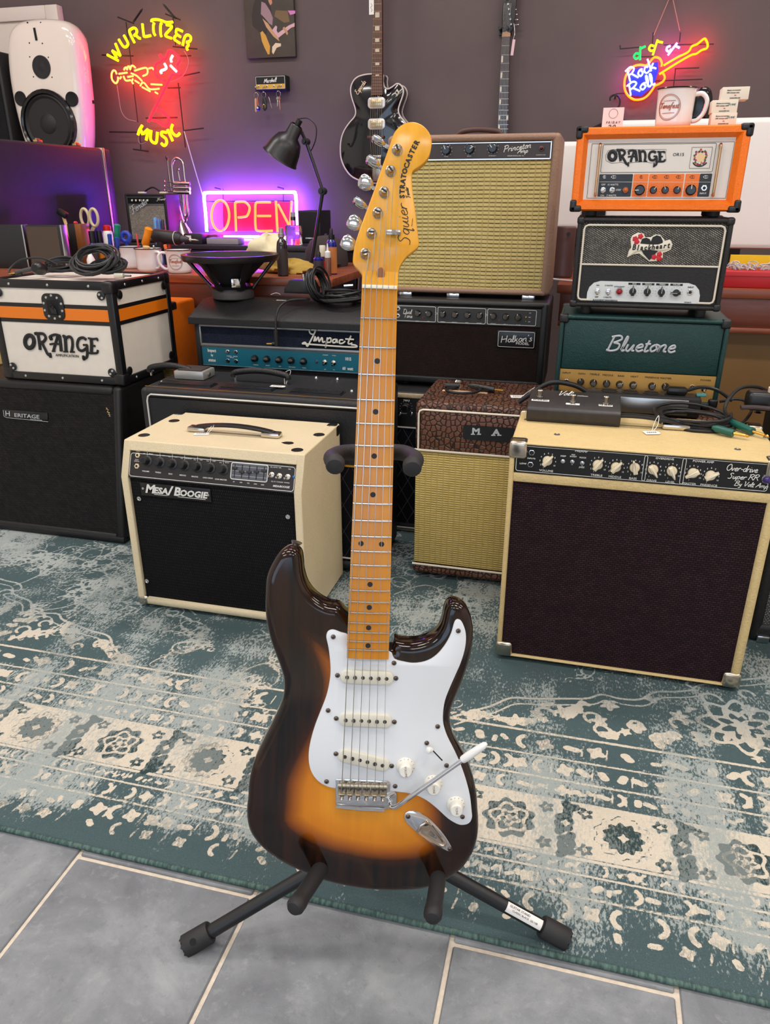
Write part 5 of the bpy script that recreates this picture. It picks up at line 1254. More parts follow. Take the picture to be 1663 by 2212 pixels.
def princeton():
 Y = 2.425; x0, x1 = at_y(836,300, Y).x, at_y(1213,300, Y).x; z0 = HALTOP + .012; W, D = x1 - x0,.235; Hh = at_y(1030,289, Y).z - z0
 th = thing('combo_amp', 'brown combo amp with straw basket-weave grille and dark brown three-knob panel', 'amplifier',(x0, Y, z0))
 fc = Face(th,(x0, Y, z0)); v = lambda x, y: (700 + x / 3.0236, y / 3.0236)
 zt, zp, zb = fc.p(*v(1200,925)).y, fc.p(*v(1200,1032)).y, fc.p(1020,624).y; xl = .03; xr = fc.p(*v(1480,1000)).x
 b = B().box(0, xl,0, D,0, Hh,.014,4).box(xr, W,0, D,0, Hh,.014,4).box(.01, W - .01,0, D, zt, Hh,.014,4).box(.01, W - .01,0, D,0, zb,.012,4).box(.02, W - .02,.025, D - .01,.02, Hh - .02)
 obj('cabinet', b, BROWN_TOLEX, th)
 obj('grille', B().box(xl - .003, xr + .003,.008,.026, zb - .003, zp - .004), wicker('straw_weave_large',.0115,.0185,(224,206,142),(202,178,108),(100,86,52),(160,138,80)), th)
 pm = plain('panel_dark_brown',(58,44,38),.4); obj('control_panel', B().box(xl - .002, xr + .002,.004,.026, zp, zt + .001), pm, th)
 pf = Face(th,(x0, Y + .004, z0)); obj('panel_trim', B().box(xl, xr,.0005,.0075, zp - .004, zp - .0012).box(xr - .0015, xr + .001,.0005,.0075, zp - .004, zt).box(xl, xr,.0005,.0075, zt - .003, zt - .001), CHROME, th)
 kn = knob_round('black_barrel_knob',.0135,.017, plain('gloss_black',(16,15,15),.15), WHITE_INK)
 for (x, y, a) in ((800,982,.5),(952,976,-1.0),(1103,970,.7)): put(pf, 'knob', kn, *v(x, y), a); obj('tick_marks', ticks(pf, *v(x, y),11,12.6,9, WHITE_INK,1.2), WHITE_INK, th, pf.M)
 for s_, x, y in (('TONE',797,1023),('SPEED',947,1020),('INTENSITY',1100,1018)): text(pf, s_, *v(x, y),2.4, WHITE_INK)
 script(pf, 'panel_script', 'Princeton', v(1172,995), v(1352,965),13,1.6, WHITE_INK); script(pf, 'panel_script', 'Amp', v(1262,1002), v(1330,997),9.5,1.4, WHITE_INK)
 text(pf, 'FENDER MUSICAL INST. CO.', *v(1252,1018),2.0, WHITE_INK, bold=.01); text(pf, 'FULLERTON CALIF', *v(1415,1012),1.7, WHITE_INK)
 put(pf, 'pilot_lamp', jewel_mesh('dark_red_jewel',.0085, plain('dark_red_jewel',(74,14,22),.08)), *v(1420,968))
 q = at_y(960,284, Y + .1); lx = lambda u: at_y(u,284, Y + .1).x - x0
 obj('handle', B().tube(cr([(lx(985),.1, Hh + .002),(lx(1000),.1, Hh + .014),(lx(1035),.1, Hh + .018),(lx(1075),.1, Hh + .012),(lx(1085),.1, Hh)],6),.008,10), plain('brown_leather',(70,42,34),.5), th)
 for fx in (.12,.42,.88): obj('foot', B().box(W * fx - .02, W * fx + .02,.0,.03,-.012,.001,.002), CHROME, th); obj('foot', B().box(W * fx - .02, W * fx + .02, D - .04, D - .01,-.012,.001,.002), CHROME, th)
 return th
princeton()
# ---------------------------------------------------------------- the stack of three heads at the right
cloth_dark('plain_black_cloth',(16,16,17),(50,50,52),.004,.004)
SUP = .549
def bluetone():
 Y = 2.05; x0, x1 = -.058,.357; z0 = SUP + .013; W, D = x1 - x0,.225; Hh = at_y(1400,686, Y).z - z0
 th = thing('amp_head', 'dark green amp head with silver script name and gold control panel', 'amplifier',(x0, Y, z0))
 fc = Face(th,(x0, Y, z0)); v = lambda x, y: (1180 + x / 3.443,420 + y / 3.443)
 zg = fc.p(*v(650,1328)).y; fr = .012
 b = B().box(0, fr,0, D,0, Hh,.008,3).box(W - fr, W,0, D,0, Hh,.008,3).box(.004, W - .004,0, D, Hh - fr, Hh,.008,3).box(.004, W - .004,0, D,0, fr,.005,3).box(.006, W - .006,.02, D - .006,.006, Hh - .006)
 obj('cabinet', b, GREEN_TOLEX, th)
 obj('front_board', B().box(fr + .001, W - fr - .001,.006,.021, zg + .002, Hh - fr - .001,.002), GREEN_TOLEX, th)
 obj('control_panel', B().box(fr, W - fr,.008,.022, fr * .6, zg), plain('gold_panel',(206,158,84),.42,.55), th)
 pf = Face(th,(x0, Y + .008, z0))
 for s_, x, y in (('INPUT',150,1327),('GAIN',263,1333),('TREBLE',358,1338),('MIDDLE',457,1344),('BASS',555,1350),('HEAT',655,1355),('PRESENCE',785,1362),('MASTER',888,1368),('POWER',1185,1383)): text(pf, s_, *v(x, y),3.6, BLACK_INK, sx=1.25)
 kn = knob_round('black_chrome_knob',.0095,.014, BLACKP, WHITE_INK, NICKEL)
 for (x, y) in ((255,1393),(350,1400),(448,1405),(545,1411),(645,1416),(785,1424),(885,1428)): put(pf, 'knob', kn, *v(x, y), random.uniform(-1,1))
 put(pf, 'jack_socket', jack_mesh('jack_socket_mid',.0075), *v(150,1390))
 put(pf, 'pilot_lamp', jewel_mesh('navy_jewel',.0075, plain('navy_jewel',(24,30,92),.08)), *v(1085,1435)); put(pf, 'toggle_switch', toggle_mesh('toggle_switch_mid',.0065), *v(1172,1448))
 gf = Face(th,(x0, Y + .0045, z0)); sl = plain('silver_letter',(0,0,0)); script(gf, 'name_script', 'Bluetone', v(448,1160), v(955,1176),31,4.5, sl,.22, d=.0015)
 corner(th, W, D, Hh,[(0,0,1),(1,0,1),(0,1,1),(1,1,1),(0,0,0),(1,0,0)],.022, BLACKP, r=.006)
 feet(th, W, D,.013,.014, RUBBER,.04)
 return th, z0 + Hh
_, BTOP = bluetone()
def blackheart():
 Y = 2.05; x0, x1 = -.036,.325; z0 = BTOP + .021; W, D = x1 - x0,.2; Hh = at_y(1400,470, Y).z - z0
 th = thing('amp_head', 'small black amp head with heart-and-roses badge and cream piping', 'amplifier',(x0, Y, z0))
 fc = Face(th,(x0, Y, z0)); v = lambda x, y: (1180 + x / 3.443,420 + y / 3.443)
 zm = fc.p(*v(760,530)).y; fr = .012
 b = B().box(0, fr,0, D,0, Hh,.009,3).box(W - fr, W,0, D,0, Hh,.009,3).box(.004, W - .004,0, D, Hh - fr, Hh,.009,3).box(.004, W - .004,0, D,0, fr,.006,3).box(.006, W - .006,.018, D - .006,.006, Hh - .006)
 obj('cabinet', b, BLK_TOLEX, th)
 obj('grille', B().box(fr, W - fr,.009,.02, zm, Hh - fr), cloth_dark('silver_black_cloth',(24,22,22),(172,168,160),.0042,.0046,.7,.5), th)
 obj('front_board', B().box(fr, W - fr,.007,.02, fr, zm), BLK_TOLEX, th)
 pi = fr + .005; zt = Hh - fr - .006; zb_ = fr + .006
 P1 = fc.p(*v(320,790)); P2 = fc.p(*v(1125,810))
 obj('piping', B().tube([(P1.x,.004, zb_),(pi + .008,.004, zb_),(pi + .002,.004, zb_ + .003),(pi,.004, zb_ + .01),(pi,.004, zt - .01),(pi + .003,.004, zt - .003),(pi + .01,.004, zt),(W - pi - .01,.004, zt),(W - pi - .003,.004, zt - .003),(W - pi,.004, zt - .01),(W - pi,.004, zb_ + .01),(W - pi - .002,.004, zb_ + .003),(W - pi - .008,.004, zb_),(P2.x,.004, zb_)],.0026,8), PIPING, th)
 obj('piping', B().tube([(pi,.005, zm),(W - pi,.005, zm)],.0024,8), PIPING, th)
 pf = Face(th,(x0, Y + .005, z0)); a, c = pf.p(*v(305,715)), pf.p(*v(1145,730)); z_t = pf.p(*v(740,652)).y; z_b = zb_ - .002; hp = z_t - z_b
 obj('control_panel', B().poly([(c.x, z_b),(c.x, z_b + .4 * hp),(c.x - .004, z_b + .68 * hp),(c.x - .014, z_b + .9 * hp),(c.x - .03, z_t),(a.x + .03, z_t),(a.x + .014, z_b + .9 * hp),(a.x + .004, z_b + .68 * hp),(a.x, z_b + .4 * hp),(a.x, z_b)],-.002,.001), plain('panel_silver_white',(214,218,218),.35), th, pf.M)
 pf = Face(th,(x0, Y + .004, z0)); kn = knob_chicken('black_pointer_knob',.0085,.013, BLACKP, WHITE_INK)
 for (x, y, a_) in ((642,722,0),(750,724,0),(855,728,0),(965,732, PI / 2)):
  put(pf, 'knob', kn, *v(x, y), a_); obj('tick_marks', ticks(pf, *v(x, y),12,13.2,11, BLACK_INK,1.0), BLACK_INK, th, pf.M)
 for s_, x in (('BASS',655),('MIDDLE',758),('TREBLE',862),('VOLUME',968)):
  q = pf.p(*v(x,665 + (x - 655) * .022)); obj('label_strip', B().box(q.x - .0145, q.x + .0145, q.y - .0024, q.y + .0024,0,.0006,0), BLACK_INK, th, pf.M); text(pf, s_, *v(x,665 + (x - 655) * .022),2.7, WHITE_INK, d=.0009, bold=.01)
 tm = toggle_mesh('toggle_switch_mid',.0065)
 for p in ((379,720),(460,724)): put(pf, 'toggle_switch', tm, *v(*p))
 put(pf, 'pilot_lamp', jewel_mesh('red_jewel',.0095, plain('red_jewel',(150,14,26),.1)), *v(542,722))
 put(pf, 'jack_socket', jack_mesh('jack_socket_mid',.0075), *v(1068,727))
 for s_, x, y, h in (('ON',383,676,2.8),('OFF',373,763,2.8),('5 WATTS',465,678,2.8),('3 WATTS',455,766,2.8),('LITTLE GIANT',543,686,2.4),('INPUT',1074,691,3),('BLACKHEART ENGINEERING',437,787,2.8),('USE MATE',1050,803,2.2)): text(pf, s_, *v(x, y), h, BLACK_INK, bold=.008)
 # badge: banner across a black heart with two roses
 gf = Face(th,(x0, Y + .0075, z0)); bx = lambda pts: gf.ps([v(*p) for p in pts])
 cream_ = plain('badge_cream',(234,226,206),.4); bd = obj('badge', B().poly(bx([(600,468),(612,420),(630,395),(626,330),(640,305),(680,284),(722,290),(735,318),(775,318),(810,298),(845,300),(872,330),(880,345),(920,335),(938,370),(925,410),(890,428),(868,432),(866,470),(820,495),(762,498),(730,470),(690,440),(650,445)]),-.001,.0022, bev=.0008), cream_, th, gf.M)
 obj('heart', B().poly(bx([(700,358),(712,330),(742,320),(768,332),(776,350),(790,318),(820,303),(850,312),(866,345),(860,385),(820,430),(765,490),(720,440),(700,400)]),.002,.0034), BLACK_INK, bd)
 rr = plain('rose_red',(196,28,40),.4)
 for (cx, cy) in ((660,330),(700,312),(672,352),(800,465),(840,445),(838,475)):
  q = gf.p(*v(cx, cy)); obj('rose', B().poly([(q.x + .0062 * (1 + .14 * math.cos(5 * t)) * math.cos(t), q.y + .0062 * (1 + .14 * math.cos(5 * t)) * math.sin(t)) for t in np.linspace(0,2 * PI,20)[:-1]],.002,.0036 + cx * 1e-7, bev=.0005), rr, bd)
 obj('banner', B().poly(bx([(612,455),(636,378),(700,366),(770,372),(830,372),(880,356),(925,344),(932,372),(915,402),(880,412),(830,418),(770,412),(700,414),(655,430)]),.0034,.0046, bev=.0004), cream_, bd)
 bf = Face(th,(x0, Y + .0075 - .0046, z0)); 
 for i, ch in enumerate('Blackheart'): text(bf, ch, *v(652 + i * 28.5,397 - (0 if i < 4 else (i - 4) * 3.5) - (3 if i in (0,) else 0)),11.0 if ch in 'Blkht' else 10.0, BLACK_INK, bold=.035, shear=.12, sx=.85, name='badge_lettering')
 corner(th, W, D, Hh,[(0,0,1),(1,0,1),(0,1,1),(1,1,1),(0,0,0),(1,0,0)],.017, BLACKP, r=.006)
 feet(th, W, D,.021,.013, RUBBER,.04)
 return th, z0 + Hh
_, BHTOP = blackheart()
def or15():
 Y = 2.05; x0, x1 = -.057,.331; z0 = BHTOP + .014; W, D = x1 - x0,.2; Hh = at_y(1430,271, Y).z - z0
 th = thing('amp_head', 'bright orange amp head with white front panel on the black head', 'amplifier',(x0, Y, z0))
 fc = Face(th,(x0, Y, z0)); v = lambda x, y: (1240 + x / 3.9315,160 + y / 3.9315)
 xl, xr = .030, W - .034; zt, zb = fc.p(*v(750,568)).y + .004, fc.p(*v(700,1058)).y; rec = .02
 # bevelled orange frame
 o4 = [(.0,.0),(W,0),(W, Hh),(0, Hh)]; i4 = [(xl, zb),(xr, zb),(xr, zt),(xl, zt)]; m4 = [(.017,.016),(W - .019,.016),(W - .019, Hh - .016),(.017, Hh - .016)]
 b = B().box(0, W,.012, D,0,.014,.005).box(0, W,.012, D, Hh - .014, Hh,.005).box(0,.014,.012, D,0, Hh,.005).box(W - .014, W,.012, D,0, Hh,.005).box(.006, W - .006, rec + .01, D - .006,.006, Hh - .006)
 vs = [Vector((x,.014, z)) for x, z in o4] + [Vector((x + (.004 if x == 0 else -.004),.001, z + (.004 if z == 0 else -.004))) for x, z in o4] + [Vector((x,.0, z)) for x, z in m4] + [Vector((x, rec, z)) for x, z in i4]
 fs = []
 for k in range(3):
  for i in range(4): j = (i + 1) % 4; fs.append([k * 4 + i, k * 4 + j,(k + 1) * 4 + j,(k + 1) * 4 + i])
 b.add(vs, fs); obj('cabinet', b, ORANGE_TOLEX, th)
 obj('front_panel', B().box(xl - .004, xr + .004, rec - .004, rec + .01, zb - .004, zt + .004), plain('panel_white',(224,216,206),.35), th)
 pf = Face(th,(x0, Y + rec - .004, z0)); bk = plain('panel_blue_black',(34,38,42),.4); og = plain('panel_orange',(238,118,30),.4)
 loop(pf, 'panel_outline', rr_px(pf, v(152,592), v(1285,1055),.001),.0008, BLACK_INK)
 loop(pf, 'panel_outline', rr_px(pf, v(248,600), v(1172,830),.003),.0009, BLACK_INK)
 zA, zB2 = pf.p(*v(700,848)).y, pf.p(*v(700,1042)).y
 def blk(xa, xb, m): p, q = pf.p(*v(xa,945)), pf.p(*v(xb,945)); return obj('panel_field', B().poly(rrect(p.x, q.x, zB2, zA,.002),-.001,.0005), m, th, pf.M)
 blk(206,490, bk); blk(497,622, og); blk(628,924, og); blk(934,1055, og); blk(1056,1158, bk)
 for a, c in (((216,915),(492,917)),((500,916),(630,918)),((636,917),(935,919)),((940,918),(1160,918))): outline(pf, 'panel_rule',[v(*a), v(*c)],.6, WHITE_INK, closed=False, d=.0008)
 k1 = knob_round('black_gloss_knob_large',.0122,.012, plain('gloss_black',(0,0,0)), WHITE_INK); k2 = knob_round('black_gloss_knob',.0085,.011, plain('gloss_black',(0,0,0)), WHITE_INK)
 for (x, y, a, kk) in ((556,985,1.6, k1),(672,985,-.6, k2),(772,985,.3, k2),(873,985,-.4, k2),(990,985,0, k1)):
  put(pf, 'knob', kk, *v(x, y), a); obj('tick_marks', ticks(pf, *v(x, y),10 if kk is k2 else 13,11.5 if kk is k2 else 14.8,11, BLACK_INK,.8), BLACK_INK, th, pf.M)
 tm = toggle_mesh('toggle_switch_mid',.0065, CHROME)
 for i, p in enumerate(((245,985),(322,985))): put(pf, 'toggle_switch', tm, *v(*p), PI * i)
 put(pf, 'pilot_lamp', jewel_mesh('amber_jewel',.0078, plain('amber_jewel',(196,92,24),.2)), *v(436,985)); put(pf, 'jack_socket', jack_mesh('jack_socket_mid',.0075), *v(1103,968))
 for s_, x, y, m in (('OFF',248,940, WHITE_INK),('15 WATTS',328,940, WHITE_INK),('ON',238,1032, WHITE_INK),('7 WATTS',316,1032, WHITE_INK),('STBY',376,985, WHITE_INK),('INPUT',1094,1014, WHITE_INK)): text(pf, s_, *v(x, y),3.4, m, bold=.01, d=.001)
 text(pf, 'OR15', *v(886,685),6.2, BLACK_INK, sx=1.1)
 for (x, m) in ((258, WHITE_INK),(336, WHITE_INK),(570, BLACK_INK),(686, BLACK_INK),(786, BLACK_INK),(886, BLACK_INK),(1003, BLACK_INK),(1118, WHITE_INK)):
  w_ = 8 if x in (258,570) else 14
  strokes(pf, 'panel_symbol',[[v(x - w_ * 1.6,874), v(x - 4,862), v(x + w_ * 1.4,868)],[v(x - w_ * 1.6,874), v(x - 4,886), v(x + w_ * 1.4,880)],[v(x - 2,864), v(x + 2,886)]],.9, m, d=.0009)
 orange_logo(pf, 'logo', v(283,742), v(772,742),24, BLACK_INK, wm=1.45); 
 ol = [v(x, y) for x, y in ((270,735),(268,690),(290,650),(330,640),(400,646),(470,640),(560,642),(650,640),(720,640),(782,640),(776,680),(782,738),(760,748),(690,742),(660,756),(600,744),(500,750),(440,762),(400,748),(320,760))]
 outline(pf, 'logo_outline', ol,.6, BLACK_INK)
 # crest: a ring of fruit, leaves and birds round an orange disc
 loop(pf, 'crest_frame', rr_px(pf, v(1002,622), v(1148,800),.001),.0007, BLACK_INK)
 cq = pf.p(*v(1074,708)); cb = {}
 rs = random.Random(3)
 for i in range(26):
  t = 2 * PI * i / 26; R = .0125 + rs.uniform(-.002,.003); c_ = ((60,110,60),(214,120,40),(110,80,130),(186,60,60))[i % 4]
  cb.setdefault(c_, B()).poly([(cq.x + R * math.cos(t) + .0026 * math.cos(a), cq.y + R * 1.15 * math.sin(t) + .0026 * math.sin(a)) for a in np.linspace(0,2 * PI,7)[:-1]],.0002,.0006)
 for c_, bb in cb.items(): obj('crest_print', bb, plain('crest_%d_%d_%d' % c_, c_,.5), th, pf.M)
 obj('crest_disc', B().poly([(cq.x + .0088 * math.cos(a), cq.y + .0095 * math.sin(a)) for a in np.linspace(0,2 * PI,25)[:-1]],.0002,.0005), plain('crest_pale',(236,200,150),.5), th, pf.M)
 obj('crest_ribbon', B().tube([(cq.x + .017 * math.cos(t), cq.y - .004 + .015 * math.sin(t),.0006) for t in np.linspace(3.6,5.8,10)],.0014,5, flat=(0,0,1)), BLACK_INK, th, pf.M)
 gm = plain('handle_brass',(196,160,120),.2,1.0)
 for (a, c) in (((226,606),(176,1022)),((1246,606),(1182,1022))):
  p, q = pf.p(*v(*a),.014), pf.p(*v(*c),.014); x = (p.x + q.x) / 2
  obj('front_handle', B().tube(cr([(x, p.y + .001,0),(x, p.y,.01),(x, p.y - .006,.014),(x, q.y + .006,.014),(x, q.y,.01),(x, q.y - .001,0)],4),.0034,10), gm, th, pf.M)
 s = .026
 for (cx, cz_) in ((0,0),(1,0),(0,1),(1,1)):
  b = B(); x_a = -.0022 if cx == 0 else W - s; x_b = s if cx == 0 else W + .0022; z_a = -.0022 if cz_ == 0 else Hh - s; z_b = s if cz_ == 0 else Hh + .0022
  xi = (.012, s) if cx == 0 else (W - s, W - .012); zi = (.012, s) if cz_ == 0 else (Hh - s, Hh - .012)
  if cx == 0: b.box(x_a,.014,-.003,.03, z_a, z_b,.005,3)
  else: b.box(W - .014, x_b,-.003,.03, z_a, z_b,.005,3)
  if cz_ == 0: b.box(x_a, x_b,-.003,.03, z_a,.013,.005,3)
  else: b.box(x_a, x_b,-.003,.03, Hh - .013, z_b,.005,3)
  obj('corner_guard', b, BLACKP, th)
 feet(th, W, D,.014,.014, RUBBER,.05)
 return th, z0 + Hh
_, ORTOP = or15()
# ---------------------------------------------------------------- teal-panelled head on a black cabinet behind the long combo
def impact():
 Y = 2.33; x0 = at_y(424,720, Y).x; x1 = at_y(786,720, Y).x; zb = at_y(442,806, Y).z; W, D = x1 - x0,.225
 zl = at_y(600,686, Y).z; zt = at_y(600,640, Y + D).z
 th = thing('amp_head', 'black amp head with teal control panel and white script name above it', 'amplifier',(x0, Y, zb))
 Hh = zl - zb; Ht = max(Hh + .012, zt - zb); fc = Face(th,(x0, Y, zb)); v = lambda x, y: (380 + x / 3.538,420 + y / 3.538)
 # wedge shaped lid overhanging the front
 e = .016; pr = [(-.02, Hh - .03),(-.02, Hh - .008),(-.012, Hh),(.10, Ht),(D, Ht),(D, Hh - .03)]; vs = [Vector((x, y, z)) for x in (-e, W + e) for y, z in pr]; n = len(pr)
 vs[2].x += .008
 b = B(); b.add(vs,[list(range(n)),[n + i for i in range(n)][::-1]] + [[i, n + i, n + (i + 1) % n,(i + 1) % n] for i in range(n)])
 b.box(-.006,.012,0, D,0, Hh - .02,.004).box(W - .012, W + .006,0, D,0, Hh - .02,.004).box(0, W,0, D,0,.012,.003).box(.004, W - .004,.02, D,.004, Hh - .01)
 o = obj('cabinet', b, BLK_TOLEX, th); md = o.modifiers.new('soft_edges', 'BEVEL'); md.width = .006; md.segments = 2; md.limit_method = 'ANGLE'; md.angle_limit = math.radians(30)
 zg, zp0 = fc.p(*v(700,1175)).y, fc.p(*v(700,1335)).y; zt_ = Hh - .038
 obj('grille', B().box(.012, W - .012,.008,.022, zg, zt_), cloth_dark('navy_black_cloth',(18,20,26),(54,62,86),.003,.004), th)
 fm = plain('dull_silver_trim',(150,150,148),.35,.7); w_ = .01
 obj('trim_frame', B().box(.006, W - .006,.002,.014, zt_ - .002, zt_ + .007,.002).box(.006, W - .006,.002,.014, zg - .004, zg + .006,.002).box(.006,.006 + w_,.002,.014, zg, zt_,.002).box(W - .006 - w_, W - .006,.002,.014, zg, zt_,.002), fm, th)
 obj('control_panel', B().box(.008, W - .008,.006,.022, zp0, zg - .003), plain('teal_panel',(22,100,118),.35), th)
 pf = Face(th,(x0, Y + .006, zb)); loop(pf, 'panel_outline', rrect(.010, W - .010, zp0 + .002, zg - .006,.001),.0014, fm)
 for s_, x, y, h in (('Impact',275,1193,6.5),('by',277,1228,5),('status',277,1266,6.5),('1015',1316,1258,6.5),('60  watt',1314,1332,6.5)): text(pf, s_, *v(x, y), h, WHITE_INK, bold=.03, sx=.78, d=.001)
 for s_, x, y in (('NORMAL - - BRIGHT',430,1237),('INPUTS',428,1247),('NORMAL',612,1303),('BRIGHT',703,1308),('BASS',795,1314),('MID-RANGE',887,1320),('TREBLE',980,1326),('STANDBY',1143,1228),('MAINS',1209,1232),('ON',1140,1337),('ON',1207,1341)): text(pf, s_, *v(x, y),2.0, WHITE_INK)
 jm = jack_mesh('jack_socket_mid',.0075)
 for p in ((396,1200),(458,1204),(398,1270),(460,1274)): put(pf, 'jack_socket', jm, *v(*p))
 kn = knob_round('black_silver_cap_knob',.0115,.016, BLACKP, None, CHROME)
 for x, y in ((606,1252),(697,1257),(790,1263),(884,1268),(978,1274)): put(pf, 'knob', kn, *v(x, y))
 tm = toggle_mesh('toggle_switch_large2',.0078, plain('bright_nickel',(0,0,0)))
 for p in ((1139,1281),(1206,1286)): put(pf, 'toggle_switch', tm, *v(*p))
 put(pf, 'pilot_lamp', jewel_mesh('clear_jewel',.0052, plain('clear_jewel',(60,70,80),.1)), *v(1075,1278))
 gf = Face(th,(x0, Y + .004, zb)); iv = plain('ivory_script',(230,224,210),.4)
 S = [[(1078,1018),(1048,1006),(1022,1030),(1028,1060),(1052,1070)],[(1078,1018),(1060,1060),(1030,1120),(1006,1160),(990,1130),(966,1140)],[(966,1140),(1100,1150),(1260,1162),(1376,1166),(1374,1152),(1340,1148)],[(1056,1122),(1066,1085),(1070,1118),(1090,1090),(1096,1124),(1118,1094),(1124,1128),(1142,1122)],[(1160,1092),(1144,1170),(1160,1108),(1184,1098),(1184,1126),(1158,1130)],[(1226,1106),(1204,1110),(1202,1132),(1222,1128),(1230,1106),(1236,1134)],[(1280,1112),(1256,1112),(1252,1136),(1276,1136),(1296,1120)],[(1340,1078),(1318,1132),(1330,1142),(1350,1134)],[(1296,1104),(1362,1108)]]
 strokes(gf, 'name_script',[[v(*p) for p in s_] for s_ in S],3.4, iv, d=.003)
 strokes(gf, 'script_shadow_plate',[[v(p[0] + 3, p[1] + 4) for p in s_] for s_ in S],6.0, BLACK_INK, d=.0005)
 feet(th, W, D,.012,.014, RUBBER,.04)
 t2 = thing('speaker_cabinet', 'plain black speaker cabinet carrying the teal-panelled head', 'speaker cabinet',(x0 - .02, Y - .01, RUG)); hh = zb - .0125 - RUG
 amp_box(t2, W + .04,.25, hh, BLK_TOLEX2,(.03,.03,.03,.03)); obj('grille', B().box(.028, W + .012,.008,.02,.028, hh - .028), bpy.data.materials['plain_black_cloth'], t2)
 return th,(x0, x1, Y, D, zb + Ht)
_, IMP = impact()
def right_cab():
 Y, x0 = 1.84,.492; W, D = .6,.3; Hh = at_y(1600,903, Y).z - RUG
 th = thing('combo_amp', 'black combo amp with silver-flecked grille beside the straw combo', 'amplifier',(x0, Y, RUG))
 b = B()
 amp_box(th, W, D, Hh, BLK_TOLEX,(.03,.03,.03,.05), r=.012); obj('grille', B().box(.028, W - .028,.006,.02,.048, Hh - .11), cloth_dark('silver_flecked_cloth',(30,28,28),(150,148,146),.005,.007,.8,.0), th)
 obj('control_panel', B().box(.028, W - .028,.006,.02, Hh - .11, Hh - .028), plain('panel_black',(0,0,0)), th)
 kn = knob_round('black_barrel_knob',.0135,.017, BLACKP)
 for i in range(5): obj('knob', kn, BLACKP, th, Matrix.Translation((.12 + i * .09,.006, Hh - .07)) @ RX(PI / 2))
 for x in (.02, W - .05): obj('foot', B().box(x, x + .03,-.006,.02,.0,.02,.003), CHROME, th)
 q = at_z(1638,893, RUG + Hh); obj('top_bolt', B().lathe([(.009,0),(.006,.003),(.001,.0035)],12), CHROME, th, TR(q.x - x0,.06, Hh))
 return Hh
RCTOP = right_cab() + RUG
# ---------------------------------------------------------------- wall: neon signs, poster, key rack, hanging guitars
def neon(fc, name, S, wpx, m, par=None, d=0.0, smooth=True, k=5):
 b = B()
 for st in S:
  P = [Vector((q.x, q.y, d)) for q in (fc.p(*p, d) for p in st)]
  if smooth and len(P) > 2: P = cr(P, k)
  b.tube(P, wpx * .5 * fc.k(*st[0]),8)
 return obj(name, b, m, par or fc.th, fc.M)
def bars(fc, name, S, wpx, m, d=-.03):
 for st in S:
  P = [Vector((q.x, q.y, d)) for q in (fc.p(*p, d) for p in st)]
  obj(name, B().tube(P, wpx * .5 * fc.k(*st[0]),6), m, fc.th, fc.M)
YEL = emit('neon_yellow',(1.0,.80,.0),2.2); GLDN = emit('neon_gold',(1.0,.6,.0),2.0); CRIM = emit('neon_crimson',(1.0,.001,.0025),36.0); HOT = emit('neon_orange_white',(1.0,.04,.008),30.0)
COOL = emit('neon_white',(.75,.95,1.0),1.6); NRED = emit('neon_red',(1.0,.016,.003),38.0); NBLUE = emit('neon_blue_white',(.16,.05,1.0),165.0)
NORG = emit('neon_amber',(1.0,.024,.0),28.0); NGRN = emit('neon_green',(.0,.8,.1),1.3); NVIO = emit('neon_violet_white',(.45,.08,1.0),26.0); NCYN = emit('neon_ice',(.12,.16,1.0),26.0)
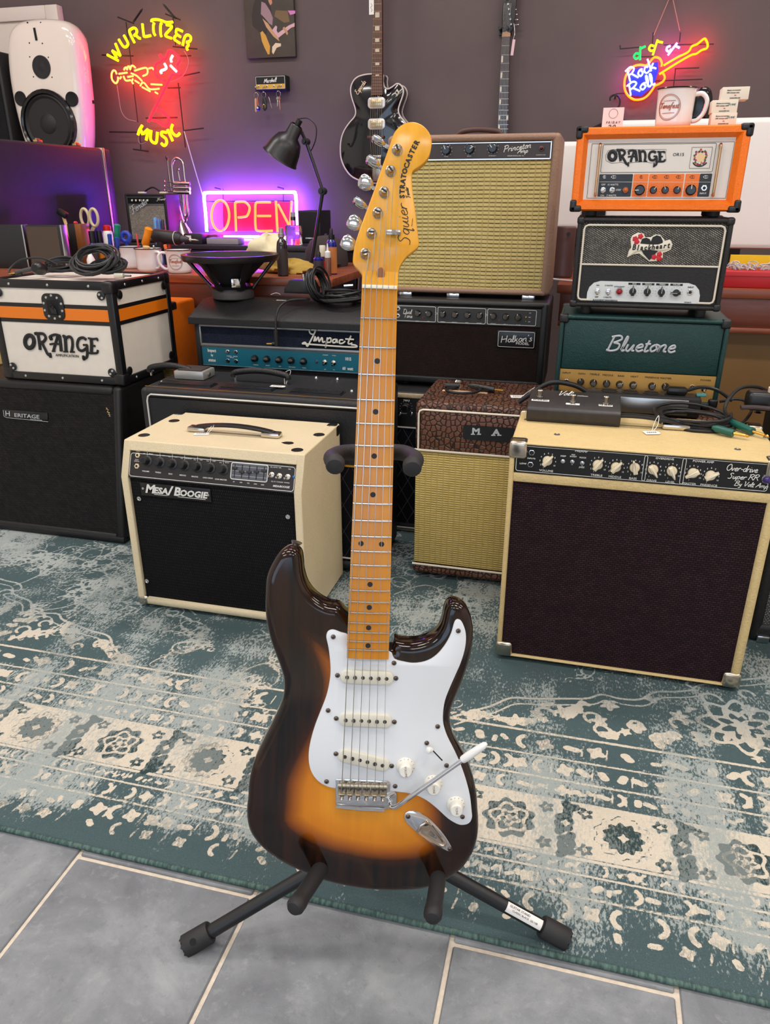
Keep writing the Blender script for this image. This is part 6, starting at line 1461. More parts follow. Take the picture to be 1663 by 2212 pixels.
def wurlitzer():
 Y = WALL_Y - .075; v = lambda p: (220 + p[0] / 7.373,30 + p[1] / 7.373); vv = lambda S: [[v(p) for p in st] for st in S]
 o = at_y(330,180, WALL_Y); th = thing('neon_sign', 'tall neon sign with arched yellow lettering and a red trumpet player', 'neon sign',(o.x, WALL_Y, o.z)); fc = Face(th,(o.x, Y, o.z))
 for S in ([[(85,652),(262,745)],[(238,700),(165,585)],[(165,585),(295,665)],[(295,668),(215,470)]],[[(268,405),(330,505),(370,530),(410,500),(410,450),(350,340)]],[[(520,460),(440,290),(470,240),(520,225),(555,260),(550,310),(510,350)],[(550,350),(590,385),(615,390)]],[[(645,155),(665,330),(685,362),(780,345)]],[[(835,140),(820,190),(825,290),(850,345)]],[[(790,130),(800,97),(880,90),(960,110),(1030,135),(1130,130)],[(955,145),(935,180),(935,310),(950,365)]],[[(1025,175),(1105,190),(1100,230),(1015,330),(1040,365),(1112,388)]],[[(1285,278),(1200,245),(1180,290),(1195,325),(1255,368)],[(1195,330),(1160,370),(1160,410),(1245,468)]],[[(1285,505),(1320,370),(1370,335),(1415,370),(1405,430),(1350,450)],[(1350,450),(1380,490),(1352,540),(1368,578)]]):
  neon(fc, 'neon_letter', vv(S),5.3, YEL)
 for S in ([[(575,1930),(600,1850),(645,1775)],[(620,1850),(652,1925)],[(655,1912),(735,1838)],[(738,1835),(705,2015)]],[[(785,1850),(775,1990),(820,2050),(868,2040),(885,1880)]],[[(1030,1890),(960,1882),(950,1930),(1020,1990),(1030,2060),(990,2098),(945,2060)]],[[(1045,1840),(1128,2025)]],[[(1128,1758),(1105,1830),(1130,1900),(1190,1942),(1243,1900)]]):
  neon(fc, 'neon_letter', vv(S),6.0, GLDN)
 neon(fc, 'neon_tube', vv([[(925,645),(985,730),(1030,690),(1060,600),(1100,585),(1150,620),(1230,690),(1235,750),(1195,820),(1215,890),(1252,940),(1235,970),(1130,958),(1100,985),(1030,1120),(740,1715)]]),5.2, CRIM, d=.006, k=4)
 neon(fc, 'neon_tube', vv([[(880,1525),(960,1550),(1060,1650),(1050,1740),(1010,1785),(960,1760),(880,1710),(780,1685)]]),5.4, CRIM)
 neon(fc, 'neon_tube', vv([[(960,745),(870,790),(845,850),(850,950),(900,1010),(1000,1060)]]),4.6, CRIM)
 neon(fc, 'neon_tube', vv([[(1130,660),(1100,720),(1110,770)],[(995,790),(1025,850),(1010,880),(940,910),(950,950)],[(1090,820),(1190,920)]]),5.2, COOL)
 neon(fc, 'neon_tube', vv([[(235,960),(215,910),(180,905),(155,960),(165,1050),(220,1105),(255,1060),(255,1000)],[(270,955),(405,935)],[(355,900),(360,870),(388,852),(400,888),(412,845),(438,838),(450,885),(465,838),(495,825),(535,860)],[(520,905),(690,858),(728,900),(715,960),(650,990)],[(745,870),(800,860),(825,890)],[(465,945),(560,990),(640,1070)],[(285,1035),(310,1000)],[(345,990),(380,1060),(460,1055)],[(410,1005),(500,990)],[(495,1030),(480,1080),(500,1112)],[(525,1060),(595,1105)],[(610,1150),(640,1100),(680,1105),(750,1190),(830,1200),(915,1190)],[(780,1120),(960,1130)],[(640,1165),(770,1235)],[(845,1245),(892,1272)]]),3.6, HOT)
 bars(fc, 'frame_bar', vv([[(385,130),(440,560)],[(440,560),(505,1150)],[(505,1150),(575,1730)],[(600,1800),(620,2160)],[(1130,50),(1175,500)],[(1215,1100),(1330,2130)],[(250,50),(510,155)],[(1010,0),(1250,95)],[(1130,520),(1520,560)],[(1240,670),(1420,665)],[(1290,985),(1560,930)],[(120,1880),(560,1885)],[(1300,1860),(1620,1820)],[(495,2155),(740,2190)],[(0,655),(500,670)],[(700,1660),(1200,1650)],[(1050,1180),(1250,1175)]]),2.6, BLACKM)
 wire = plain('clear_wire',(150,140,140),.3)
 for st in ([(1310,590),(1370,700),(1372,830),(1280,1000),(1090,1085)],[(240,1130),(270,1330),(310,1550),(400,1670),(545,1710)],[(590,1950),(580,2010),(620,2070),(700,2045)]): neon(fc, 'wire', vv([st]),1.4, wire, d=-.015)
 # hanging chain: links up to two hooks near the ceiling
 for a, c in (((470,110),(600,-80)),((1130,50),(950,-160))):
  p, q = fc.p(*v(a)), fc.p(*v(c)); n = 14
  for i in range(n):
   t = (i + .5) / n; m = p.lerp(q, t); an = math.atan2(q.y - p.y, q.x - p.x)
   obj('chain_link', B().tube([(.009 * math.cos(s_) * 1.0,.0045 * math.sin(s_),0) for s_ in np.linspace(0,2 * PI,9)[:-1]],.0012,5, closed=True), BLACKM, th, fc.M @ TR(m.x, m.y,-.02) @ RZ(an) @ RX(PI / 2 * (i % 2)))
 neon(fc, 'power_cord',[[v((1310,1870)),(412,335),(425,380),(438,424)]],2.2, plain('white_cord',(214,200,206),.4), d=-.03)
wurlitzer()
def open_sign():
 Y = WALL_Y - .05; v = lambda p: (400 + p[0] / 3.687, p[1] / 3.687); vv = lambda S: [[v(p) for p in st] for st in S]
 o = at_y(540,465, WALL_Y); th = thing('neon_sign', 'rectangular OPEN neon sign with orange letters in a blue-white tube border', 'neon sign',(o.x, WALL_Y, o.z)); fc = Face(th,(o.x, Y, o.z))
 neon(fc, 'border_tube', vv([[(172,1845),(162,1700),(150,1575),(156,1548),(175,1535),(500,1532),(840,1530),(872,1540),(882,1570),(885,1700),(890,1845)]]),6.4, NBLUE, k=4)
 neon(fc, 'border_tube', vv([[(190,1888),(590,1886)],[(710,1892),(830,1892)]]),6.0, NBLUE)
 neon(fc, 'neon_letter', vv([[(280 + 70 * math.cos(t),1717 + 122 * math.sin(t)) for t in np.linspace(1.35,1.35 + 2 * PI - .12,26)]]),5.2, NRED, d=.004)
 neon(fc, 'neon_letter', vv([[(405,1842),(398,1650),(402,1615),(430,1608),(480,1612),(513,1655),(495,1715),(465,1728),(420,1732)]]),5.2, NRED, d=.004)
 neon(fc, 'neon_letter', vv([[(680,1612),(600,1612),(562,1622),(558,1700),(560,1800),(580,1838),(695,1838)],[(575,1720),(682,1720)]]),5.2, NRED, d=.004)
 neon(fc, 'neon_letter', vv([[(735,1848),(722,1600)],[(738,1625),(836,1812)],[(848,1600),(832,1830)]]),5.2, NRED, d=.004, smooth=False)
 p = fc.ps([v(q) for q in ((290,1612),(835,1608),(838,1840),(300,1842))])
 obj('backing_sheet', B().poly(p,-.022,-.019), plain('red_backing',(170,30,40),.4), th, fc.M)
 bars(fc, 'frame_bar', vv([[(170,1605),(890,1600)],[(180,1830),(890,1828)],[(300,1500),(310,1840)],[(780,1495),(785,1838)]]),2.0, BLACKM, d=-.024)
 for a in ((235,1495),(735,1490)): bars(fc, 'hook', vv([[(a[0], a[1]),(a[0] + 50, a[1] + 12)]]),2.6, BLACKM, d=-.03)
open_sign()
def rock_sign():
 Y = WALL_Y - .06; v = lambda p: (1330 + p[0] / 7.559,70 + p[1] / 7.559); vv = lambda S: [[v(p) for p in st] for st in S]
 o = at_y(1420,150, WALL_Y); th = thing('neon_sign', 'guitar shaped neon sign reading Rock Roll with three coloured notes', 'neon sign',(o.x, WALL_Y, o.z)); fc = Face(th,(o.x, Y, o.z))
 neon(fc, 'guitar_tube', vv([[(745,560),(752,500),(720,430),(660,405),(610,420),(540,500),(490,540),(400,530),(300,550),(220,620),(160,720),(140,830),(150,940),(200,1030),(280,1090),(360,1100),(450,1080),(530,1020),(600,930),(640,870),(700,845),(770,800),(800,740),(780,680),(745,665)]]),4.6, NORG, k=4)
 neon(fc, 'guitar_tube', vv([[(780,540),(1000,410),(1180,320),(1240,230),(1330,190),(1440,105),(1480,140),(1500,210),(1480,260),(1400,290),(1310,350),(1230,370),(1000,500),(710,682)]]),4.6, emit('neon_red_amber',(1.0,.022,.0),42.0), k=4)
 for s_, a, c, h in (('Rock',(225,812),(668,590),27),('Roll',(232,1038),(640,845),24)):
  script(fc, 'neon_script', s_, v(a), v(c), h,3.2, NCYN,.05, d=.006, flat=False, n=7)
 obj('blue_sheet', B().poly(fc.ps([v(q) for q in ((232,620),(420,560),(690,470),(700,620),(620,860),(420,1035),(240,1020),(190,820))]),-.014,-.011), plain('blue_backing',(18,30,190),.3), th, fc.M)
 for m, S in ((NGRN,[[(395,452),(400,232)],[(402,265),(485,225)],[(395,362),(335,342),(296,390),(330,430),(392,398)]]),(YEL,[[(603,372),(682,118)],[(688,150),(768,165)],[(622,225),(572,212),(542,262),(570,300),(615,292)]]),(NVIO,[[(850,372),(1002,172)],[(968,215),(1042,255)],[(892,222),(842,240),(830,290),(870,312),(905,272)]])):
  neon(fc, 'note_tube', vv(S),4.4, m)
 bars(fc, 'frame_bar', vv([[(70,270),(400,240)],[(70,210),(75,280)],[(610,0),(590,330)],[(1055,0),(1040,160)],[(780,205),(1600,190)],[(960,592),(1360,578)],[(640,792),(1415,765)],[(975,600),(940,900)],[(0,1000),(420,985)],[(400,400),(700,392)]]),2.2, BLACKM)
 q = fc.p(1449,-12); neon(fc, 'hanging_cord',[[(1412,76),(1449,-12)],[(1468,66),(1451,-12)]],1.8, plain('pink_cord',(190,140,130),.5), d=-.03, smooth=False)
 obj('hook', B().cyl((q.x, q.y,-.06),(q.x, q.y,-.022),.004, n=8), BLACKM, th, fc.M)
rock_sign()
def poster():
 x0, x1 = at_y(537,128, WALL_Y).x, at_y(642,124, WALL_Y).x; z0 = at_y(590,126, WALL_Y).z; Hh = .37; D = .022
 th = thing('canvas_print', 'canvas print of a musician in a dark jacket playing a pale guitar', 'picture',(x0, WALL_Y - D, z0)); W = x1 - x0
 obj('canvas', B().box(0, W,0, D,0, Hh,.002), plain('canvas_dark',(74,66,56),.7, var=.2, vs=8), th)
 fc = Face(th,(x0, WALL_Y - D, z0)); v = lambda p: (520 + p[0] / 8.507, p[1] / 8.507)
 for i,(nm, c, pts) in enumerate((('stage_smoke',(120,96,66),[(640,190),(860,200),(900,400),(800,420),(620,300)]),('stage_light',(214,130,190),[(865,195),(1000,195),(1000,250),(910,275)]),('jacket',(54,46,42),[(240,60),(330,-120),(520,-120),(545,100),(565,250),(500,500),(470,620),(350,600),(220,480),(200,300)]),('shirt',(158,128,134),[(380,30),(450,60),(540,200),(590,330),(580,470),(520,430),(440,330),(370,260)]),
           ('head',(196,140,110),[(500,-20),(570,-10),(580,60),(545,100),(515,40)]),('trousers',(214,160,70),[(360,600),(400,570),(460,650),(540,850),(530,1000),(500,1000),(440,880),(390,760)]),('guitar_horn',(214,170,190),[(575,560),(640,470),(670,490),(660,560),(700,640),(640,700),(590,640)]),('guitar_body',(226,204,176),[(580,860),(640,790),(740,800),(740,850),(660,880),(600,1000),(575,960)]),('guitar_neck',(216,172,178),[(640,640),(880,470),(990,420),(990,490),(930,510),(690,700)]),('forearm',(200,156,116),[(400,340),(500,430),(600,580),(690,690),(710,760),(600,670),(470,500)]),('hand',(196,146,108),[(800,490),(850,560),(872,620),(850,650),(820,590),(770,520)]))):
  obj(nm, B().poly(fc.ps([v(p) for p in pts]),0,.0005 + i * .00012), plain('print_%s' % nm, c,.7), th, fc.M)
poster()
def key_rack():
 D = .055; Y = WALL_Y - D; v = lambda p: (520 + p[0] / 8.507, p[1] / 8.507)
 a, c = at_y(*v((256,1395)), Y), at_y(*v((822,1395)), Y); zb = at_y(*v((550,1662)), Y).z; W, Hh = c.x - a.x, a.z - zb
 th = thing('key_rack', 'amplifier shaped key rack with gold strip on the wall', 'key rack',(a.x, Y, zb)); fc = Face(th,(a.x, Y, zb))
 obj('box', B().box(0, W,0, D,0, Hh,.004,2), BLK_TOLEX, th); obj('front_cloth', B().box(.006, W - .006,-.001,.002, Hh * .42, Hh - .006), plain('plate_black',(0,0,0)), th)
 obj('gold_strip', B().box(.006, W - .006,-.0012,.002,.008, Hh * .42), plain('gold_panel_small',(226,172,60),.4,.3), th)
 loop(fc, 'white_trim', rrect(.005, W - .005,.007, Hh - .005,.002),.002, PIPEW, d=.001)
 script(fc, 'name_script', 'Marshall', v((430,1528)), v((655,1500)),8.5,1.5, WHITE_INK,.3, d=.003)
 for x in (335,480,612,745): put(fc, 'key_socket', jack_mesh('jack_socket_tiny',.0052), *v((x,1592 - (x - 335) * .03)), d=.0015)
 for i,(x, y, kind, lab) in enumerate(((280,1600,0, 'key ring with a wooden tag and a blue ball fob on the wall rack'),(420,1590,1, 'key ring with a black leather drop fob on the wall rack'),(690,1570,2, 'plain bunch of two keys on a steel ring on the wall rack'))):
  q = at_y(*v((x, y)), Y - .012); t = thing('key_ring', lab, 'keys', q)
  obj('plug', B().cyl((0,.014,0),(0,-.006,0),.0035, n=10), CHROME, t)
  obj('strap', B().tube(cr([(0,-.004,-.002),(-.003,-.004,-.014),(0,-.004,-.026),(.003,-.004,-.014)],4),.001,5, closed=False), BLACKP, t)
  obj('ring', B().tube([(.0105 * math.cos(s_),-.004,-.036 + .0125 * math.sin(s_)) for s_ in np.linspace(0,2 * PI,17)[:-1]],.0009,5, closed=True), NICKEL, t)
  if kind == 0:
   obj('tag', B().poly([(-.009,-.006),(-.004,0),(.001,-.006),(0,-.055),(-.006,-.062),(-.01,-.055)],0,.002), plain('tag_wood',(206,160,120),.6), t, Matrix.Translation((0,-.004,-.046)) @ RX(PI / 2))
   obj('fob', B().sphere((.008,-.006,-.092),.0105,14), plain('blue_ball',(40,40,120),.2), t); obj('fob_spot', B().cyl((.008,-.0166,-.090),(.008,-.0158,-.090),.0045, n=12), WHITE_INK, t); obj('ribbon', B().tube([(.004,-.004,-.046),(.008,-.005,-.08)],.0022,6), plain('coral_ribbon',(220,110,90),.6), t)
  elif kind == 1:
   obj('fob', B().poly([(.012 * math.sin(s_) * (1 + .3 * math.cos(s_ / 2)),-.03 - .03 * math.cos(s_)) for s_ in np.linspace(0,2 * PI,20)[:-1]],0,.006, bev=.002), BLACKP, t, Matrix.Translation((0,-.003,-.044)) @ RX(PI / 2))
   obj('fob_emblem', B().tube([(.006 * math.cos(s_),-.0098,-.085 + .008 * math.sin(s_)) for s_ in np.linspace(0,2 * PI,13)[:-1]],.001,5, closed=True), GOLDM, t); obj('key', B().box(.012,.015,-.006,-.004,-.10,-.05,.0005), NICKEL, t, RY(-.25))
  else:
   for j, a_ in enumerate((.0,.12)): obj('key', B().box(-.0025,.0025,-.006 - j * .003,-.004 - j * .003,-.105 + j * .015,-.06,.0005).poly([(.007 * math.cos(s_),-.055 + .008 * math.sin(s_)) for s_ in np.linspace(0,2 * PI,12)[:-1]],.004 + j * .003,.006 + j * .003, M=RX(PI / 2)), NICKEL if j else plain('copper_key',(190,130,110),.3,1.0), t, RY(a_ - .05))
key_rack()
def archtop():
 D = .075; Y = WALL_Y - D - .03; v = lambda p: (720 + p[0] / 5.53, p[1] / 5.53)
 o = at_y(*v((500,2190)), Y); th = thing('archtop_guitar', 'black hollow-body guitar with white binding hanging on the wall', 'guitar',(o.x, Y, o.z)); fc = Face(th,(o.x, Y, o.z))
 L = [(455,885),(380,892),(300,915),(245,960),(212,1030),(208,1100),(225,1180),(255,1270),(268,1340),(250,1400),(190,1470),(130,1560),(95,1660),(84,1780),(95,1900),(140,2010),(210,2100),(300,2150),(400,2178),(500,2188)]
 R = [(600,2182),(720,2155),(820,2100),(900,2010),(950,1890),(962,1760),(945,1640),(905,1540),(850,1455),(795,1385),(775,1315),(795,1235),(825,1150),(836,1085),(812,1025),(762,1000),(705,1038),(650,1064),(608,1035),(592,960),(588,885)]
 P = [Vector((q.x, q.y)) for q in cr([Vector((p.x, p.y,0)) for p in fc.ps([v(q) for q in L + R])],3, True)]
 ar = sum(P[i - 1].x * P[i].y - P[i].x * P[i - 1].y for i in range(len(P)))
 if ar < 0: P.reverse()
 gl = plain('gloss_black_lacquer',(14,14,15),.12, coat=.5); n = len(P)
 cx = sum(p.x for p in P) / n; cy = sum(p.y for p in P) / n
 b = B(); rings = [(1.0,-D),(1.0,0),(.97,.0015),(.9,.006),(.75,.0125),(.5,.017),(.2,.019)]; vs = []; fs = []
 for s_, z in rings:
  for p in P: vs.append(Vector((cx + (p.x - cx) * s_, cy + (p.y - cy) * s_, z)))
 for k in range(len(rings) - 1):
  for i in range(n): j = (i + 1) % n; fs.append([k * n + i, k * n + j,(k + 1) * n + j,(k + 1) * n + i])
 fs += [[(len(rings) - 1) * n + i for i in range(n)], list(range(n))[::-1]]
 b.add(vs, fs); obj('body', b, gl, th, fc.M)
 wh = plain('white_binding',(226,210,204),.4)
 for z in (0,-D): obj('binding', B().tube([Vector((p.x, p.y, z)) for p in P],.0036,6, closed=True), wh, th, fc.M)
 q0, q1 = fc.p(*v((478,0)),.03), fc.p(*v((455,1128)),.03); r0, r1 = fc.p(*v((578,0)),.03), fc.p(*v((582,1128)),.03)
 ex = 1.42; tl = q1 + (q0 - q1) * ex; tr = r1 + (r0 - r1) * ex
 vs = [(q1.x, q1.y,.03),(r1.x, r1.y,.03),(tr.x, tr.y,.03),(tl.x, tl.y,.03),(q1.x, q1.y,.005),(r1.x, r1.y,.005),(tr.x, tr.y,.008),(tl.x, tl.y,.008)]
 obj('neck', B().add(vs,[[0,1,2,3],[4,7,6,5],[0,4,5,1],[1,5,6,2],[2,6,7,3],[3,7,4,0]]), plain('rosewood',(86,54,44),.45, var=.2, vs=30), th, fc.M)
 obj('headstock', B().poly([(tl.x - .012, tl.y),(tr.x + .012, tr.y),(tr.x + .02, tr.y + .15),((tl.x + tr.x) / 2, tl.y + .17),(tl.x - .02, tl.y + .15)],.005,.02), gl, th, fc.M)
 zf = .0305; brass = plain('fret_brass',(190,140,110),.3,1.0)
 for y in (1128,1090,1050,1012,975,938,905,870,832,785,735,685,630,572,510,445,372,300,220,130,45):
  t = (1128 - y) / 1128; l, r = q1.lerp(q0, t), r1.lerp(r0, t); obj('fret', B().tube([(l.x, l.y, zf),(r.x, r.y, zf)],.0011,5), brass, th, fc.M)
 pearl = plain('pearl_inlay',(226,214,190),.3)
 for y, h, w in ((178,26,26),(335,24,26),(478,20,24),(600,18,24),(763,13,24),(898,7,22)):
  c = fc.p(*v((524, y)),.03); k = fc.k(*v((524, y))) / 5.53; obj('inlay', B().box(c.x - w * k, c.x + w * k, c.y - h * k, c.y + h * k,.029,.0308), pearl, th, fc.M)
 for y in (1230,1482):
  c = fc.p(*v((514, y)),.022); pk = obj('pickup', B().poly(rrect(c.x - .0415, c.x + .0415, c.y - .0235, c.y + .0235,.016,6),.012,.024, bev=.002), plain('pickup_frame',(216,208,204),.25,.5), th, fc.M)
  obj('pickup_cover', B().box(c.x - .029, c.x + .029, c.y - .014, c.y + .014,.022,.0285,.001), plain('pickup_gold',(206,188,150),.25,.7), pk)
  for i in range(6): obj('pole_screw', B().cyl((c.x - .02 + .008 * i, c.y,.028),(c.x - .02 + .008 * i, c.y,.0292),.0018, n=8), plain('dark_pole',(70,60,52),.4), pk)
 blk = plain('sound_hole_dark',(3,3,3),.9)
 for pts, dots in (([(335,1478),(300,1475),(278,1530),(270,1600),(248,1680),(215,1745),(185,1740)],[(338,1488),(178,1722)]),([(695,1478),(730,1475),(755,1530),(765,1600),(790,1680),(820,1745)],[(692,1488),(838,1722)])):
  b = B(); Q = cr([Vector((p.x, p.y,.0175 - abs(i - 3) * .0012)) for i, p in enumerate(fc.ps([v(p) for p in pts],.016))],4); b.tube(Q,[.002 + .004 * math.sin(PI * i / (len(Q) - 1)) for i in range(len(Q))],6, flat=(0,0,1))
  for d in dots: c = fc.p(*v(d),.016); b.cyl((c.x, c.y,.010),(c.x, c.y,.0178),.0048, n=12)
  obj('sound_hole', b, blk, th, fc.M)
 for i in range(6):
  t = i / 5; a, c = fc.p(*v((452 + 120 * t,1128)),.034), fc.p(*v((440 + 140 * t,1620)),.034); u0 = fc.p(*v((490 + 80 * t,0)),.034); e = fc.p(*v((470 + 90 * t,2120)),.02)
  top = a + (u0 - a) * ex; obj('string', B().tube([(top.x, top.y,.033),(a.x, a.y,.034),(c.x, c.y,.036),(e.x, e.y,.022)],.0006,4), plain('string_bronze',(170,140,110),.3,1.0), th, fc.M)
 c = fc.p(*v((510,1640)),.02); obj('bridge', B().box(c.x - .04, c.x + .04, c.y - .006, c.y + .006,.015,.034,.002), plain('rosewood',(0,0,0)), th, fc.M)
 c = fc.p(*v((515,2130)),.02); obj('tailpiece', B().box(c.x - .02, c.x + .02, c.y - .014, c.y + .09,.014,.018,.002).box(c.x - .024, c.x + .024, c.y + .085, c.y + .1,.012,.022,.003), NICKEL, th, fc.M)
 c = fc.p(*v((765,1108)),.006); obj('selector_plate', B().poly([(c.x - .011, c.y),(c.x, c.y - .015),(c.x + .011, c.y),(c.x, c.y + .015)],.002,.0125), pearl, th, fc.M); obj('selector_tip', B().cyl((c.x, c.y,.011),(c.x, c.y,.024),.004, n=10), BLACKP, th, fc.M)
 sf = Face(th,(o.x, Y - .0155, o.z)); script(sf, 'name_script', 'Esparda', v((292,1135)), v((392,985)),10,1.4, plain('gold_script',(222,196,160),.3),.2, d=.001)
 hq = fc.p(*v((528,-320)),0); obj('wall_hook', B().cyl((tl.x, tl.y - .02,-D - .03),(tl.x, tl.y - .02,.04),.006, n=8).cyl((tr.x, tr.y - .02,-D - .03),(tr.x, tr.y - .02,.04),.006, n=8), BLACKM, th, fc.M)
 g = at_y(*v((455,85)), Y - .035); t2 = thing('price_tag', 'white price tag tied to the neck of the black hollow-body guitar', 'price tag', g)
 obj('card', B().box(-.011,.011,-.0005,.0005,-.028,.028,0), PAPER, t2); obj('string_loop', B().tube(cr([(0,0,.026),(-.008,0,.036),(.004,0,.046),(.012,0,.03)],4),.0008,5), PAPER, t2)
 obj('handwriting', B().tube([(-.002,-.001,-.018),(.004,-.001,-.01),(-.004,-.001,-.002),(.004,-.001,.006),(-.003,-.001,.014)],.0008,4), BLACK_INK, t2)
archtop()
def second_guitar():
 Y = WALL_Y - .06; v = lambda p: (700 + p[0] / 3.0236, p[1] / 3.0236); o = at_y(1085,300, Y)
 th = thing('electric_guitar', 'dark electric guitar with block inlays hanging behind the brown combo amp', 'guitar',(o.x, Y, o.z - .45)); fc = Face(th,(o.x, Y, o.z - .45))
 a, b_, c, d = fc.p(*v((1162,235))), fc.p(*v((1213,235))), fc.p(*v((1133,870))), fc.p(*v((1202,870))); ex = 1.25
 lo_l, lo_r = a + (c - a) * ex, b_ + (d - b_) * ex
 vs = [(lo_l.x, lo_l.y,0),(lo_r.x, lo_r.y,0),(b_.x, b_.y,0),(a.x, a.y,0),(lo_l.x, lo_l.y,-.02),(lo_r.x, lo_r.y,-.02),(b_.x, b_.y,-.018),(a.x, a.y,-.018)]
 obj('neck', B().add(vs,[[0,1,2,3],[4,7,6,5],[0,4,5,1],[1,5,6,2],[2,6,7,3],[3,7,4,0]]), plain('ebony_neck',(62,46,42),.4), th, fc.M)
 obj('nut', B().poly(fc.ps([v(p) for p in ((1160,240),(1215,238),(1216,215),(1190,205),(1164,212))]),-.016,.001), plain('maple_plain',(206,150,100),.4), th, fc.M)
 obj('headstock', B().poly(fc.ps([v(p) for p in ((1164,214),(1158,130),(1168,20),(1180,-80),(1230,-120),(1262,-70),(1252,20),(1248,110),(1240,170),(1218,214))]),-.02,-.004, bev=.002), plain('headstock_dark',(34,26,26),.25), th, fc.M)
 for i in range(6):
  p = fc.p(*v((1222 - i * 5,160 - i * 33))); t = obj('tuner', B().lathe([(.006,0),(.004,.005),(.004,.009)],10), CHROME, th, fc.M @ TR(p.x, p.y,-.004)); obj('tuner_button', B().tube([(0,0,-.01),(.022,0,-.01)],.002,6).sphere((.027,0,-.01),.0065,8, sc=(1,.6,1)), CHROME, t)
 for i in range(14):
  t = 1 - 2 ** (-(i + 1) / 12.0); t *= 1.72; l, r = a.lerp(c, t), b_.lerp(d, t); obj('fret', B().tube([(l.x, l.y,.0005),(r.x, r.y,.0005)],.001,5), plain('fret_wire',(0,0,0)), th, fc.M)
  if i + 1 in (3,5,7,9,12,14):
   t0 = (1 - 2 ** (-i / 12.0)) * 1.72; m = a.lerp(c,(t + t0) / 2); h = (t - t0) * (a - c).length * .38; w = .0095; obj('inlay', B().box(m.x + .001, m.x + w, m.y - h, m.y + h,-.001,.0007), plain('pearl_inlay',(0,0,0)), th, fc.M)
   if i + 1 == 12: m2 = b_.lerp(d,(t + t0) / 2); obj('inlay', B().box(m2.x - w, m2.x - .001, m2.y - h, m2.y + h,-.001,.0007), plain('pearl_inlay',(0,0,0)), th, fc.M)
 for i in range(6):
  t = (i + .5) / 6; p, q = a.lerp(b_, t), lo_l.lerp(lo_r, t); obj('string', B().tube([(p.x, p.y + .12,.004),(p.x, p.y,.003),(q.x, q.y - .3,.006)],.0005,4), plain('fret_wire',(0,0,0)), th, fc.M)
 m = (lo_l + lo_r) / 2; bod = [(m.x + x_, m.y + y_) for x_, y_ in ((-.03,.0),(-.08,.05),(-.13,.07),(-.15,.03),(-.13,-.06),(-.11,-.13),(-.14,-.2),(-.16,-.28),(-.13,-.36),(-.06,-.4),(.04,-.4),(.13,-.36),(.17,-.27),(.15,-.18),(.12,-.12),(.13,-.04),(.13,.01),(.1,.03),(.06,-.01),(.03,0))]
 obj('body', B().poly([(p.x, p.y) for p in cr([Vector((x, y,0)) for x, y in bod],4, True)],-.045,-.006, bev=.006), plain('gloss_black_lacquer',(0,0,0)), th, fc.M)
 p = fc.p(*v((1150,190))); obj('wall_hook', B().cyl((p.x, p.y,-.06),(p.x, p.y,.03),.007, n=8).cyl((p.x + .034, p.y,-.06),(p.x + .034, p.y,.03),.007, n=8).box(p.x - .01, p.x + .045, p.y - .015, p.y + .015,-.06,-.045), BLACKM, th, fc.M)
 g = at_y(*v((1233,310)), Y - .02); t2 = thing('price_tag', 'pink paper tag dangling from the headstock of the dark guitar', 'price tag', g)
 obj('card', B().box(-.006,.006,-.0005,.0005,-.03,.03,0), plain('pink_paper',(226,190,196),.7), t2, RY(.1)); obj('string_loop', B().tube(cr([(0,0,.03),(.004,0,.06),(-.002,0,.09),(.006,.0,.045)],4),.0008,5), PAPER, t2)
second_guitar()
# ---------------------------------------------------------------- benches, cases, loudspeakers
BZ = .8
WOODT = wood('bench_wood',(168,92,58),(120,58,36),.3,6,0); WOODD = wood('bench_front_wood',(128,66,44),(96,46,30),.35,6,0)
def bench(x0, x1, y0, y1, label, tan=False):
 th = thing('workbench', label, 'table',(x0, y0,0)); W, D = x1 - x0, y1 - y0
 obj('top', B().box(0, W,0, D, BZ - .028, BZ,.003), WOODT, th)
 obj('apron', B().box(.012, W - .012,.008,.03, BZ - .128, BZ - .028,.001), WOODD, th); obj('bottom_rail', B().box(.012, W - .012,.004,.03, BZ - .134, BZ - .118,.002), WOODT, th)
 for x in (.02, W - .07):
  for y in (.05, D - .08): obj('leg', B().box(x, x + .05, y, y + .05,0, BZ - .028,.003), BLACKM, th)
 if tan: obj('back_panel', B().box(.25, W - .1,.1,.12,.25, BZ - .03), plain('tan_panel',(150,112,66),.45, var=.12, vs=4), th)
 return th
bench(-2.75,-.862,2.6,3.29, 'reddish wood workbench crowded with tools, mugs and bottles')
bench(-.093,1.7,2.62,3.29, 'reddish wood desk behind the stack of amp heads', True)
SBZ = at_y(560,531,3.32).z
def sideboard():
 x1 = at_y(706,533,3.32).x; th = thing('sideboard', 'low black sideboard against the back wall under the OPEN sign', 'cabinet',(-2.25,3.32,0)); W = x1 + 2.25
 obj('body', B().box(0, W,.01,.5,.04, SBZ - .02,.003), plain('sideboard_black',(34,31,36),.5), th); obj('top', B().box(-.005, W + .005,0,.51, SBZ - .02, SBZ,.002), plain('sideboard_top',(44,40,46),.35), th)
 for i in range(3): d = obj('door', B().box(W * i / 3 + .004, W * (i + 1) / 3 - .004,.0,.012,.06, SBZ - .026,.002), plain('sideboard_door',(30,27,31),.45), th); obj('handle', B().cyl((W * (i + .85) / 3,-.012,.6),(W * (i + .85) / 3,.002,.6),.006, n=8), BLACKM, d)
 obj('plinth', B().box(.02, W - .02,.03,.49,0,.041), BLACKM, th)
sideboard()
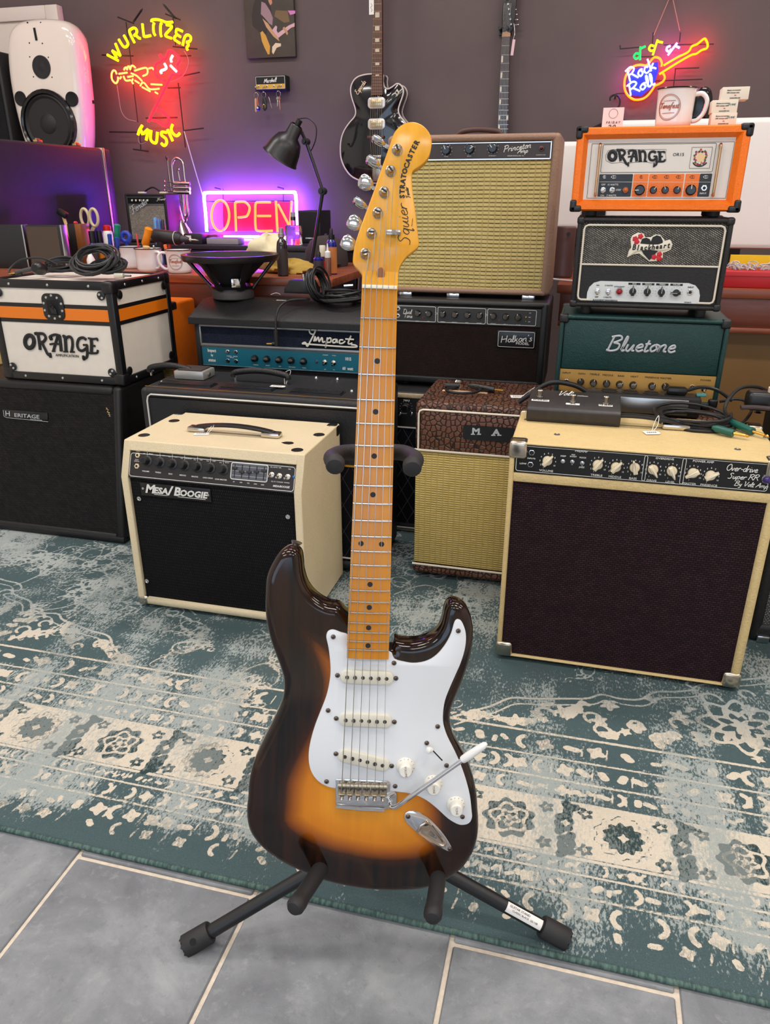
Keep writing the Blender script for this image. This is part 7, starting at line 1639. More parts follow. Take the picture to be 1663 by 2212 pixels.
def dark_case():
 X = -2.3; zt = at_x(120,311, X).z; y0, y1 = 2.72,3.575
 th = thing('hard_case', 'big dark hard case with metal edging standing on the workbench', 'case',(X,3.1475, BZ)); Hh = zt - BZ; L = (y1 - y0) / 2; m = tolex('case_vinyl',(44,36,44),.45,300,.3)
 obj('body', B().box(-.17,0,-L, L - .07,0, Hh,.012,3), m, th); obj('lid', B().box(-.17,0, L - .055, L,0, Hh,.012,3), m, th)
 obj('valance', B().box(-.172,.003, L - .072, L - .054,-.0, Hh + .003,.003), plain('valance_steel',(200,180,160),.3,.9), th)
 for y in (-.05,.22): obj('latch', B().box(-.05,-.03, y - .02, y + .02, Hh, Hh + .014,.004).cyl((-.04, y - .012, Hh + .016),(-.04, y + .012, Hh + .016),.004, n=8), plain('latch_brass',(206,170,120),.3,1.0), th)
dark_case()
def monitor_speaker():
 Y = 3.6; th0 = at_y(105,200, Y); zb = at_y(110,338, Y).z; th = thing('studio_monitor', 'glossy white rounded studio loudspeaker with black cones above the dark case', 'loudspeaker',(th0.x, Y, zb)); fc = Face(th,(th0.x, Y, zb))
 out = [Vector((p.x, p.y)) for p in cr([Vector((p.x, p.y,0)) for p in fc.ps([(62,342),(46,300),(30,240),(18,180),(12,120),(14,75),(28,50),(55,40),(100,37),(138,44),(157,66),(165,110),(172,170),(178,230),(180,300),(178,342)])],3)]
 ar = sum(out[i - 1].x * out[i].y - out[i].x * out[i - 1].y for i in range(len(out)))
 if ar < 0: out.reverse()
 n = len(out); cx = sum(p.x for p in out) / n; cy = sum(p.y for p in out) / n; D = .24
 b = B(); rings = [(.5,.012),(.8,.008),(.9,.002),(.955,-.008),(.985,-.022),(1.0,-.045),(.99,-.075),(.93,-.12),(.8,-.15)]; vs = []; fs = []
 for s_, z in rings:
  for p in out: vs.append(Vector((cx + (p.x - cx) * s_, cy + (p.y - cy) * s_, z)))
 for k in range(len(rings) - 1):
  for i in range(n): j = (i + 1) % n; fs.append([k * n + j, k * n + i,(k + 1) * n + i,(k + 1) * n + j])
 fs += [list(range(n)),[(len(rings) - 1) * n + i for i in range(n)][::-1]]
 b.add(vs, fs); obj('enclosure', b, plain('white_gloss_enclosure',(232,218,204),.12, coat=.5), th, fc.M, ang=60)
 cone = plain('cone_black',(26,23,25),.6); dk = plain('hole_dark',(0,0,0))
 def disc(nm, u, v, rp, prof, m, d=.012): q = fc.p(u, v, d); k = fc.k(u, v) * rp; return obj(nm, B().lathe([(r * k, z * k) for r, z in prof],32), m, th, fc.M @ TR(q.x, q.y, d))
 w = disc('woofer_rim',106,268,66,[(1,-.15),(1,.08),(.94,.13),(.88,.1),(.86,.02)], plain('gloss_black',(0,0,0)))
 disc('woofer_cone',106,268,66,[(.87,.04),(.8,.1),(.7,.0),(.35,-.02),(.3,.04),(.15,.1),(.01,.12)], cone)
 disc('tweeter',90,145,22,[(1,-.2),(1,.08),(.85,.1),(.6,.02),(.3,.06),(.02,.1)], cone)
 for u, v in ((44,213),(154,214)): disc('bass_port', u, v,13,[(1.12,-.3),(1.1,.02),(.95,.04),(.9,-.0),(.3,-.02),(.02,-.02)], dk,.0125)
 q0, q1 = fc.p(73,60,.012), fc.p(79,87,.012); obj('handle_slot', B().tube([(q0.x, q0.y,.010),(q1.x, q1.y,.013)],.006,8, flat=(0,0,1)), dk, th, fc.M)
 q = fc.p(95,201,.013); obj('badge', B().box(q.x - .024, q.x + .024, q.y - .007, q.y + .007,.010,.0135,.001), SILVER, th, fc.M); q = fc.p(76,201,.013); obj('status_light', B().cyl((q.x, q.y,.01),(q.x, q.y,.0135),.003, n=8), plain('led_green',(70,170,60),.3), th, fc.M)
 for p in ((56,48),(85,48),(64,93),(92,94),(65,123),(105,124),(73,166),(113,167)): q = fc.p(*p,.010); obj('screw', B().lathe([(.004,0),(.003,.004),(.001,.0045)],8), dk, th, fc.M @ TR(q.x, q.y,.009 if p[1] > 60 else -.002))
 x = at_y(186,215, Y + .1).x - th0.x; obj('side_clamp', B().box(x - .01, x + .012,.08,.13,.22,.27,.003).cyl((x + .01,.1,.245),(x + .04,.1,.245),.008, n=10), BLACKP, th)
 t2 = thing('speaker_stand', 'black column stand carrying the white studio loudspeaker', 'stand',(th0.x, Y + .13,0))
 obj('base', B().box(-.16,.16,-.13,.13,0,.02,.004), BLACKM, t2); obj('column', B().box(-.05,.05,-.05,.05,.02, zb - .03,.004), BLACKM, t2); obj('top_plate', B().box(-.12,.12,-.11,.06, zb - .03, zb - .018,.002), BLACKM, t2)
 x1 = at_y(9,200,3.58).x; zt = at_y(10,108,3.58).z
 t3 = thing('speaker_cabinet', 'tall black speaker cabinet with thin gold line beside the white loudspeaker', 'speaker cabinet',(x1 - .4,3.58,0)); amp_box(t3,.4,.3, zt, BLK_TOLEX,(.02,.02,.02,.02)); zc = at_y(20,240,3.58).z
 obj('grille', B().box(.02,.38,.004,.02,.02, zt - .02), bpy.data.materials['plain_black_cloth'], t3); obj('gold_line', B().box(.3,.304,.001,.006,.3, zc,.001), GOLDM, t3)
monitor_speaker()
def road_case():
 Y = 2.06; x0, x1 = at_y(8,700, Y).x - .03, at_y(253,720, Y).x; z0 = at_y(262,830, Y).z; W, D = x1 - x0,.335; Hh = at_y(240,613, Y).z - z0
 th = thing('road_case', 'white road case with orange band and black edges lying on the slant cabinet', 'case',(x0, Y, z0)); fc = Face(th,(x0, Y, z0)); v = lambda x, y: (x / 3.696,420 + y / 3.696)
 za, zb = fc.p(*v(700,918)).y, fc.p(*v(700,1012)).y; e = .021; blk = plain('case_black',(18,17,18),.35); og = plain('case_orange',(238,124,18),.4)
 obj('shell', B().box(.002, W - .002,.002, D - .002,.002, Hh - .002), OFFWHITE, th)
 for nm, m, a, c in (('orange_band', og, zb, za),('black_line', blk, za, za + .012),('black_line', blk, zb - .012, zb)): obj(nm, B().box(.0, W,.0, D, a, c), m, th)
 b = B(); t = .0035
 for x in (0, W):
  for y in (0, D): obj('edge_trim', B().box(x - t if x == 0 else x - e, x + e if x == 0 else x + t, y - t if y == 0 else y - e, y + e if y == 0 else y + t,0, Hh,.003), blk, th)
 for z in (0, Hh):
  z_a, z_b = (z - t, z + e) if z == 0 else (z - e, z + t)
  for y in (0, D): obj('edge_trim', B().box(0, W, y - t if y == 0 else y - e, y + e if y == 0 else y + t, z_a, z_b,.003), blk, th)
  for x in (0, W): obj('edge_trim', B().box(x - t if x == 0 else x - e, x + e if x == 0 else x + t,0, D, z_a, z_b,.003), blk, th)
 rv = mesh('case_rivet', B().lathe([(.0042,0),(.0036,.0014),(.0014,.002)],12),[plain('rivet_zinc',(200,198,194),.3,.8)])
 for x in (0, W):
  for y in (0, D):
   for z in (0, Hh):
    s = .034; u = .0055; bb = B().box(x - u if x == 0 else x - s, x + s if x == 0 else x + u, y - u if y == 0 else y - s, y + s if y == 0 else y + u, z - u if z == 0 else z - s, z + s if z == 0 else z + u,.008,3)
    sx, sz = (1 if x == 0 else -1),(1 if z == 0 else -1)
    bb.lathe([(.0135,0),(.0135,.0025),(.011,.004)],16, M=Matrix.Translation((x + sx * .036,-.002 if y == 0 else D + .002, z + sz * .036)) @ RX(PI / 2 if y == 0 else -PI / 2))
    sy = 1 if y == 0 else -1; bb.lathe([(.0135,0),(.0135,.0025),(.011,.004)],16, M=Matrix.Translation((x - sx * .002, y + sy * .036, z + sz * .036)) @ RY(-PI / 2 if x == 0 else PI / 2))
    cg = obj('corner_guard', bb, blk, th)
    if y == 0:
     for p in ((.04,.032),(.032,.042)): obj('rivet', rv, None, cg, Matrix.Translation((x + sx * p[0],-.0058, z + sz * p[1])) @ RX(PI / 2))
 for x in (.08, W * .5, W - .075):
  for z in (.009, Hh - .009): obj('rivet', rv, None, th, Matrix.Translation((x,-t, z)) @ RX(PI / 2))
 for y in (.07,.17,.27):
  for z in (.009, Hh - .009): obj('rivet', rv, None, th, Matrix.Translation((W + t, y, z)) @ RY(PI / 2))
 q = fc.p(*v(428,898)); k = fc.k(*v(428,898)) / 3.696; lw, lh = 98 * k,104 * k
 lt = obj('latch', B().poly(rrect(q.x - lw, q.x + lw, q.y - lh, q.y + lh,.02,6),0,.003, bev=.001), blk, th, fc.M); obj('latch_dish', B().poly(rrect(q.x - lw * .55, q.x + lw * .55, q.y - lh * .6, q.y + lh * .5,.006),.003,.0034), plain('hole_dark',(0,0,0)), lt)
 obj('latch_turn', B().poly([(q.x - .006, q.y - .018),(q.x + .014, q.y - .022),(q.x + .012, q.y - .006),(q.x + .002, q.y + .004),(q.x - .008, q.y - .002)],.0034,.008, bev=.001).tube([(q.x + .006 * math.cos(a), q.y + .002 + .006 * math.sin(a),.008) for a in np.linspace(0,2 * PI,12)[:-1]],.0016,5, closed=True), BLACKP, lt)
 for a in range(10): t_ = 2 * PI * (a + .5) / 10; obj('rivet', rv, None, lt, TR(q.x + lw * .86 * math.cos(t_), q.y + lh * .86 * math.sin(t_),.003))
 orange_logo(fc, 'logo', v(185,1240), v(785,1268),132 / 3.696, BLACK_INK, wm=1.2); text(fc, 'AMPLIFICATION', *v(537,1288),5.6, BLACK_INK)
 t2 = thing('speaker_cabinet', 'orange speaker cabinet standing behind the white road case', 'speaker cabinet',(-2.2,2.415, RUG)); Wc = at_y(384,770,2.415).x + 2.2; Hc = at_y(368,655,2.415).z - RUG
 amp_box(t2, Wc,.165, Hc, ORANGE_TOLEX,(.03,.03,.03,.03)); obj('grille', B().box(.028, Wc - .028,.008,.02,.028, Hc - .028), bpy.data.materials['straw_weave'], t2)
 for z in (Hc - .025,.0): obj('corner_guard', B().box(Wc - .027, Wc + .002,-.003,.03, z, z + .028,.006), BLACKP, t2)
 return z0 + Hh, Y, D, x0, x1
RC = road_case()
def displays():
 Y = 2.96; wp = plain('white_display_back',(236,230,226),.35)
 x0, zt = at_y(1325,300, Y).x, at_y(1450,258, Y).z
 for (xa, xb, za, zb, yy, lab) in ((x0, x0 + .62,.9, zt, Y, 'white computer display seen from behind, right of the orange head'),(-.52, at_y(1262,400,3.02).x,.955, at_y(1230,306,3.02).z,3.02, 'white computer display partly hidden between brown combo and orange head')):
  cx = (xa + xb) / 2; th = thing('computer_display', lab, 'monitor',(cx, yy + .1, BZ)); w = (xb - xa) / 2
  obj('back_shell', B().poly(rrect(-w, w, za - BZ, zb - BZ,.018),-.012,.016, bev=.012), wp, th, frame((0,-.1,0),(1,0,0),(0,-1,0)))
  obj('stand_neck', B().tube(cr([(0,-.085,.25),(0,-.06,.2),(0,0,.06),(0,.03,.03)],5),.05,12, flat=(0,1,0)), SILVER, th); obj('stand_foot', B().box(-.11,.11,-.1,.1,0,.008,.003), SILVER, th)
displays()
# ---------------------------------------------------------------- small things
def coil(th, name, c, R, r, loops, m, flat=True, jit=.12, asp=1.0, seed=1, tilt=None, lift=.006, tail=None, n=6):
 rs = random.Random(seed); P = []; N = 18
 ph = [rs.uniform(0,6) for _ in range(4)]
 for i in range(loops * N + 1):
  a = 2 * PI * i / N; l = i / N; q = 1 + jit * math.sin(l * 2.3 + ph[0]) * .8 + jit * .5 * math.sin(l * 5.1 + ph[1])
  x = R * q * math.cos(a) + R * jit * .6 * math.sin(l * 1.7 + ph[2]); y = R * q * asp * math.sin(a) + R * jit * .6 * math.cos(l * 2.9 + ph[3]); z = r + lift * (.5 + .5 * math.sin(l * 3.7 + ph[1])) * (l / loops) * loops * .55 + .3 * lift * math.sin(a * 2 + l)
  P.append(Vector((x, y, max(r, z))))
 if tail: P += [Vector(t) for t in tail]
 M = Matrix.Translation(c) @ (tilt or Matrix())
 return obj(name, B().tube(P, r, n, M=M), m, th)
def bottle(nm, label, u, Y, z0, h, r, prof, mats, cat='bottle', cap=None, lab=None, uv=560):
 x = at_y(u, uv, Y).x; th = thing(nm, label, cat,(x, Y, z0)); obj('body', B().lathe([(a * r, b * h) for a, b in prof],20), mats[0], th)
 if cap: obj('cap', B().lathe([(a * r, b * h) for a, b in cap],18), mats[1], th)
 if lab: obj('paper_label', B().lathe([(r * 1.01, lab[0] * h),(r * 1.012, lab[1] * h)],20, caps=False), mats[2], th)
 return th
def mug(label, x, Y, z0, r, h, logo_ang, hand_ang, logo=True, contents=None):
 th = thing('enamel_mug', label, 'mug',(x, Y, z0))
 obj('body', B().lathe([(r * .8,0),(r * .92,.003),(r * .95,.012),(r * .97, h * .5),(r, h * .97),(r * 1.04, h),(r * .99, h * 1.0),(r * .93, h * .5),(r * .9,.006),(.001,.005)],32, caps=False), ENAMEL, th, ang=60)
 obj('rim', B().tube([(r * 1.035 * math.cos(a), r * 1.035 * math.sin(a), h) for a in np.linspace(0,2 * PI,33)[:-1]],.0017,6, closed=True), plain('gloss_black',(0,0,0)), th)
 obj('handle', B().tube(cr([(r * .96,0, h * .86),(r * 1.35,0, h * .87),(r * 1.62,0, h * .7),(r * 1.55,0, h * .4),(r * 1.25,0, h * .2),(r * .95,0, h * .16)],6),[.0052] * 31,10, flat=None), ENAMEL, th, RZ(hand_ang))
 if logo:
  ink = plain('mug_print',(176,104,80),.4); b = B(); R = r * .995
  def wrap(px, py): a = logo_ang + px / R; rr = r * (.955 + .04 * max(0, min(1, py / h))) + .0006; return (rr * math.cos(a), rr * math.sin(a), py)
  cz_ = h * .5; q = h * .33
  for rad, w in ((q,.0007),(q * .9,.0004)): b.tube([wrap(rad * math.cos(t), cz_ + rad * math.sin(t)) for t in np.linspace(0,2 * PI,40)[:-1]], w,4, closed=True)
  S, W = script_strokes('Tonefest',.2); sc = q * 1.75 / W
  for st in S: b.tube([wrap(-q * .9 + x_ * sc, cz_ - .002 + y_ * q * .42) for x_, y_ in ((p.x, p.y) for p in cr([Vector((a_, c_,0)) for a_, c_ in st],3))],.0012,4)
  for yy in (-.45,.5): b.tube([wrap(q * .55 * t, cz_ + q * yy) for t in np.linspace(-1,1,9)],.0006,4)
  obj('print', b, ink, th)
 return th
def on_or15():
 zt = ORTOP; Y = 2.13; x = at_y(1453,268, Y).x; k = (at_y(1454,268, Y).x - x)
 mug('white enamel mug with black rim standing on the orange head', x, Y, zt + .0005, k * 41, k * 77,-PI / 2 - .42,.05)
 kraft = plain('cream_card',(236,224,204),.6); teal = plain('teal_ink',(40,130,130),.5)
 for (ua, ub, va, vb, yy, lab, price) in ((1537,1592,243,269,2.09, 'small cream cardboard box at the bottom of the pile of three',1),(1534,1590,218,243,2.095, 'small cream cardboard box in the middle of the pile of three',1),(1552,1610,192,218,2.10, 'small cream cardboard box without a written price atop the pile',0)):
  i = (243,218,192).index(va); Hb = .0262; z0 = zt + i * (Hb + .0004); a, c = at_y(ua,250, yy), at_y(ub,250, yy); th = thing('cardboard_box', lab, 'box',(a.x, yy, z0 + .0004)); W = c.x - a.x
  obj('carton', B().box(0, W,0,.045,0, Hb,.001), kraft, th); fc = Face(th,(a.x, yy, z0 + .0004))
  text(fc, 'Battery not included', W * .42, Hb * .74,.0024, BLACK_INK, px=False, shear=.2); text(fc, 'USB recharge cable', W * .4, Hb * .55,.0024, BLACK_INK, px=False, shear=.2); text(fc, 'tonesretho.net', W * .5, Hb * .14,.0026, BLACK_INK, px=False, bold=.01, shear=.2)
  obj('print_mark', B().poly([(W * .5 - .003, Hb * .34),(W * .5, Hb * .38),(W * .5 + .003, Hb * .34),(W * .5, Hb * .3)],0,.0004), RED, th, fc.M)
  if price: text(fc, '59,90€', W * .76, Hb * .62,.004, teal, px=False, shear=.25, name='handwritten_price')
 Y = 2.19; a, c = at_y(1300,268, Y), at_y(1345,268, Y); h = at_y(1320,232, Y).z - zt; th = thing('date_card', 'white card reading FRIDAY 28 propped on the orange head', 'card',(a.x, Y, zt)); W = c.x - a.x
 obj('card', B().box(0, W,0,.0012,0, h), plain('pinkish_card',(238,224,224),.6), th, RX(-.06)); fc = Face(th,(a.x, Y - .0006, zt),(1,0,0),(0,-1,.06)); text(fc, 'F R I D A Y', W * .52, h * .36,.005, BLACK_INK, px=False, shear=.2); text(fc, '28', W * .45, h * .12,.014, plain('grey_ink',(90,84,86),.5), px=False, shear=.25); loop(fc, 'card_ring',[(W * .5 + .0105 * math.cos(t), h * .74 + .0105 * math.sin(t)) for t in np.linspace(0,2 * PI,25)[:-1]],.0008, plain('grey_ink',(0,0,0)))
 # dark jacket on a hanger behind
 Y = WALL_Y - .12; q = at_y(1331,205, Y); th = thing('jacket', 'black jacket on a wire hanger on the wall behind the orange head', 'jacket', q); fc = Face(th, q); jm = plain('black_cotton',(22,19,22),.9, bump=.4, bs=60, bd=.004)
 P = fc.ps([(1322,250),(1305,262),(1268,282),(1248,310),(1235,400),(1228,520),(1300,540),(1380,540),(1430,520),(1425,400),(1410,300),(1385,272),(1350,258)]); obj('cloth', B().poly([(p.x, p.y) for p in cr([Vector((p.x, p.y,0)) for p in P],4, True)],-.09,.02, bev=.02), jm, th, fc.M)
 S = [Vector((p.x, p.y,-.03)) for p in fc.ps([(1331,258),(1331,236),(1338,226),(1339,212),(1330,203),(1319,208),(1318,216)])]; obj('hanger', B().tube(cr(S,5),.004,8).tube([(P[1].x, P[1].y,-.03),(S[0].x, S[0].y,-.03),(P[11].x, P[11].y,-.03)],.005,8), BLACKM, th, fc.M)
 obj('wall_hook', B().cyl((S[4].x, S[4].y - .004,-.12),(S[4].x, S[4].y - .004,-.01),.004, n=8), BLACKM, th, fc.M)
 Y = 3.42; q = at_y(1515,270, Y); th = thing('office_chair', 'black office chair with glossy rounded headrest behind the desk', 'chair',(q.x, Y,0)); fc = Face(th,(q.x, Y,0)); P = fc.ps([(1490,262),(1494,235),(1500,208),(1512,190),(1526,186),(1538,195),(1540,220),(1534,245),(1528,262)])
 obj('headrest', B().poly([(p.x, p.y) for p in cr([Vector((p.x, p.y,0)) for p in P],4, True)],-.05,.0, bev=.016), plain('gloss_black',(0,0,0)), th, fc.M); zc = P[0].y
 obj('backrest', B().box(-.22,.22,.0,.06,.55, zc - .03,.03,3), jm, th); obj('headrest_post', B().box(-.02,.02,.02,.04, zc - .06, zc + .03), BLACKM, th); obj('seat', B().box(-.24,.24,-.02,.42,.42,.5,.03,3), jm, th); obj('column', B().cyl((0,.2,.06),(0,.2,.42),.03), BLACKM, th)
 for i in range(5): a = 2 * PI * i / 5; obj('base_arm', B().tube([(0,.2,.09),(.26 * math.cos(a),.2 + .26 * math.sin(a),.05)],.018,8).sphere((.26 * math.cos(a),.2 + .26 * math.sin(a),.027),.027,10), BLACKP, th)
on_or15()
def on_volt():
 z = .5715; o = Vector(at_z(1136,909, z)); Y = o.y; W = at_y(1340,909, Y).x - o.x
 th = thing('footswitch', 'black sloping footswitch with three chrome buttons on the straw combo', 'pedal',(o.x, Y, z)); D, h0, h1 = .118,.036,.05
 pr = [(0,0),(-.004,.012),(-.004, h0 - .006),(.004, h0),(D, h1),(D,0)]; vs = [Vector((x, y, q)) for x in (0, W) for y, q in pr]; n = 6
 b = B().add(vs,[list(range(n))[::-1],[n + i for i in range(n)]] + [[i,(i + 1) % n, n + (i + 1) % n, n + i] for i in range(n)]); o2 = obj('housing', b, plain('worn_black_metal',(42,38,38),.4, var=.2, vs=60), th); md = o2.modifiers.new('soft_edges', 'BEVEL'); md.width = .0025; md.segments = 2
 nrm = Vector((0,-(h1 - h0), D - .004)).normalized(); fc = Face(th, Vector((o.x, Y + .004, z + h0)),(1,0,0), nrm)
 sw = mesh('stomp_button', B().lathe([(.0085,0),(.0085,.003),(.006,.004),(.0055,.01),(.007,.011),(.007,.018),(.005,.02)],6 + 8),[NICKEL])
 for (u, v, lu, lv, s_) in ((1166,852,1167,865, 'DRIVE/CLEAN'),(1237,862,1237,873, 'LEVEL'),(1308,866,1308,876, 'MID BOOST')):
  p = fc.p(u, v + 6); obj('stomp_button', sw, NICKEL, th, fc.M @ TR(p.x, p.y,0)); q = fc.p(lu, lv); w_ = .021 if lu == 1167 else .016; obj('paper_strip', B().box(q.x - w_, q.x + w_, q.y - .005, q.y + .005,0,.0005), PAPER, th, fc.M); text(fc, s_, q.x, q.y,.004, BLACK_INK, px=False, d=.001)
 script(fc, 'name_script', 'Volt',(1203,855),(1235,855),9,1.6, WHITE_INK,.4, d=.001); text(fc, 'Amplification',1258,856,3, WHITE_INK, shear=.3)
 c = at_z(1498,912, z); th = thing('instrument_cable', 'coiled black cable with green plugs lying on the straw combo', 'cable',(c.x, c.y, z))
 coil(th, 'cord',(0,0,0),.083,.0036,6, CABLE, jit=.09, asp=.95, seed=5, lift=.0075, n=8)
 L = lambda u, v, zz: at_z(u, v, z + zz) - Vector((c.x, c.y, z)); gp = plain('green_barrel',(24,92,78),.35)
 for a, m, e, t in (((1578,912,.012),(1626,932,.010),(1652,940,.008),(1660,943,.0075)),((1548,926,.012),(1584,936,.010),(1610,941,.0085),(1619,943,.008))):
  A, M_, E_, T_ = [L(*q) for q in (a, m, e, t)]; pl = obj('plug_barrel', B().tube([A - (M_ - A) * .25, A, M_],[.005,.0085,.0085],14), gp, th); obj('plug_shaft', B().tube([M_, E_],.0032,10), GOLDM, pl); obj('plug_tip', B().tube([E_ + (T_ - E_) * .1, E_ + (T_ - E_) * .6, T_],[.0026,.0034,.001],10), GOLDM, pl)
 p = L(1548,880,.0); obj('cord_tail', B().tube(cr([L(1585,925,.005), L(1612,905,.006), L(1625,880,.012), L(1610,866,.02), L(1585,862,.02), L(1555,868,.012)],5),.0036,8), CABLE, th)
 q = at_z(1408,936, z); price_tag(None, 'price tag on the handle of the straw combo',[q + Vector((0,.01,.001)), q + Vector((.006,.03,.02)), q + Vector((.014,.045,.03)), q + Vector((.012,.02,.015)), q + Vector((.003,.012,.001))], q + Vector((0,0,.001)),.3,.036,.024)
 q = at_z(436,941,.483); th = price_tag(None, 'price tag on the handle of the cream combo',[q + Vector((.012,.0,.004)), q + Vector((.02,.012,.02)), q + Vector((.03,.016,.026)), q + Vector((.022,.004,.012)), q + Vector((.012,0,.004))], Vector((q.x, q.y, at_y(272,950,1.636).z + .001)),.25,.04,.02)
 q = at_z(1128,858,.549); price_tag(None, 'price tag beside the cable on the crocodile combo',[q + Vector((0,.012,.001)), q + Vector((.02,.03,.015)), q + Vector((.03,.04,.02)), q + Vector((.01,.02,.004))], Vector((q.x - .01, max(q.y,1.985),.5498)),.2,.045,.03)
on_volt()
def power_strip():
 z = .5495; a = at_z(1338,880, z); b_ = at_z(1512,899, z); Y = 1.972; x0 = at_y(1262,870, Y).x; W = at_y(1516,870, Y).x - x0; D, h = .062,.052
 th = thing('power_strip', 'black and silver power strip lying in front of the green head', 'power strip',(x0, Y, z)); obj('housing', B().box(0, W,.004, D,0, h,.006,2), plain('strip_black',(34,31,31),.45), th); obj('silver_side', B().box(.07, W - .03,0,.006,.006, h - .006,.002), SILVER, th)
 for i in range(4): x = .06 + i * .052; s_ = obj('socket', B().lathe([(.0205,0),(.0205,.0015),(.018,.0015),(.0175,-.0)],24, caps=False).lathe([(.0176,.0005),(.001,.0005)],20, caps=False, mi=1),[BLACKP, plain('hole_dark',(0,0,0))], th, TR(x,.034, h))
 obj('plug', B().box(.2,.25,.02,.05, h, h + .02,.008,2).tube(cr([(.25,.035, h + .012),(.28,.035, h + .022),(.32,.04, h + .016),(.36,.045, h - .01)],5),.0045,8), BLACKP, th); obj('rocker_switch', B().box(.272,.295,.022,.046, h, h + .006,.002), plain('teal_rocker',(70,140,140),.3), th)
 obj('mains_cord', B().tube(cr([(.01,.03, h - .01),(-.03,.03, h + .01),(-.09,.035, h + .012),(-.14,.03, h - .02),(-.17,.03,.007)],6),.0065,10), CABLE, th)
 q = at_z(1000,850, z); th = thing('patch_cable', 'short black patch cable with gold plug on the crocodile combo', 'cable',(q.x, q.y, z))
 R = .042; P = [(R * math.cos(t) * 1.15, R * math.sin(t),.006 + .008 * (t - .8) / 6) for t in np.linspace(2.2,2.2 + 1.75 * PI,26)]
 e = P[-1]; obj('cord', B().tube([(-.055,.045,.008),(-.02,.05,.008)] + P + [],.004,8), CABLE, th); obj('plug_barrel', B().tube([(-.06,.046,.009),(-.02,.05,.009)],.0085,12), BLACKP, th); p0 = Vector(e); p1 = Vector((.085,.03,.009)); obj('plug_barrel', B().tube([p0, p0.lerp(p1,.2), p1],[.004,.0085,.0085],12), BLACKP, th); obj('plug_shaft', B().tube([p1, p1 + Vector((.026,-.004,0))],.0034,8), GOLDM, th)
 # cables and a plug on the far right cabinet
 z = RCTOP; q = at_z(1640,868, z + .02); th = thing('power_cable', 'bundled black mains cable with velcro strap on the right-hand black combo', 'cable',(q.x, q.y, z))
 L = lambda u, v, zz: at_z(u, v, z + zz) - Vector((q.x, q.y, z)); obj('plug', B().box(-.03,.05,-.02,.03,.0,.045,.012,3), BLACKP, th); obj('plug_ring', B().cyl((.03,.0,.045),(.03,.0,.056),.016), plain('beige_ring',(226,206,176),.5), th)
 obj('cord', B().tube(cr([L(1660,846,.02), L(1635,836,.04), L(1600,838,.045), L(1575,860,.03), L(1565,885,.01), L(1575,900,.005)],5),.0042,8), CABLE, th); obj('velcro_strap', B().tube(cr([L(1600,880,.012), L(1630,880,.014), L(1663,883,.014)],4),.011,8, flat=(0,0,1)), plain('velcro',(60,48,46),.9), th)
power_strip()
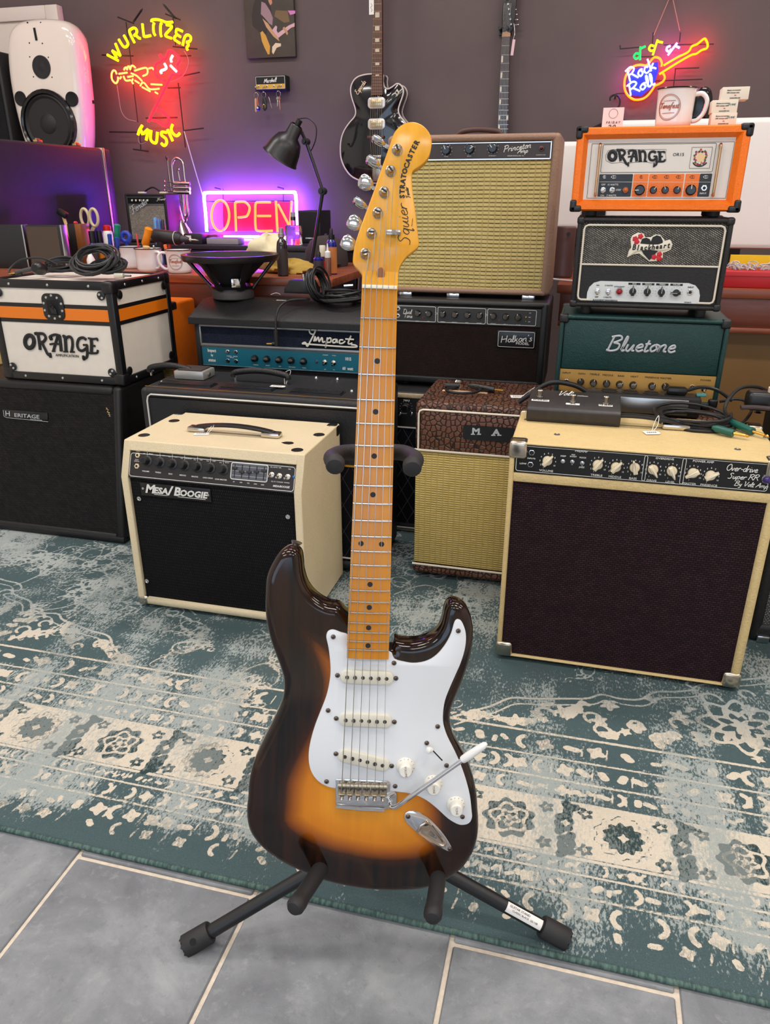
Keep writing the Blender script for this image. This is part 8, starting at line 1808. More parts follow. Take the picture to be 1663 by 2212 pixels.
def on_impact():
 x0, x1, Yi, D, zt = IMP; Y = Yi + .135; c = at_y(504,635, Y); k = at_y(505,600, Y).x - at_y(504,600, Y).x; zt += .0005
 th = thing('speaker_driver', 'bare loudspeaker driver standing magnet-down on the teal-panelled head', 'speaker driver',(c.x, Y, zt)); bk = plain('basket_black',(26,22,24),.35); R, r, h = 95 * k,41 * k,84 * k
 obj('magnet', B().lathe([(r * .96,0),(r,.003),(r, h * .16),(r * .94, h * .2),(r * .94, h * .24)],32), plain('ferrite',(58,54,54),.55), th)
 obj('rim', B().lathe([(R * .93, h * .88),(R * .97, h * .86),(R, h * .93),(R, h),(R * .9, h),(R * .87, h * .97)],40, caps=False), bk, th); obj('cone', B().lathe([(R * .9, h * .97),(R * .86, h * .99),(R * .8, h * .93),(r * .5, h * .3),(.002, h * .32)],36, caps=False), plain('paper_cone',(34,30,30),.8), th)
 obj('spider_cup', B().lathe([(r * 1.0, h * .24),(r * 1.08, h * .3),(r * .6, h * .34)],32), bk, th)
 for i in range(6): a = 2 * PI * i / 6 + .3; obj('basket_arm', B().tube([(r * .98,0, h * .24),(r * 1.25,0, h * .4),(R * .9,0, h * .88)],[.016,.011,.016],8, flat=(1,0,0)), bk, th, RZ(a))
 obj('terminal', B().box(r * .95, r * 1.25,-.015,.015, h * .3, h * .5,.002), CHROME, th, RZ(-1.0))
 q = at_y(655,612, Yi + .08); th = thing('footswitch', 'single-button black footswitch wrapped in its own cable on the teal-panelled head', 'pedal',(q.x, Yi + .1, zt)); s = .024
 coil(th, 'cord',(.03,.0,.052),.048,.0037,15, CABLE, jit=.08, asp=1.0, seed=9, tilt=RY(1.25) @ RX(.2), lift=.004)
 obj('housing', B().poly([(-.06,0),(.045,0),(.045,.012),(.03,.04),(-.042,.04),(-.06,.012)],0,.06, bev=.003), BLACKP, th, frame((-.005,-.03,.03),(1,0,0),(0,-1,0)) @ TR(0,0,-.06)); obj('button', B().lathe([(.006,0),(.006,.01),(.008,.011),(.008,.02)],12), CHROME, th, TR(-.002,-.005,.07))
 obj('lead', B().tube(cr([(.02,-.02,.012),(-.03,-.06,.012),(-.05,-.1,.0),(-.058,-.125,-.03),(-.058,-.135,-.08)],6),.0038,8), CABLE, th); obj('right_angle_plug', B().tube([(-.058,-.135,-.075),(-.057,-.135,-.125)],.0085,12).tube([(-.057,-.135,-.118),(-.072,-.135,-.118)],.0075,10), BLACKP, th); obj('plug_shaft', B().tube([(-.07,-.135,-.118),(-.092,-.135,-.119)],.003,8), GOLDM, th)
 q = at_y(745,640, Yi + .1); th = thing('instrument_cable', 'heap of black cable spilling over the right end of the teal-panelled head', 'cable',(q.x - .015, Yi + .11, zt)); coil(th, 'cord',(0,0,.004),.058,.0043,11, CABLE, jit=.28, asp=.75, seed=3, lift=.0065); obj('plug_barrel', B().tube([(.0,.03,.05),(.03,.035,.052)],.006,10), CHROME, th)
 q = at_y(585,639, Yi + .06); price_tag(None, 'price tag and wooden pick lying beside the bare speaker driver',[q + Vector((0,0,.004)), q + Vector((.02,0,.01)), q + Vector((.03,.01,.004))], Vector((q.x + .02, Yi + .12, zt)),0,.05,.012)
 # on the long combo: pedal and tag
 z = .5455; q = at_z(420,815, z); th = thing('stomp_pedal', 'small silver stomp pedal with dark tread on the long black combo', 'pedal',(q.x,2.10, z)); obj('housing', B().box(-.05,.05,-.035,.045,0,.026,.004), plain('pedal_silver',(176,174,168),.35,.5), th); obj('tread', B().box(-.04,.04,-.028,.038,.026,.03,.002), plain('tread_brown',(52,44,42),.7), th); obj('jack_nut', B().cyl((.05,0,.013),(.055,0,.013),.006, n=8), CHROME, th)
 q = at_z(612,832, z); price_tag(None, 'price tag on the leather handle of the long black combo',[q + Vector((0,.01,.001)), q + Vector((-.005,.03,.03)), q + Vector((.01,.04,.035)), q + Vector((.004,.012,.002))], Vector((q.x,2.03, z + .006)),0,.045,.018)
on_impact()
def on_road_case():
 zt, Y, D, x0, x1 = RC; zt += .0045
 def P(u, v, zz=0): return at_z(u, v, zt + zz)
 c = Vector((at_y(210,590, Y + .12).x, Y + .12, zt)); th = thing('instrument_cable', 'thick figure-eight coil of black cable on the corner of the road case', 'cable', c); coil(th, 'cord',(0,0,.046),.066,.0044,11, CABLE, jit=.2, asp=.7, seed=21, tilt=RX(.8), lift=.0035); coil(th, 'cord',(.035,.015,.03),.05,.0042,6, CABLE, jit=.22, asp=.7, seed=22, tilt=RX(.5), lift=.0035); obj('plug_barrel', B().tube([(.075,-.02,.009),(.105,-.018,.009)],.0075,10), plain('grey_barrel',(206,200,180),.4), th); obj('plug_shaft', B().tube([(.105,-.018,.009),(.13,-.017,.009)],.003,8), CHROME, th)
 c = Vector((at_y(120,590, Y + .14).x, Y + .15, zt)); th = thing('power_cable', 'coiled black mains cable with round two-pin plug on the road case', 'cable', c); coil(th, 'cord',(0,.03,.02),.058,.0042,7, CABLE, jit=.22, asp=.6, seed=31, tilt=RX(.4), lift=.004)
 pl = obj('mains_plug', B().lathe([(.019,0),(.021,.004),(.02,.03),(.012,.04)],22), BLACKP, th, Matrix.Translation((-.018,-.045,.024)) @ RX(PI / 2 - .1)); obj('earth_hole', B().lathe([(.0045,0),(.0045,.001),(.0022,.001)],12), plain('beige_ring',(0,0,0)), pl, TR(.003,.009,.0) @ RX(PI))
 for a in (.010,-.010): obj('pin', B().cyl((a,-.002,.0),(a,-.002,-.014),.0024, n=8), CHROME, pl)
 c = Vector((at_y(40,590, Y + .1).x, Y + .12, zt)); th = thing('instrument_cable', 'loose black cable with gold jack at the left end of the road case', 'cable', c); obj('cord', B().tube(cr([(.09,.06,.03),(.04,.05,.05),(-.02,.03,.045),(-.045,.0,.02),(-.03,-.02,.006),(.02,-.03,.006)],6),.0034,8), CABLE, th); obj('plug_barrel', B().tube([(-.005,-.028,.010),(.05,-.01,.022)],.0075,10), DGREY, th); obj('plug_shaft', B().tube([(-.005,-.028,.010),(-.025,-.034,.006)],.003,8), GOLDM, th)
on_road_case()
def left_bench():
 bp = lambda u, Y: at_y(u,560, Y).x
 k = lambda Y: at_y(401,560, Y).x - at_y(400,560, Y).x
 Y = 2.672; kk = k(Y); mug('white enamel mug with round brown print, handle turned to the left, on the workbench', bp(386, Y), Y, BZ + .0005, kk * 24,.082,-PI / 2 + .18, PI + .3); Y = 2.70; mug('plain white enamel mug filled with small tools on the workbench', bp(322, Y), Y, BZ + .0005, kk * 26,.083,-1.9,-.45, False)
 Y = 2.80; mug('white enamel mug mostly hidden behind the black cables', bp(285, Y), Y, BZ + .0005, kk * 23,.082,-1.9,2.9, False)
 # tools standing in the mugs
 def stick(label, u, v0, v1, Y, m, r, m2=None, u2=None, nm='hand_tool', cat='tool', z0=BZ + .02):
  a = at_y(u, v1, Y); a.z = z0; b_ = at_y(u2 or u, v0, Y); th = thing(nm, label, cat, a); d = b_ - a; obj('shaft', B().tube([Vector((0,0,0)), d * .6], r * .5,8), NICKEL, th); obj('grip', B().tube([d * .5, d * .56, d * .8, d * .97, d],[r * .6, r, r * .9, r, r * .6],10), m, th); return th
 stick('green handled screwdriver in the tool clutter on the workbench',255,484,590,2.86, plain('green_grip',(20,130,100),.4),.014, u2=253); stick('blue handled pliers leaning in the tool clutter',246,505,590,2.80, plain('blue_grip',(30,60,160),.4),.009, u2=236); stick('second blue handled tool beside the roll of tape',262,512,590,2.80, plain('blue_grip',(0,0,0)),.009, u2=252)
 stick('red pencil standing in the hidden mug',306,505,590,2.72, plain('red_grip',(206,60,60),.4),.004, u2=295); stick('orange and green handled snips in the tool mug',368,528,590,2.72, plain('orange_grip',(236,110,40),.4),.007, u2=356); stick('silver tweezers standing in the tool mug',340,530,590,2.71, SILVER,.005, u2=332); stick('pale wooden ruler end standing in the tool mug',318,531,590,2.70, plain('pale_wood',(226,190,130),.6),.014, u2=316)
 # box cutter and pliers
 stick('orange and black box cutter standing beside the drill',306,492,590,2.78, plain('cutter_orange',(240,140,20),.4),.016, u2=322); stick('red handled pliers leaning in the black pot',188,478,590,2.90, plain('red_grip2',(206,40,36),.4),.009, u2=162)
 # roll of tape
 q = at_y(272,512,2.84); th = thing('ring_handled_tool', 'blue ring shaped tool handle on a post in the tool clutter', 'tool',(q.x,2.84, BZ)); obj('ring', B().tube([(.017 * math.cos(t),0, q.z - BZ + .017 * math.sin(t)) for t in np.linspace(0,2 * PI,17)[:-1]],.009,10, closed=True), plain('blue_grip',(0,0,0)), th); obj('post', B().cyl((0,0,0),(0,0, q.z - BZ - .02),.007, n=8), plain('blue_grip',(0,0,0)), th)
 # scissors in a pot
 Y = 2.93; x = bp(186, Y); th = thing('tool_pot', 'black pot holding the scissors on the workbench', 'pot',(x, Y, BZ + .0005)); obj('pot', B().lathe([(.042,0),(.045,.004),(.045,.1),(.042,.1),(.041,.006),(.001,.005)],24, caps=False), BLACKP, th)
 th = thing('scissors', 'beige handled scissors standing upright in the black pot', 'scissors',(x, Y, BZ + .012)); bg = plain('beige_grip',(206,190,150),.4)
 for u, v, ru, rv, s_ in ((182,470,8.5,16,1),(204,470,8.5,16,-1)):
  c = at_y(u, v, Y) - Vector((x, Y, BZ + .012)); kk = k(Y); obj('finger_loop', B().tube([(c.x + ru * kk * 1.05 * math.cos(t), s_ * .004, c.z + rv * kk * math.sin(t) + .0) for t in np.linspace(0,2 * PI,25)[:-1]],.0062,10, closed=True), bg, th, None); obj('blade', B().tube([(c.x + s_ * .004, s_ * .004, c.z - rv * kk),(.01 * s_ * -.4, s_ * .003,.06),(0, s_ * .002,.0)],[.008,.008,.003],8, flat=(0,1,0)), bg, th)
 # string box, hammer
 Y = 2.84; a, c = bp(156, Y), bp(184, Y); z1 = at_y(170,484, Y).z; th = thing('carton', 'black and copper printed carton standing beside the framed panels', 'box',(a, Y, BZ)); obj('carton', B().box(0,(c - a) * .55,0,.06,0, z1 - BZ,.001), plain('carton_black',(30,24,24),.4), th); obj('copper_side', B().box((c - a) * .55, c - a,0,.06,0, z1 - BZ,.001), plain('carton_copper',(150,92,48),.35,.3), th)
 q = at_y(135,462,2.95); th = thing('hammer', 'small black hammer with pale handle leaning behind the carton', 'tool',(at_y(160,500,2.95).x,2.95, BZ)); h0 = Vector((0,0,0)); hd = q - Vector((at_y(160,500,2.95).x,2.95, BZ)); obj('handle', B().tube([h0, hd],.007,8), plain('pale_wood',(0,0,0)), th); obj('head', B().box(-.022,.022,-.012,.012,-.01,.014,.004), BLACKM, th, Matrix.Translation(hd) @ RY(.5))
 # two framed panels
 for (ua, ub, lab, kind) in ((-40,58, 'plain black panel with silver edge standing on the workbench',0),(66,140, 'black framed brown screen standing next to the plain black panel',1)):
  Y = 2.66; a, c = at_y(ua,560, Y).x, at_y(ub,560, Y).x; z1 = at_y(70,486, Y).z; th = thing('display_panel', lab, 'panel',(a, Y, BZ)); w = c - a
  obj('frame', B().box(0, w,0,.03,0, z1 - BZ,.003), plain('panel_matt_black',(24,24,26),.5), th); obj('edge', B().box(w, w + .006,-.001,.031,0, z1 - BZ + .001,.001), SILVER, th)
  if kind: obj('screen', B().box(.004, w - .012,-.001,.002,.02, z1 - BZ - .006), plain('screen_brown',(72,58,46),.3), th)
 dark = plain('amber_glass_dark',(34,22,24),.12, coat=.3); blu = plain('cobalt_glass',(24,30,120),.1); lb = plain('label_dark',(58,46,44),.6); amb = plain('amber_liquid',(190,116,30),.2)
 cyl_ = [(.96,0),(1,.02),(1,.62),(.85,.72),(.45,.78),(.42,.84)]
 for u, lab in ((206, 'small blue glass bottle with black cap beside the carton'),(222, 'second small bottle with black cap and amber label')): bottle('bottle', lab, u,2.78 + (u - 206) * .002, BZ, at_y(u,499,2.78).z - BZ,.0165,[(.96,0),(1,.02),(1,.55),(.9,.64),(.6,.7)],[blu, BLACKP, lb if u < 210 else amb], cap=[(.72,.68),(.74,.7),(.74,1),(.6,1)], lab=(.03,.5))
 bottle('spray_can', 'white spray can with red cap behind the screwdriver',240,2.95, BZ, at_y(240,486,2.95).z - BZ,.02,[(.96,0),(1,.01),(1,.8),(.8,.86)],[WHITEPL, RED, PAPER], 'spray can', cap=[(.82,.85),(.8,.97),(.4,1),(.1,1)])
 bottle('bottle', 'white rounded bottle half hidden behind the cable coil',196,2.72, BZ,.06,.016,[(.9,0),(1,.1),(1,.6),(.5,.9),(.3,1)],[WHITEPL])
 bottle('spray_bottle', 'tall dark spray bottle with silver cap and barcode label on the workbench',610,2.655, BZ, at_y(610,492,2.655).z - BZ,.0195, cyl_,[dark, plain('cap_silver',(170,150,150),.3,.6), lb], 'bottle', cap=[(.5,.8),(.58,.81),(.58,.88),(.46,.89),(.44,.99),(.3,1)], lab=(.03,.58))
 bottle('spray_bottle', 'tall dark spray bottle with black cap and orange label at the end of the workbench',717,2.76, BZ, at_y(717,493,2.76).z - BZ,.0185, cyl_,[blu, BLACKP, plain('label_orange',(196,120,60),.6)], 'bottle', cap=[(.6,.76),(.62,.78),(.62,.86),(.34,.87),(.3,.98),(.2,1)], lab=(.03,.6))
 for (u, wv) in ((610,588),(717,578)): pass
 bottle('bottle', 'small bottle with blue shoulder, orange side and black dropper cap',688,2.72, BZ, at_y(688,530,2.72).z - BZ,.0185,[(.96,0),(1,.03),(1,.55),(.6,.62)],[blu, BLACKP, plain('label_navy',(60,50,60),.6)], cap=[(.45,.6),(.45,.74),(.25,.8),(.2,1)], lab=(.04,.5))
 bottle('bottle', 'small bottle with white nozzle and brown liquid on the workbench',708,2.70, BZ, at_y(708,526,2.70).z - BZ,.0115,[(.96,0),(1,.03),(1,.55),(.7,.62)],[plain('brown_liquid',(120,76,60),.2), WHITEPL, PAPER], cap=[(.9,.56),(.95,.58),(.95,.74),(.4,.78),(.15,1)])
 bottle('glue_tube', 'cream capped tube with red label standing between the small bottles',697,2.80, BZ, at_y(697,530,2.80).z - BZ,.012,[(.9,0),(1,.3),(.9,.6)],[plain('tube_dark',(60,40,36),.4), plain('cream_cap',(232,224,200),.4), RED], 'tube', cap=[(.95,.6),(1,.62),(1.05,.95),(.9,1)], lab=(.2,.45))
 # barcode slips
 # drill
 Y = 2.84; fcx = bp(370, Y); zc = at_y(385,513, Y).z; th = thing('cordless_drill', 'black cordless screwdriver with red trigger lying behind the mugs', 'drill',(fcx, Y, BZ)); h = zc - BZ; bkp = plain('tool_black',(34,30,31),.5)
 obj('body', B().tube([(-.07,0, h + .008),(-.06,0, h + .006),(.0,0, h),(.045,0, h - .004),(.055,0, h - .005)],[.018,.026,.026,.024,.017],16), bkp, th); obj('chuck', B().tube([(.055,0, h - .005),(.075,0, h - .006),(.085,0, h - .007)],[.015,.011,.007],14), DGREY, th); obj('bit', B().tube([(.083,0, h - .007),(.118,0, h - .009),(.128,0, h - .01)],[.0034,.0034,.001],8), NICKEL, th)
 obj('grip', B().tube([(-.03,0, h - .01),(-.055,0, h * .45),(-.065,0,.0)],[.018,.017,.02],12), bkp, th); obj('trigger', B().box(-.024,-.012,-.006,.006, h - .05, h - .02,.003), plain('trigger_red',(190,60,30),.4), th, RY(.2)); obj('dial_ring', B().tube([(.03,.0255 * math.cos(t), h - .003 + .0255 * math.sin(t)) for t in np.linspace(0,2 * PI,21)[:-1]],.0014,5, closed=True), WHITE_INK, th)
 # crumpled cloth and paper
 Y = 2.77; q = at_y(598,560, Y)
 for nm, m, s_, ox, oz, sd in (('cream_cloth', plain('cream_cloth',(228,214,176),.9),(.075,.055,.06),-.03,.07,1),('mustard_cloth', plain('mustard_cloth',(186,152,70),.9),(.085,.06,.028),.045,.02,2)):
  th = thing('cleaning_cloth', 'crumpled cream polishing cloth behind the tall spray bottle' if sd == 1 else 'folded mustard polishing cloth under the cream one', 'cloth',(q.x, Y, BZ)); rs = random.Random(sd); vs = []; fs = []; n, m_ = 26,14
  ph = [rs.uniform(0,6) for _ in range(6)]
  for i in range(m_ + 1):
   for j in range(n):
    t, p = PI * i / m_,2 * PI * j / n; r = 1 + .16 * math.sin(3 * p + ph[0] + 2 * t) + .12 * math.sin(7 * p + ph[1]) * math.sin(t * 2) + .1 * math.sin(5 * t + ph[2] + 4 * p) + .06 * math.sin(11 * p - 5 * t + ph[3])
    vs.append(Vector((ox + s_[0] * r * math.sin(t) * math.cos(p), s_[1] * r * math.sin(t) * math.sin(p), max(.001, oz + s_[2] * r * math.cos(t)))))
  for i in range(m_):
   for j in range(n): fs.append([i * n + j, i * n + (j + 1) % n,(i + 1) * n + (j + 1) % n,(i + 1) * n + j])
  obj(nm, B().add(vs, fs), m, th, ang=50)
 # cap
 Y = 3.10; q = at_y(705,560, Y); th = thing('cap', 'dark grey fabric cap lying behind the lamp', 'hat',(q.x, Y, BZ)); h = at_y(705,508, Y).z - BZ; obj('crown', B().lathe([(.088,0),(.09,.02),(.086, h * .5),(.065, h * .82),(.03, h * .97),(.002, h)],24), plain('cap_fabric',(62,54,52),.95, bump=.3, bs=500), th); obj('peak', B().poly([(.1 * math.cos(t),.07 * math.sin(t)) for t in np.linspace(PI,2 * PI,14)],0,.004), _mc['cap_fabric'], th, TR(-.02,-.05,.012)); obj('button', B().sphere((0,0, h),.007,8), _mc['cap_fabric'], th)
 # desk lamp
 Y = 2.9; A = lambda u, v: at_y(u, v, Y); b0 = A(684,590); b0.z = BZ; th = thing('desk_lamp', 'black articulated desk lamp with bell shade on the workbench', 'lamp', b0); L = lambda u, v: A(u, v) - b0; lm = plain('lamp_black',(24,22,23),.35)
 obj('base', B().lathe([(.055,0),(.057,.004),(.055,.018),(.02,.024),(.018,.03)],28), lm, th); e = L(697,413); f0 = L(672,570); hj = L(661,306)
 obj('lower_arm', B().tube([Vector((f0.x,0,.02)), e],.0068,10), lm, th); obj('upper_arm', B().tube([e, hj],.0062,10), lm, th)
 for p, r in ((e,.013),(hj,.012)): obj('joint', B().cyl(p + Vector((0,-.016,0)), p + Vector((0,.016,0)), r, n=14).cyl(p + Vector((0,-.028,0)), p + Vector((0,-.014,0)), r * .55, n=10), lm, th)
 t0, t1 = L(648,272), L(611,342); ax = (t1 - t0).normalized(); ln = (t1 - t0).length; M_ = frame(t0 + Vector((0,-.03,0)),(0,1,0), ax); R = .068
 sh = obj('shade', B().lathe([(.02,0),(.024,.004),(.026,.04),(.046,.055),(.058,.085),(.065,.12),(R, ln * .98),(R + .002, ln),(R - .003, ln),(.06,.12),(.04,.06),(.002,.05)],36, caps=False), lm, th, M_, ang=55); obj('cap_stem', B().cyl((0,0,-.02),(0,0,.002),.011, n=14), lm, sh); obj('bulb', B().sphere((0,0, ln * .62),.026,14), plain('bulb_white',(232,226,214),.3), sh)
 obj('bracket', B().tube([hj, t0 + Vector((.01,-.015,-.02))],.006,8), lm, th); obj('cord', B().tube(cr([t0 + Vector((.004,-.03,.02)), L(665,256), L(682,272), L(682,300), L(672,325), L(668,322)],6),.0022,6), CABLE, th)
 # papers and dark box under the bench
 q = at_y(408,790,2.72); th = thing('storage_box', 'black storage box under the workbench', 'box',(q.x - .25,2.72,.0)); zb = at_y(408,785,2.72).z; obj('tub', B().box(0,.42,0,.3,0, zb - .012,.006), BLACKP, th); obj('lid', B().box(-.006,.426,-.006,.306, zb - .012, zb,.004), DGREY, th)
 t2 = thing('paper_stack', 'stack of white papers on the black storage box', 'papers',(q.x - .2,2.74, zb + .0005)); obj('papers', B().box(0,.3,0,.21,0,.045,.001), PAPER, t2); t4 = thing('folder', 'black folder lying on the stack of white papers', 'folder',(q.x - .2,2.74, zb + .046)); obj('cover', B().box(.01,.31,.005,.2,0,.03,.004), BLACKP, t4); obj('spine_label', B().box(.05,.12,.004,.006,.008,.022), PAPER, t4)
 # stool with chrome ring behind the headstock
 q = at_y(806,520,3.55); q.x = max(q.x, at_y(706,533,3.32).x + .19); th = thing('bar_stool', 'round black bar stool with chrome rim beyond the workbench', 'stool',(q.x,3.55,0)); h = q.z; obj('seat', B().lathe([(.15,-.05),(.168,-.045),(.17,-.012),(.15,-.002),(.001,0)],36), BLACKP, th, TR(0,0, h)); obj('rim', B().tube([(.171 * math.cos(t),.171 * math.sin(t), h - .012) for t in np.linspace(0,2 * PI,41)[:-1]],.0075,8, closed=True), CHROME, th)
 for i in range(4): a = PI / 4 + i * PI / 2; obj('leg', B().tube([(.12 * math.cos(a),.12 * math.sin(a), h - .04),(.2 * math.cos(a),.2 * math.sin(a),0)],.012,10), CHROME, th)
left_bench()
def on_sideboard():
 z = SBZ + .0005; Y = 3.42
 # mini amp
 a, c = at_y(278,500, Y), at_y(365,500, Y); zt = at_y(320,418, Y).z; W, Hh, D = c.x - a.x, zt - z,.13; th = thing('mini_amp', 'small black practice amp with silver grille beside the trumpet', 'amplifier',(a.x, Y, z)); fc = Face(th,(a.x, Y, z)); fr = .014; amp_box(th, W, D, Hh, BLK_TOLEX,(fr, fr, fr, fr), r=.005)
 zp = Hh - .045; obj('grille', B().box(fr, W - fr,.004,.019, fr, zp), cloth_dark('silver_cloth',(98,92,84),(186,178,164),.005,.009,.7), th); obj('control_panel', B().box(fr, W - fr,.003,.019, zp, Hh - fr), plain('panel_black',(0,0,0)), th); obj('panel_trim', B().box(fr, W - fr,.001,.004, zp - .004, zp).box(fr, W - fr,.001,.004, Hh - fr - .003, Hh - fr), SILVER, th)
 kn = knob_round('mini_knob',.0065,.01, BLACKP, None, plain('cream_cap',(0,0,0)))
 for i in range(5): obj('knob', kn, None, th, fc.M @ TR(W * (.2 + .095 * i), zp + (Hh - fr - zp) * .5,-.002))
 script(fc, 'panel_script', 'Frontman',(339,434),(357,432),5,.7, WHITE_INK) if False else script(fc, 'panel_script', 'Front',(339,434),(357,432),5,.7, WHITE_INK)
 script(fc, 'name_script', 'Fender',(287,462),(321,438),15,2.0, plain('silver_letter',(0,0,0)),.2, d=.001); obj('handle', B().tube(cr([(W * .3, D * .5, Hh + .004),(W * .45, D * .5, Hh + .022),(W * .58, D * .5, Hh + .026),(W * .75, D * .5, Hh + .004)],5),.004,8), CABLE, th)
 for x in (.27,.8): obj('handle_end', B().box(W * x - .018, W * x + .018, D * .42, D * .58, Hh, Hh + .008,.002), plain('cream_cap',(0,0,0)), th)
 # trumpet on a peg
 Yt = 3.56; v = lambda p: (260 + p[0] / 7.559,330 + p[1] / 7.559); o = at_y(*v((960,1290)), Yt); th = thing('trumpet', 'silver trumpet standing upright beside the small practice amp', 'trumpet',(o.x, Yt, z)); br = plain('trumpet_silver',(214,196,190),.15,1.0); fc = Face(th,(o.x, Yt, z)); P = lambda pts, d=0: [Vector((q.x, q.y, d)) for q in fc.ps([v(p) for p in pts])]
 obj('main_tube', B().tube(cr(P([(905,690),(870,480),(845,250),(850,150),(890,98),(940,92),(1000,130),(1030,220),(1050,400),(1065,520),(1080,800),(1100,960),(1095,1020),(1075,1045),(1050,1020),(1040,950),(1020,680)]),5),.0062,10), br, th, fc.M)
 bell = P([(905,690),(930,860),(960,1080),(975,1180)]); bot = bell[-1].y; rr = [.0065,.011,.02,.032,.05,.062]; bl = bell[:3] + [bell[3], Vector((bell[3].x + .006,.03,0)), Vector((bell[3].x + .008,.004,0))]; bl[3] = Vector((bell[3].x, max(.06, bell[3].y),0)); obj('bell', B().tube(bl, rr,24), br, th, fc.M)
 obj('lead_pipe', B().tube(P([(785,75),(800,250),(825,450),(850,620)],.012),[.004,.004,.005,.005],8), br, th, fc.M); obj('mouthpiece', B().tube(P([(783,60),(786,90),(790,130)],.012),[.009,.008,.004],12), br, th, fc.M)
 for i, y in enumerate((500,575,645)): p, q = P([(900, y),(1160, y + 6)],.014); obj('valve', B().tube([p, q],.0088,14), br, th, fc.M); a_, b_ = P([(750, y - 30),(900, y - 8)],.014); obj('valve_button', B().tube([a_, b_],.003,8).sphere(a_,.006,8), br, th, fc.M)
 obj('slide', B().tube(cr(P([(960,250),(955,300),(985,460)],.01),4),.006,8), br, th, fc.M); q = P([(975,790)],.01)[0]; obj('finger_ring', B().tube([q + Vector((.0075 * math.cos(t),.0075 * math.sin(t),0)) for t in np.linspace(0,2 * PI,15)[:-1]],.0013,5, closed=True), br, th, fc.M); obj('water_key', B().tube(cr(P([(1075,1050),(1070,1110),(1030,1155),(985,1165)],.0),4),.005,8), br, th, fc.M)
 # loudspeaker right of the sign, effects and boxes under it
 Y = 3.55; a, c = at_y(645,500, Y), at_y(692,500, Y); zt = at_y(670,455, Y).z; th = thing('desktop_speaker', 'small matt black loudspeaker beside the OPEN sign', 'loudspeaker',(a.x, Y, z)); obj('enclosure', B().box(0, c.x - a.x,0,.16,0, zt - z,.004), plain('speaker_black',(28,24,30),.6), th); obj('grille_cloth', B().box(.006, c.x - a.x - .006,-.003,.002,.006, zt - z - .006,.003), plain('speaker_cloth',(24,20,25),.9), th); obj('badge', B().box((c.x - a.x) * .5 - .02,(c.x - a.x) * .5 + .02,-.005,-.002,.02,.026), SILVER, th)
 for (ua, ub, v0, v1, Y, c_, lab, cat) in ((397,436,503,524,3.36,(40,36,40), 'black effects box with white square label below the sign', 'effects box'),(440,470,503,520,3.44,(130,40,80), 'small magenta box at the foot of the OPEN sign', 'box'),(447,515,520,533,3.36,(160,150,160), 'flat silver tray on the sideboard below the sign', 'tray'),(555,590,514,529,3.36,(26,24,32), 'small black flat box in front of the sign border', 'box')):
  a, c = at_y(ua, v1, Y), at_y(ub, v1, Y); h = max(.012,(v1 - v0) / F * Y); th = thing('gadget_box', lab, cat,(a.x, Y, z)); obj('casing', B().box(0, c.x - a.x,0,.07,0, h,.003), plain('gadget_%d' % c_[0], c_,.4), th); obj('top_plate', B().box(.006, c.x - a.x - .006,.006,.064, h, h + .002,.001), DGREY, th)
  if ua == 397: obj('paper_square', B().box(.012,.04,-.001,.001, h * .3, h * .85), PAPER, th)
  if ua == 440: text(Face(th,(a.x, Y, z)), 'Royal R',(c.x - a.x) / 2, h * .4, h * .4, WHITE_INK, px=False)
 Y = 3.40; a = at_y(635,516, Y); th = thing('glass_flask', 'clear glass bottle catching the blue light beside the sign', 'bottle',(a.x, Y, z)); gl = glass('clear_glass'); obj('flask', B().box(-.035,.035,-.02,.02,0,.085,.006,2), gl, th); obj('neck', B().lathe([(.012,.085),(.012,.12),(.01,.12),(.01,.085)],14, caps=False), gl, th); obj('stopper', B().cyl((0,0,.105),(0,0,.14),.011, n=14), plain('stopper_grey',(150,150,165),.3), th)
 # clip-on tuner and knife parts standing in front of the amp
 Y = 2.98; a = at_y(345,500, Y); zc = at_y(345,470, Y).z
 for i,(dx, c_, lab) in enumerate(((-.016,(96,146,196), 'pale blue pen standing upright behind the drill'),(.001,(70,110,160), 'darker blue pen standing upright behind the drill'),(.018,(36,30,34), 'black pen standing upright behind the drill'))):
  th = thing('marker_pen', lab, 'pen',(a.x + dx, Y, BZ + .0005)); h = zc - BZ - .004 * i; obj('barrel', B().tube([(0,0,0),(0,0, h * .7)],.0075,10), plain('pen_%d' % i, c_,.3), th); obj('cap', B().tube([(0,0, h * .7),(0,0, h * .97),(0,0, h)],[.008,.0078,.005],10), _mc['pen_%d' % i], th)
on_sideboard()
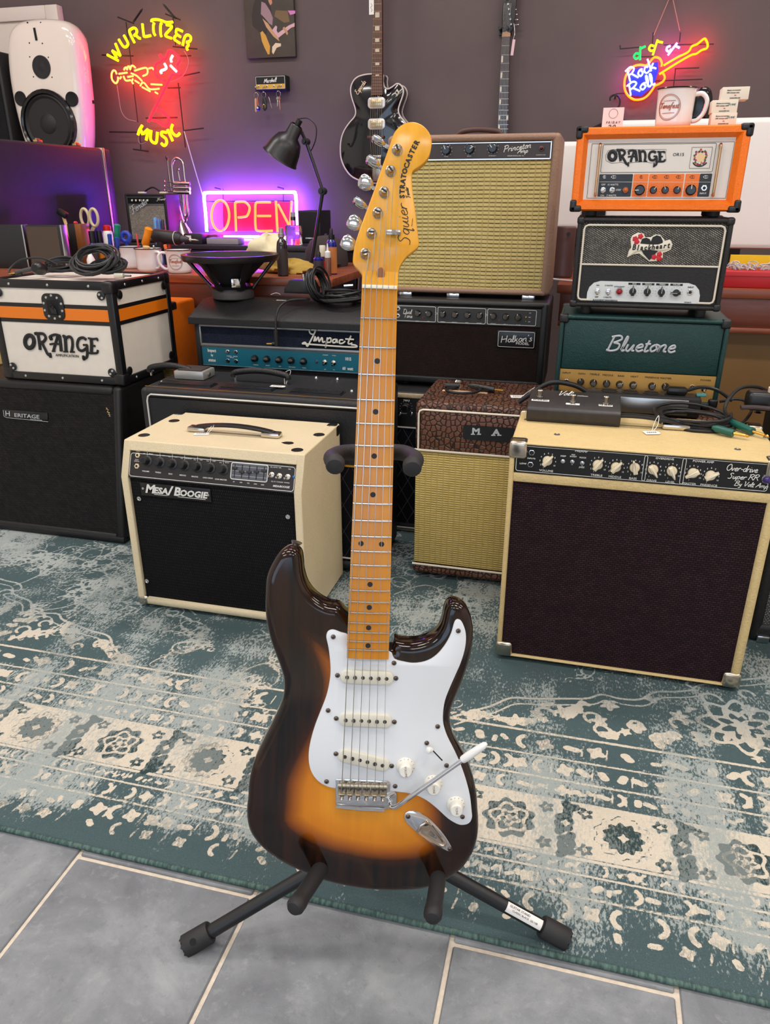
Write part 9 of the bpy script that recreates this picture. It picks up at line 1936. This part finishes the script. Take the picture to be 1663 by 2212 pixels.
def on_desk():
 Y = 2.66; a = at_y(1560,610, Y); th = thing('file_box', 'flat red box on the desk at the right', 'box',(a.x, Y, BZ + .0005)); zt = at_y(1600,587, Y).z - BZ; obj('box', B().box(0,.5,0,.2,0, max(.03, zt),.003), plain('red_card',(186,26,34),.5), th); obj('lid_line', B().box(-.001,.501,-.001,.201, max(.03, zt) * .7, max(.03, zt) * .74), plain('red_dark',(140,18,26),.5), th); zt = max(.03, zt)
 Y = 2.80; a = at_y(1572,585, Y); z1 = at_y(1600,551, Y).z; th = thing('folder', 'bright yellow card folder standing behind the red box', 'folder',(a.x, Y + .0, BZ + zt + .001)); obj('card', B().poly([(0,0),(.14,0),(.13, z1 - BZ - zt),(.0, z1 - BZ - zt)],0,.012), plain('yellow_card',(242,200,10),.5), th, RX(PI / 2)); t5 = thing('folder', 'teal card folder standing beside the yellow folder', 'folder',(a.x + .145, Y + .016, BZ + zt + .001)); obj('card', B().poly([(0,0),(.13,0),(.13, z1 - BZ - zt),(.035, z1 - BZ - zt)],0,.01), plain('teal_card',(30,130,110),.5), t5, RX(PI / 2))
 th = thing('paper_wool', 'grey paper packing wool spilling from the red box', 'packing',(a.x - .01,2.72, BZ + zt + .0005)); rs = random.Random(8)
 b = B()
 for i in range(46):
  x, y = rs.uniform(0,.22), rs.uniform(-.012,.03); h = rs.uniform(.008,.026); b.tube(cr([(x, y,.001),(x + rs.uniform(-.02,.02), y + rs.uniform(-.01,.01), h),(x + rs.uniform(-.03,.03), y, h * .8),(x + rs.uniform(-.03,.03), y,.002)],3),.0022,4)
 o = obj('strands', b, plain('paper_grey',(196,188,186),.8), th); o['kind'] = 'stuff'
 q = at_y(1222,525,2.8); th = thing('tablet', 'dark tablet leaning against the hidden display', 'tablet',(q.x,2.8, BZ)); zt = at_y(1222,490,2.8).z - BZ; obj('slab', B().poly(rrect(-.045,.03,0.0, zt,.008),0,.009, bev=.002), plain('brown_metal',(92,66,62),.3,.4), th, frame((0,.05,0),(1,0,0),(0,-1,.12))); obj('lens', B().lathe([(.007,0),(.007,.002),(.004,.002)],14), BLACKP, th, frame((.005,.034, zt - .025),(1,0,0),(0,-1,.12)))
 q = at_y(1215,612,2.7); th = thing('white_cable', 'white charging cable lying across the desk edge', 'cable',(q.x,2.7, BZ + .0005)); obj('cord', B().tube(cr([(-.05,.06,.004),(-.02,.03,.004),(.03,.0,.004),(.12,-.03,.004)],5),.0035,8), WHITEPL, th)
on_desk()
flush_text()
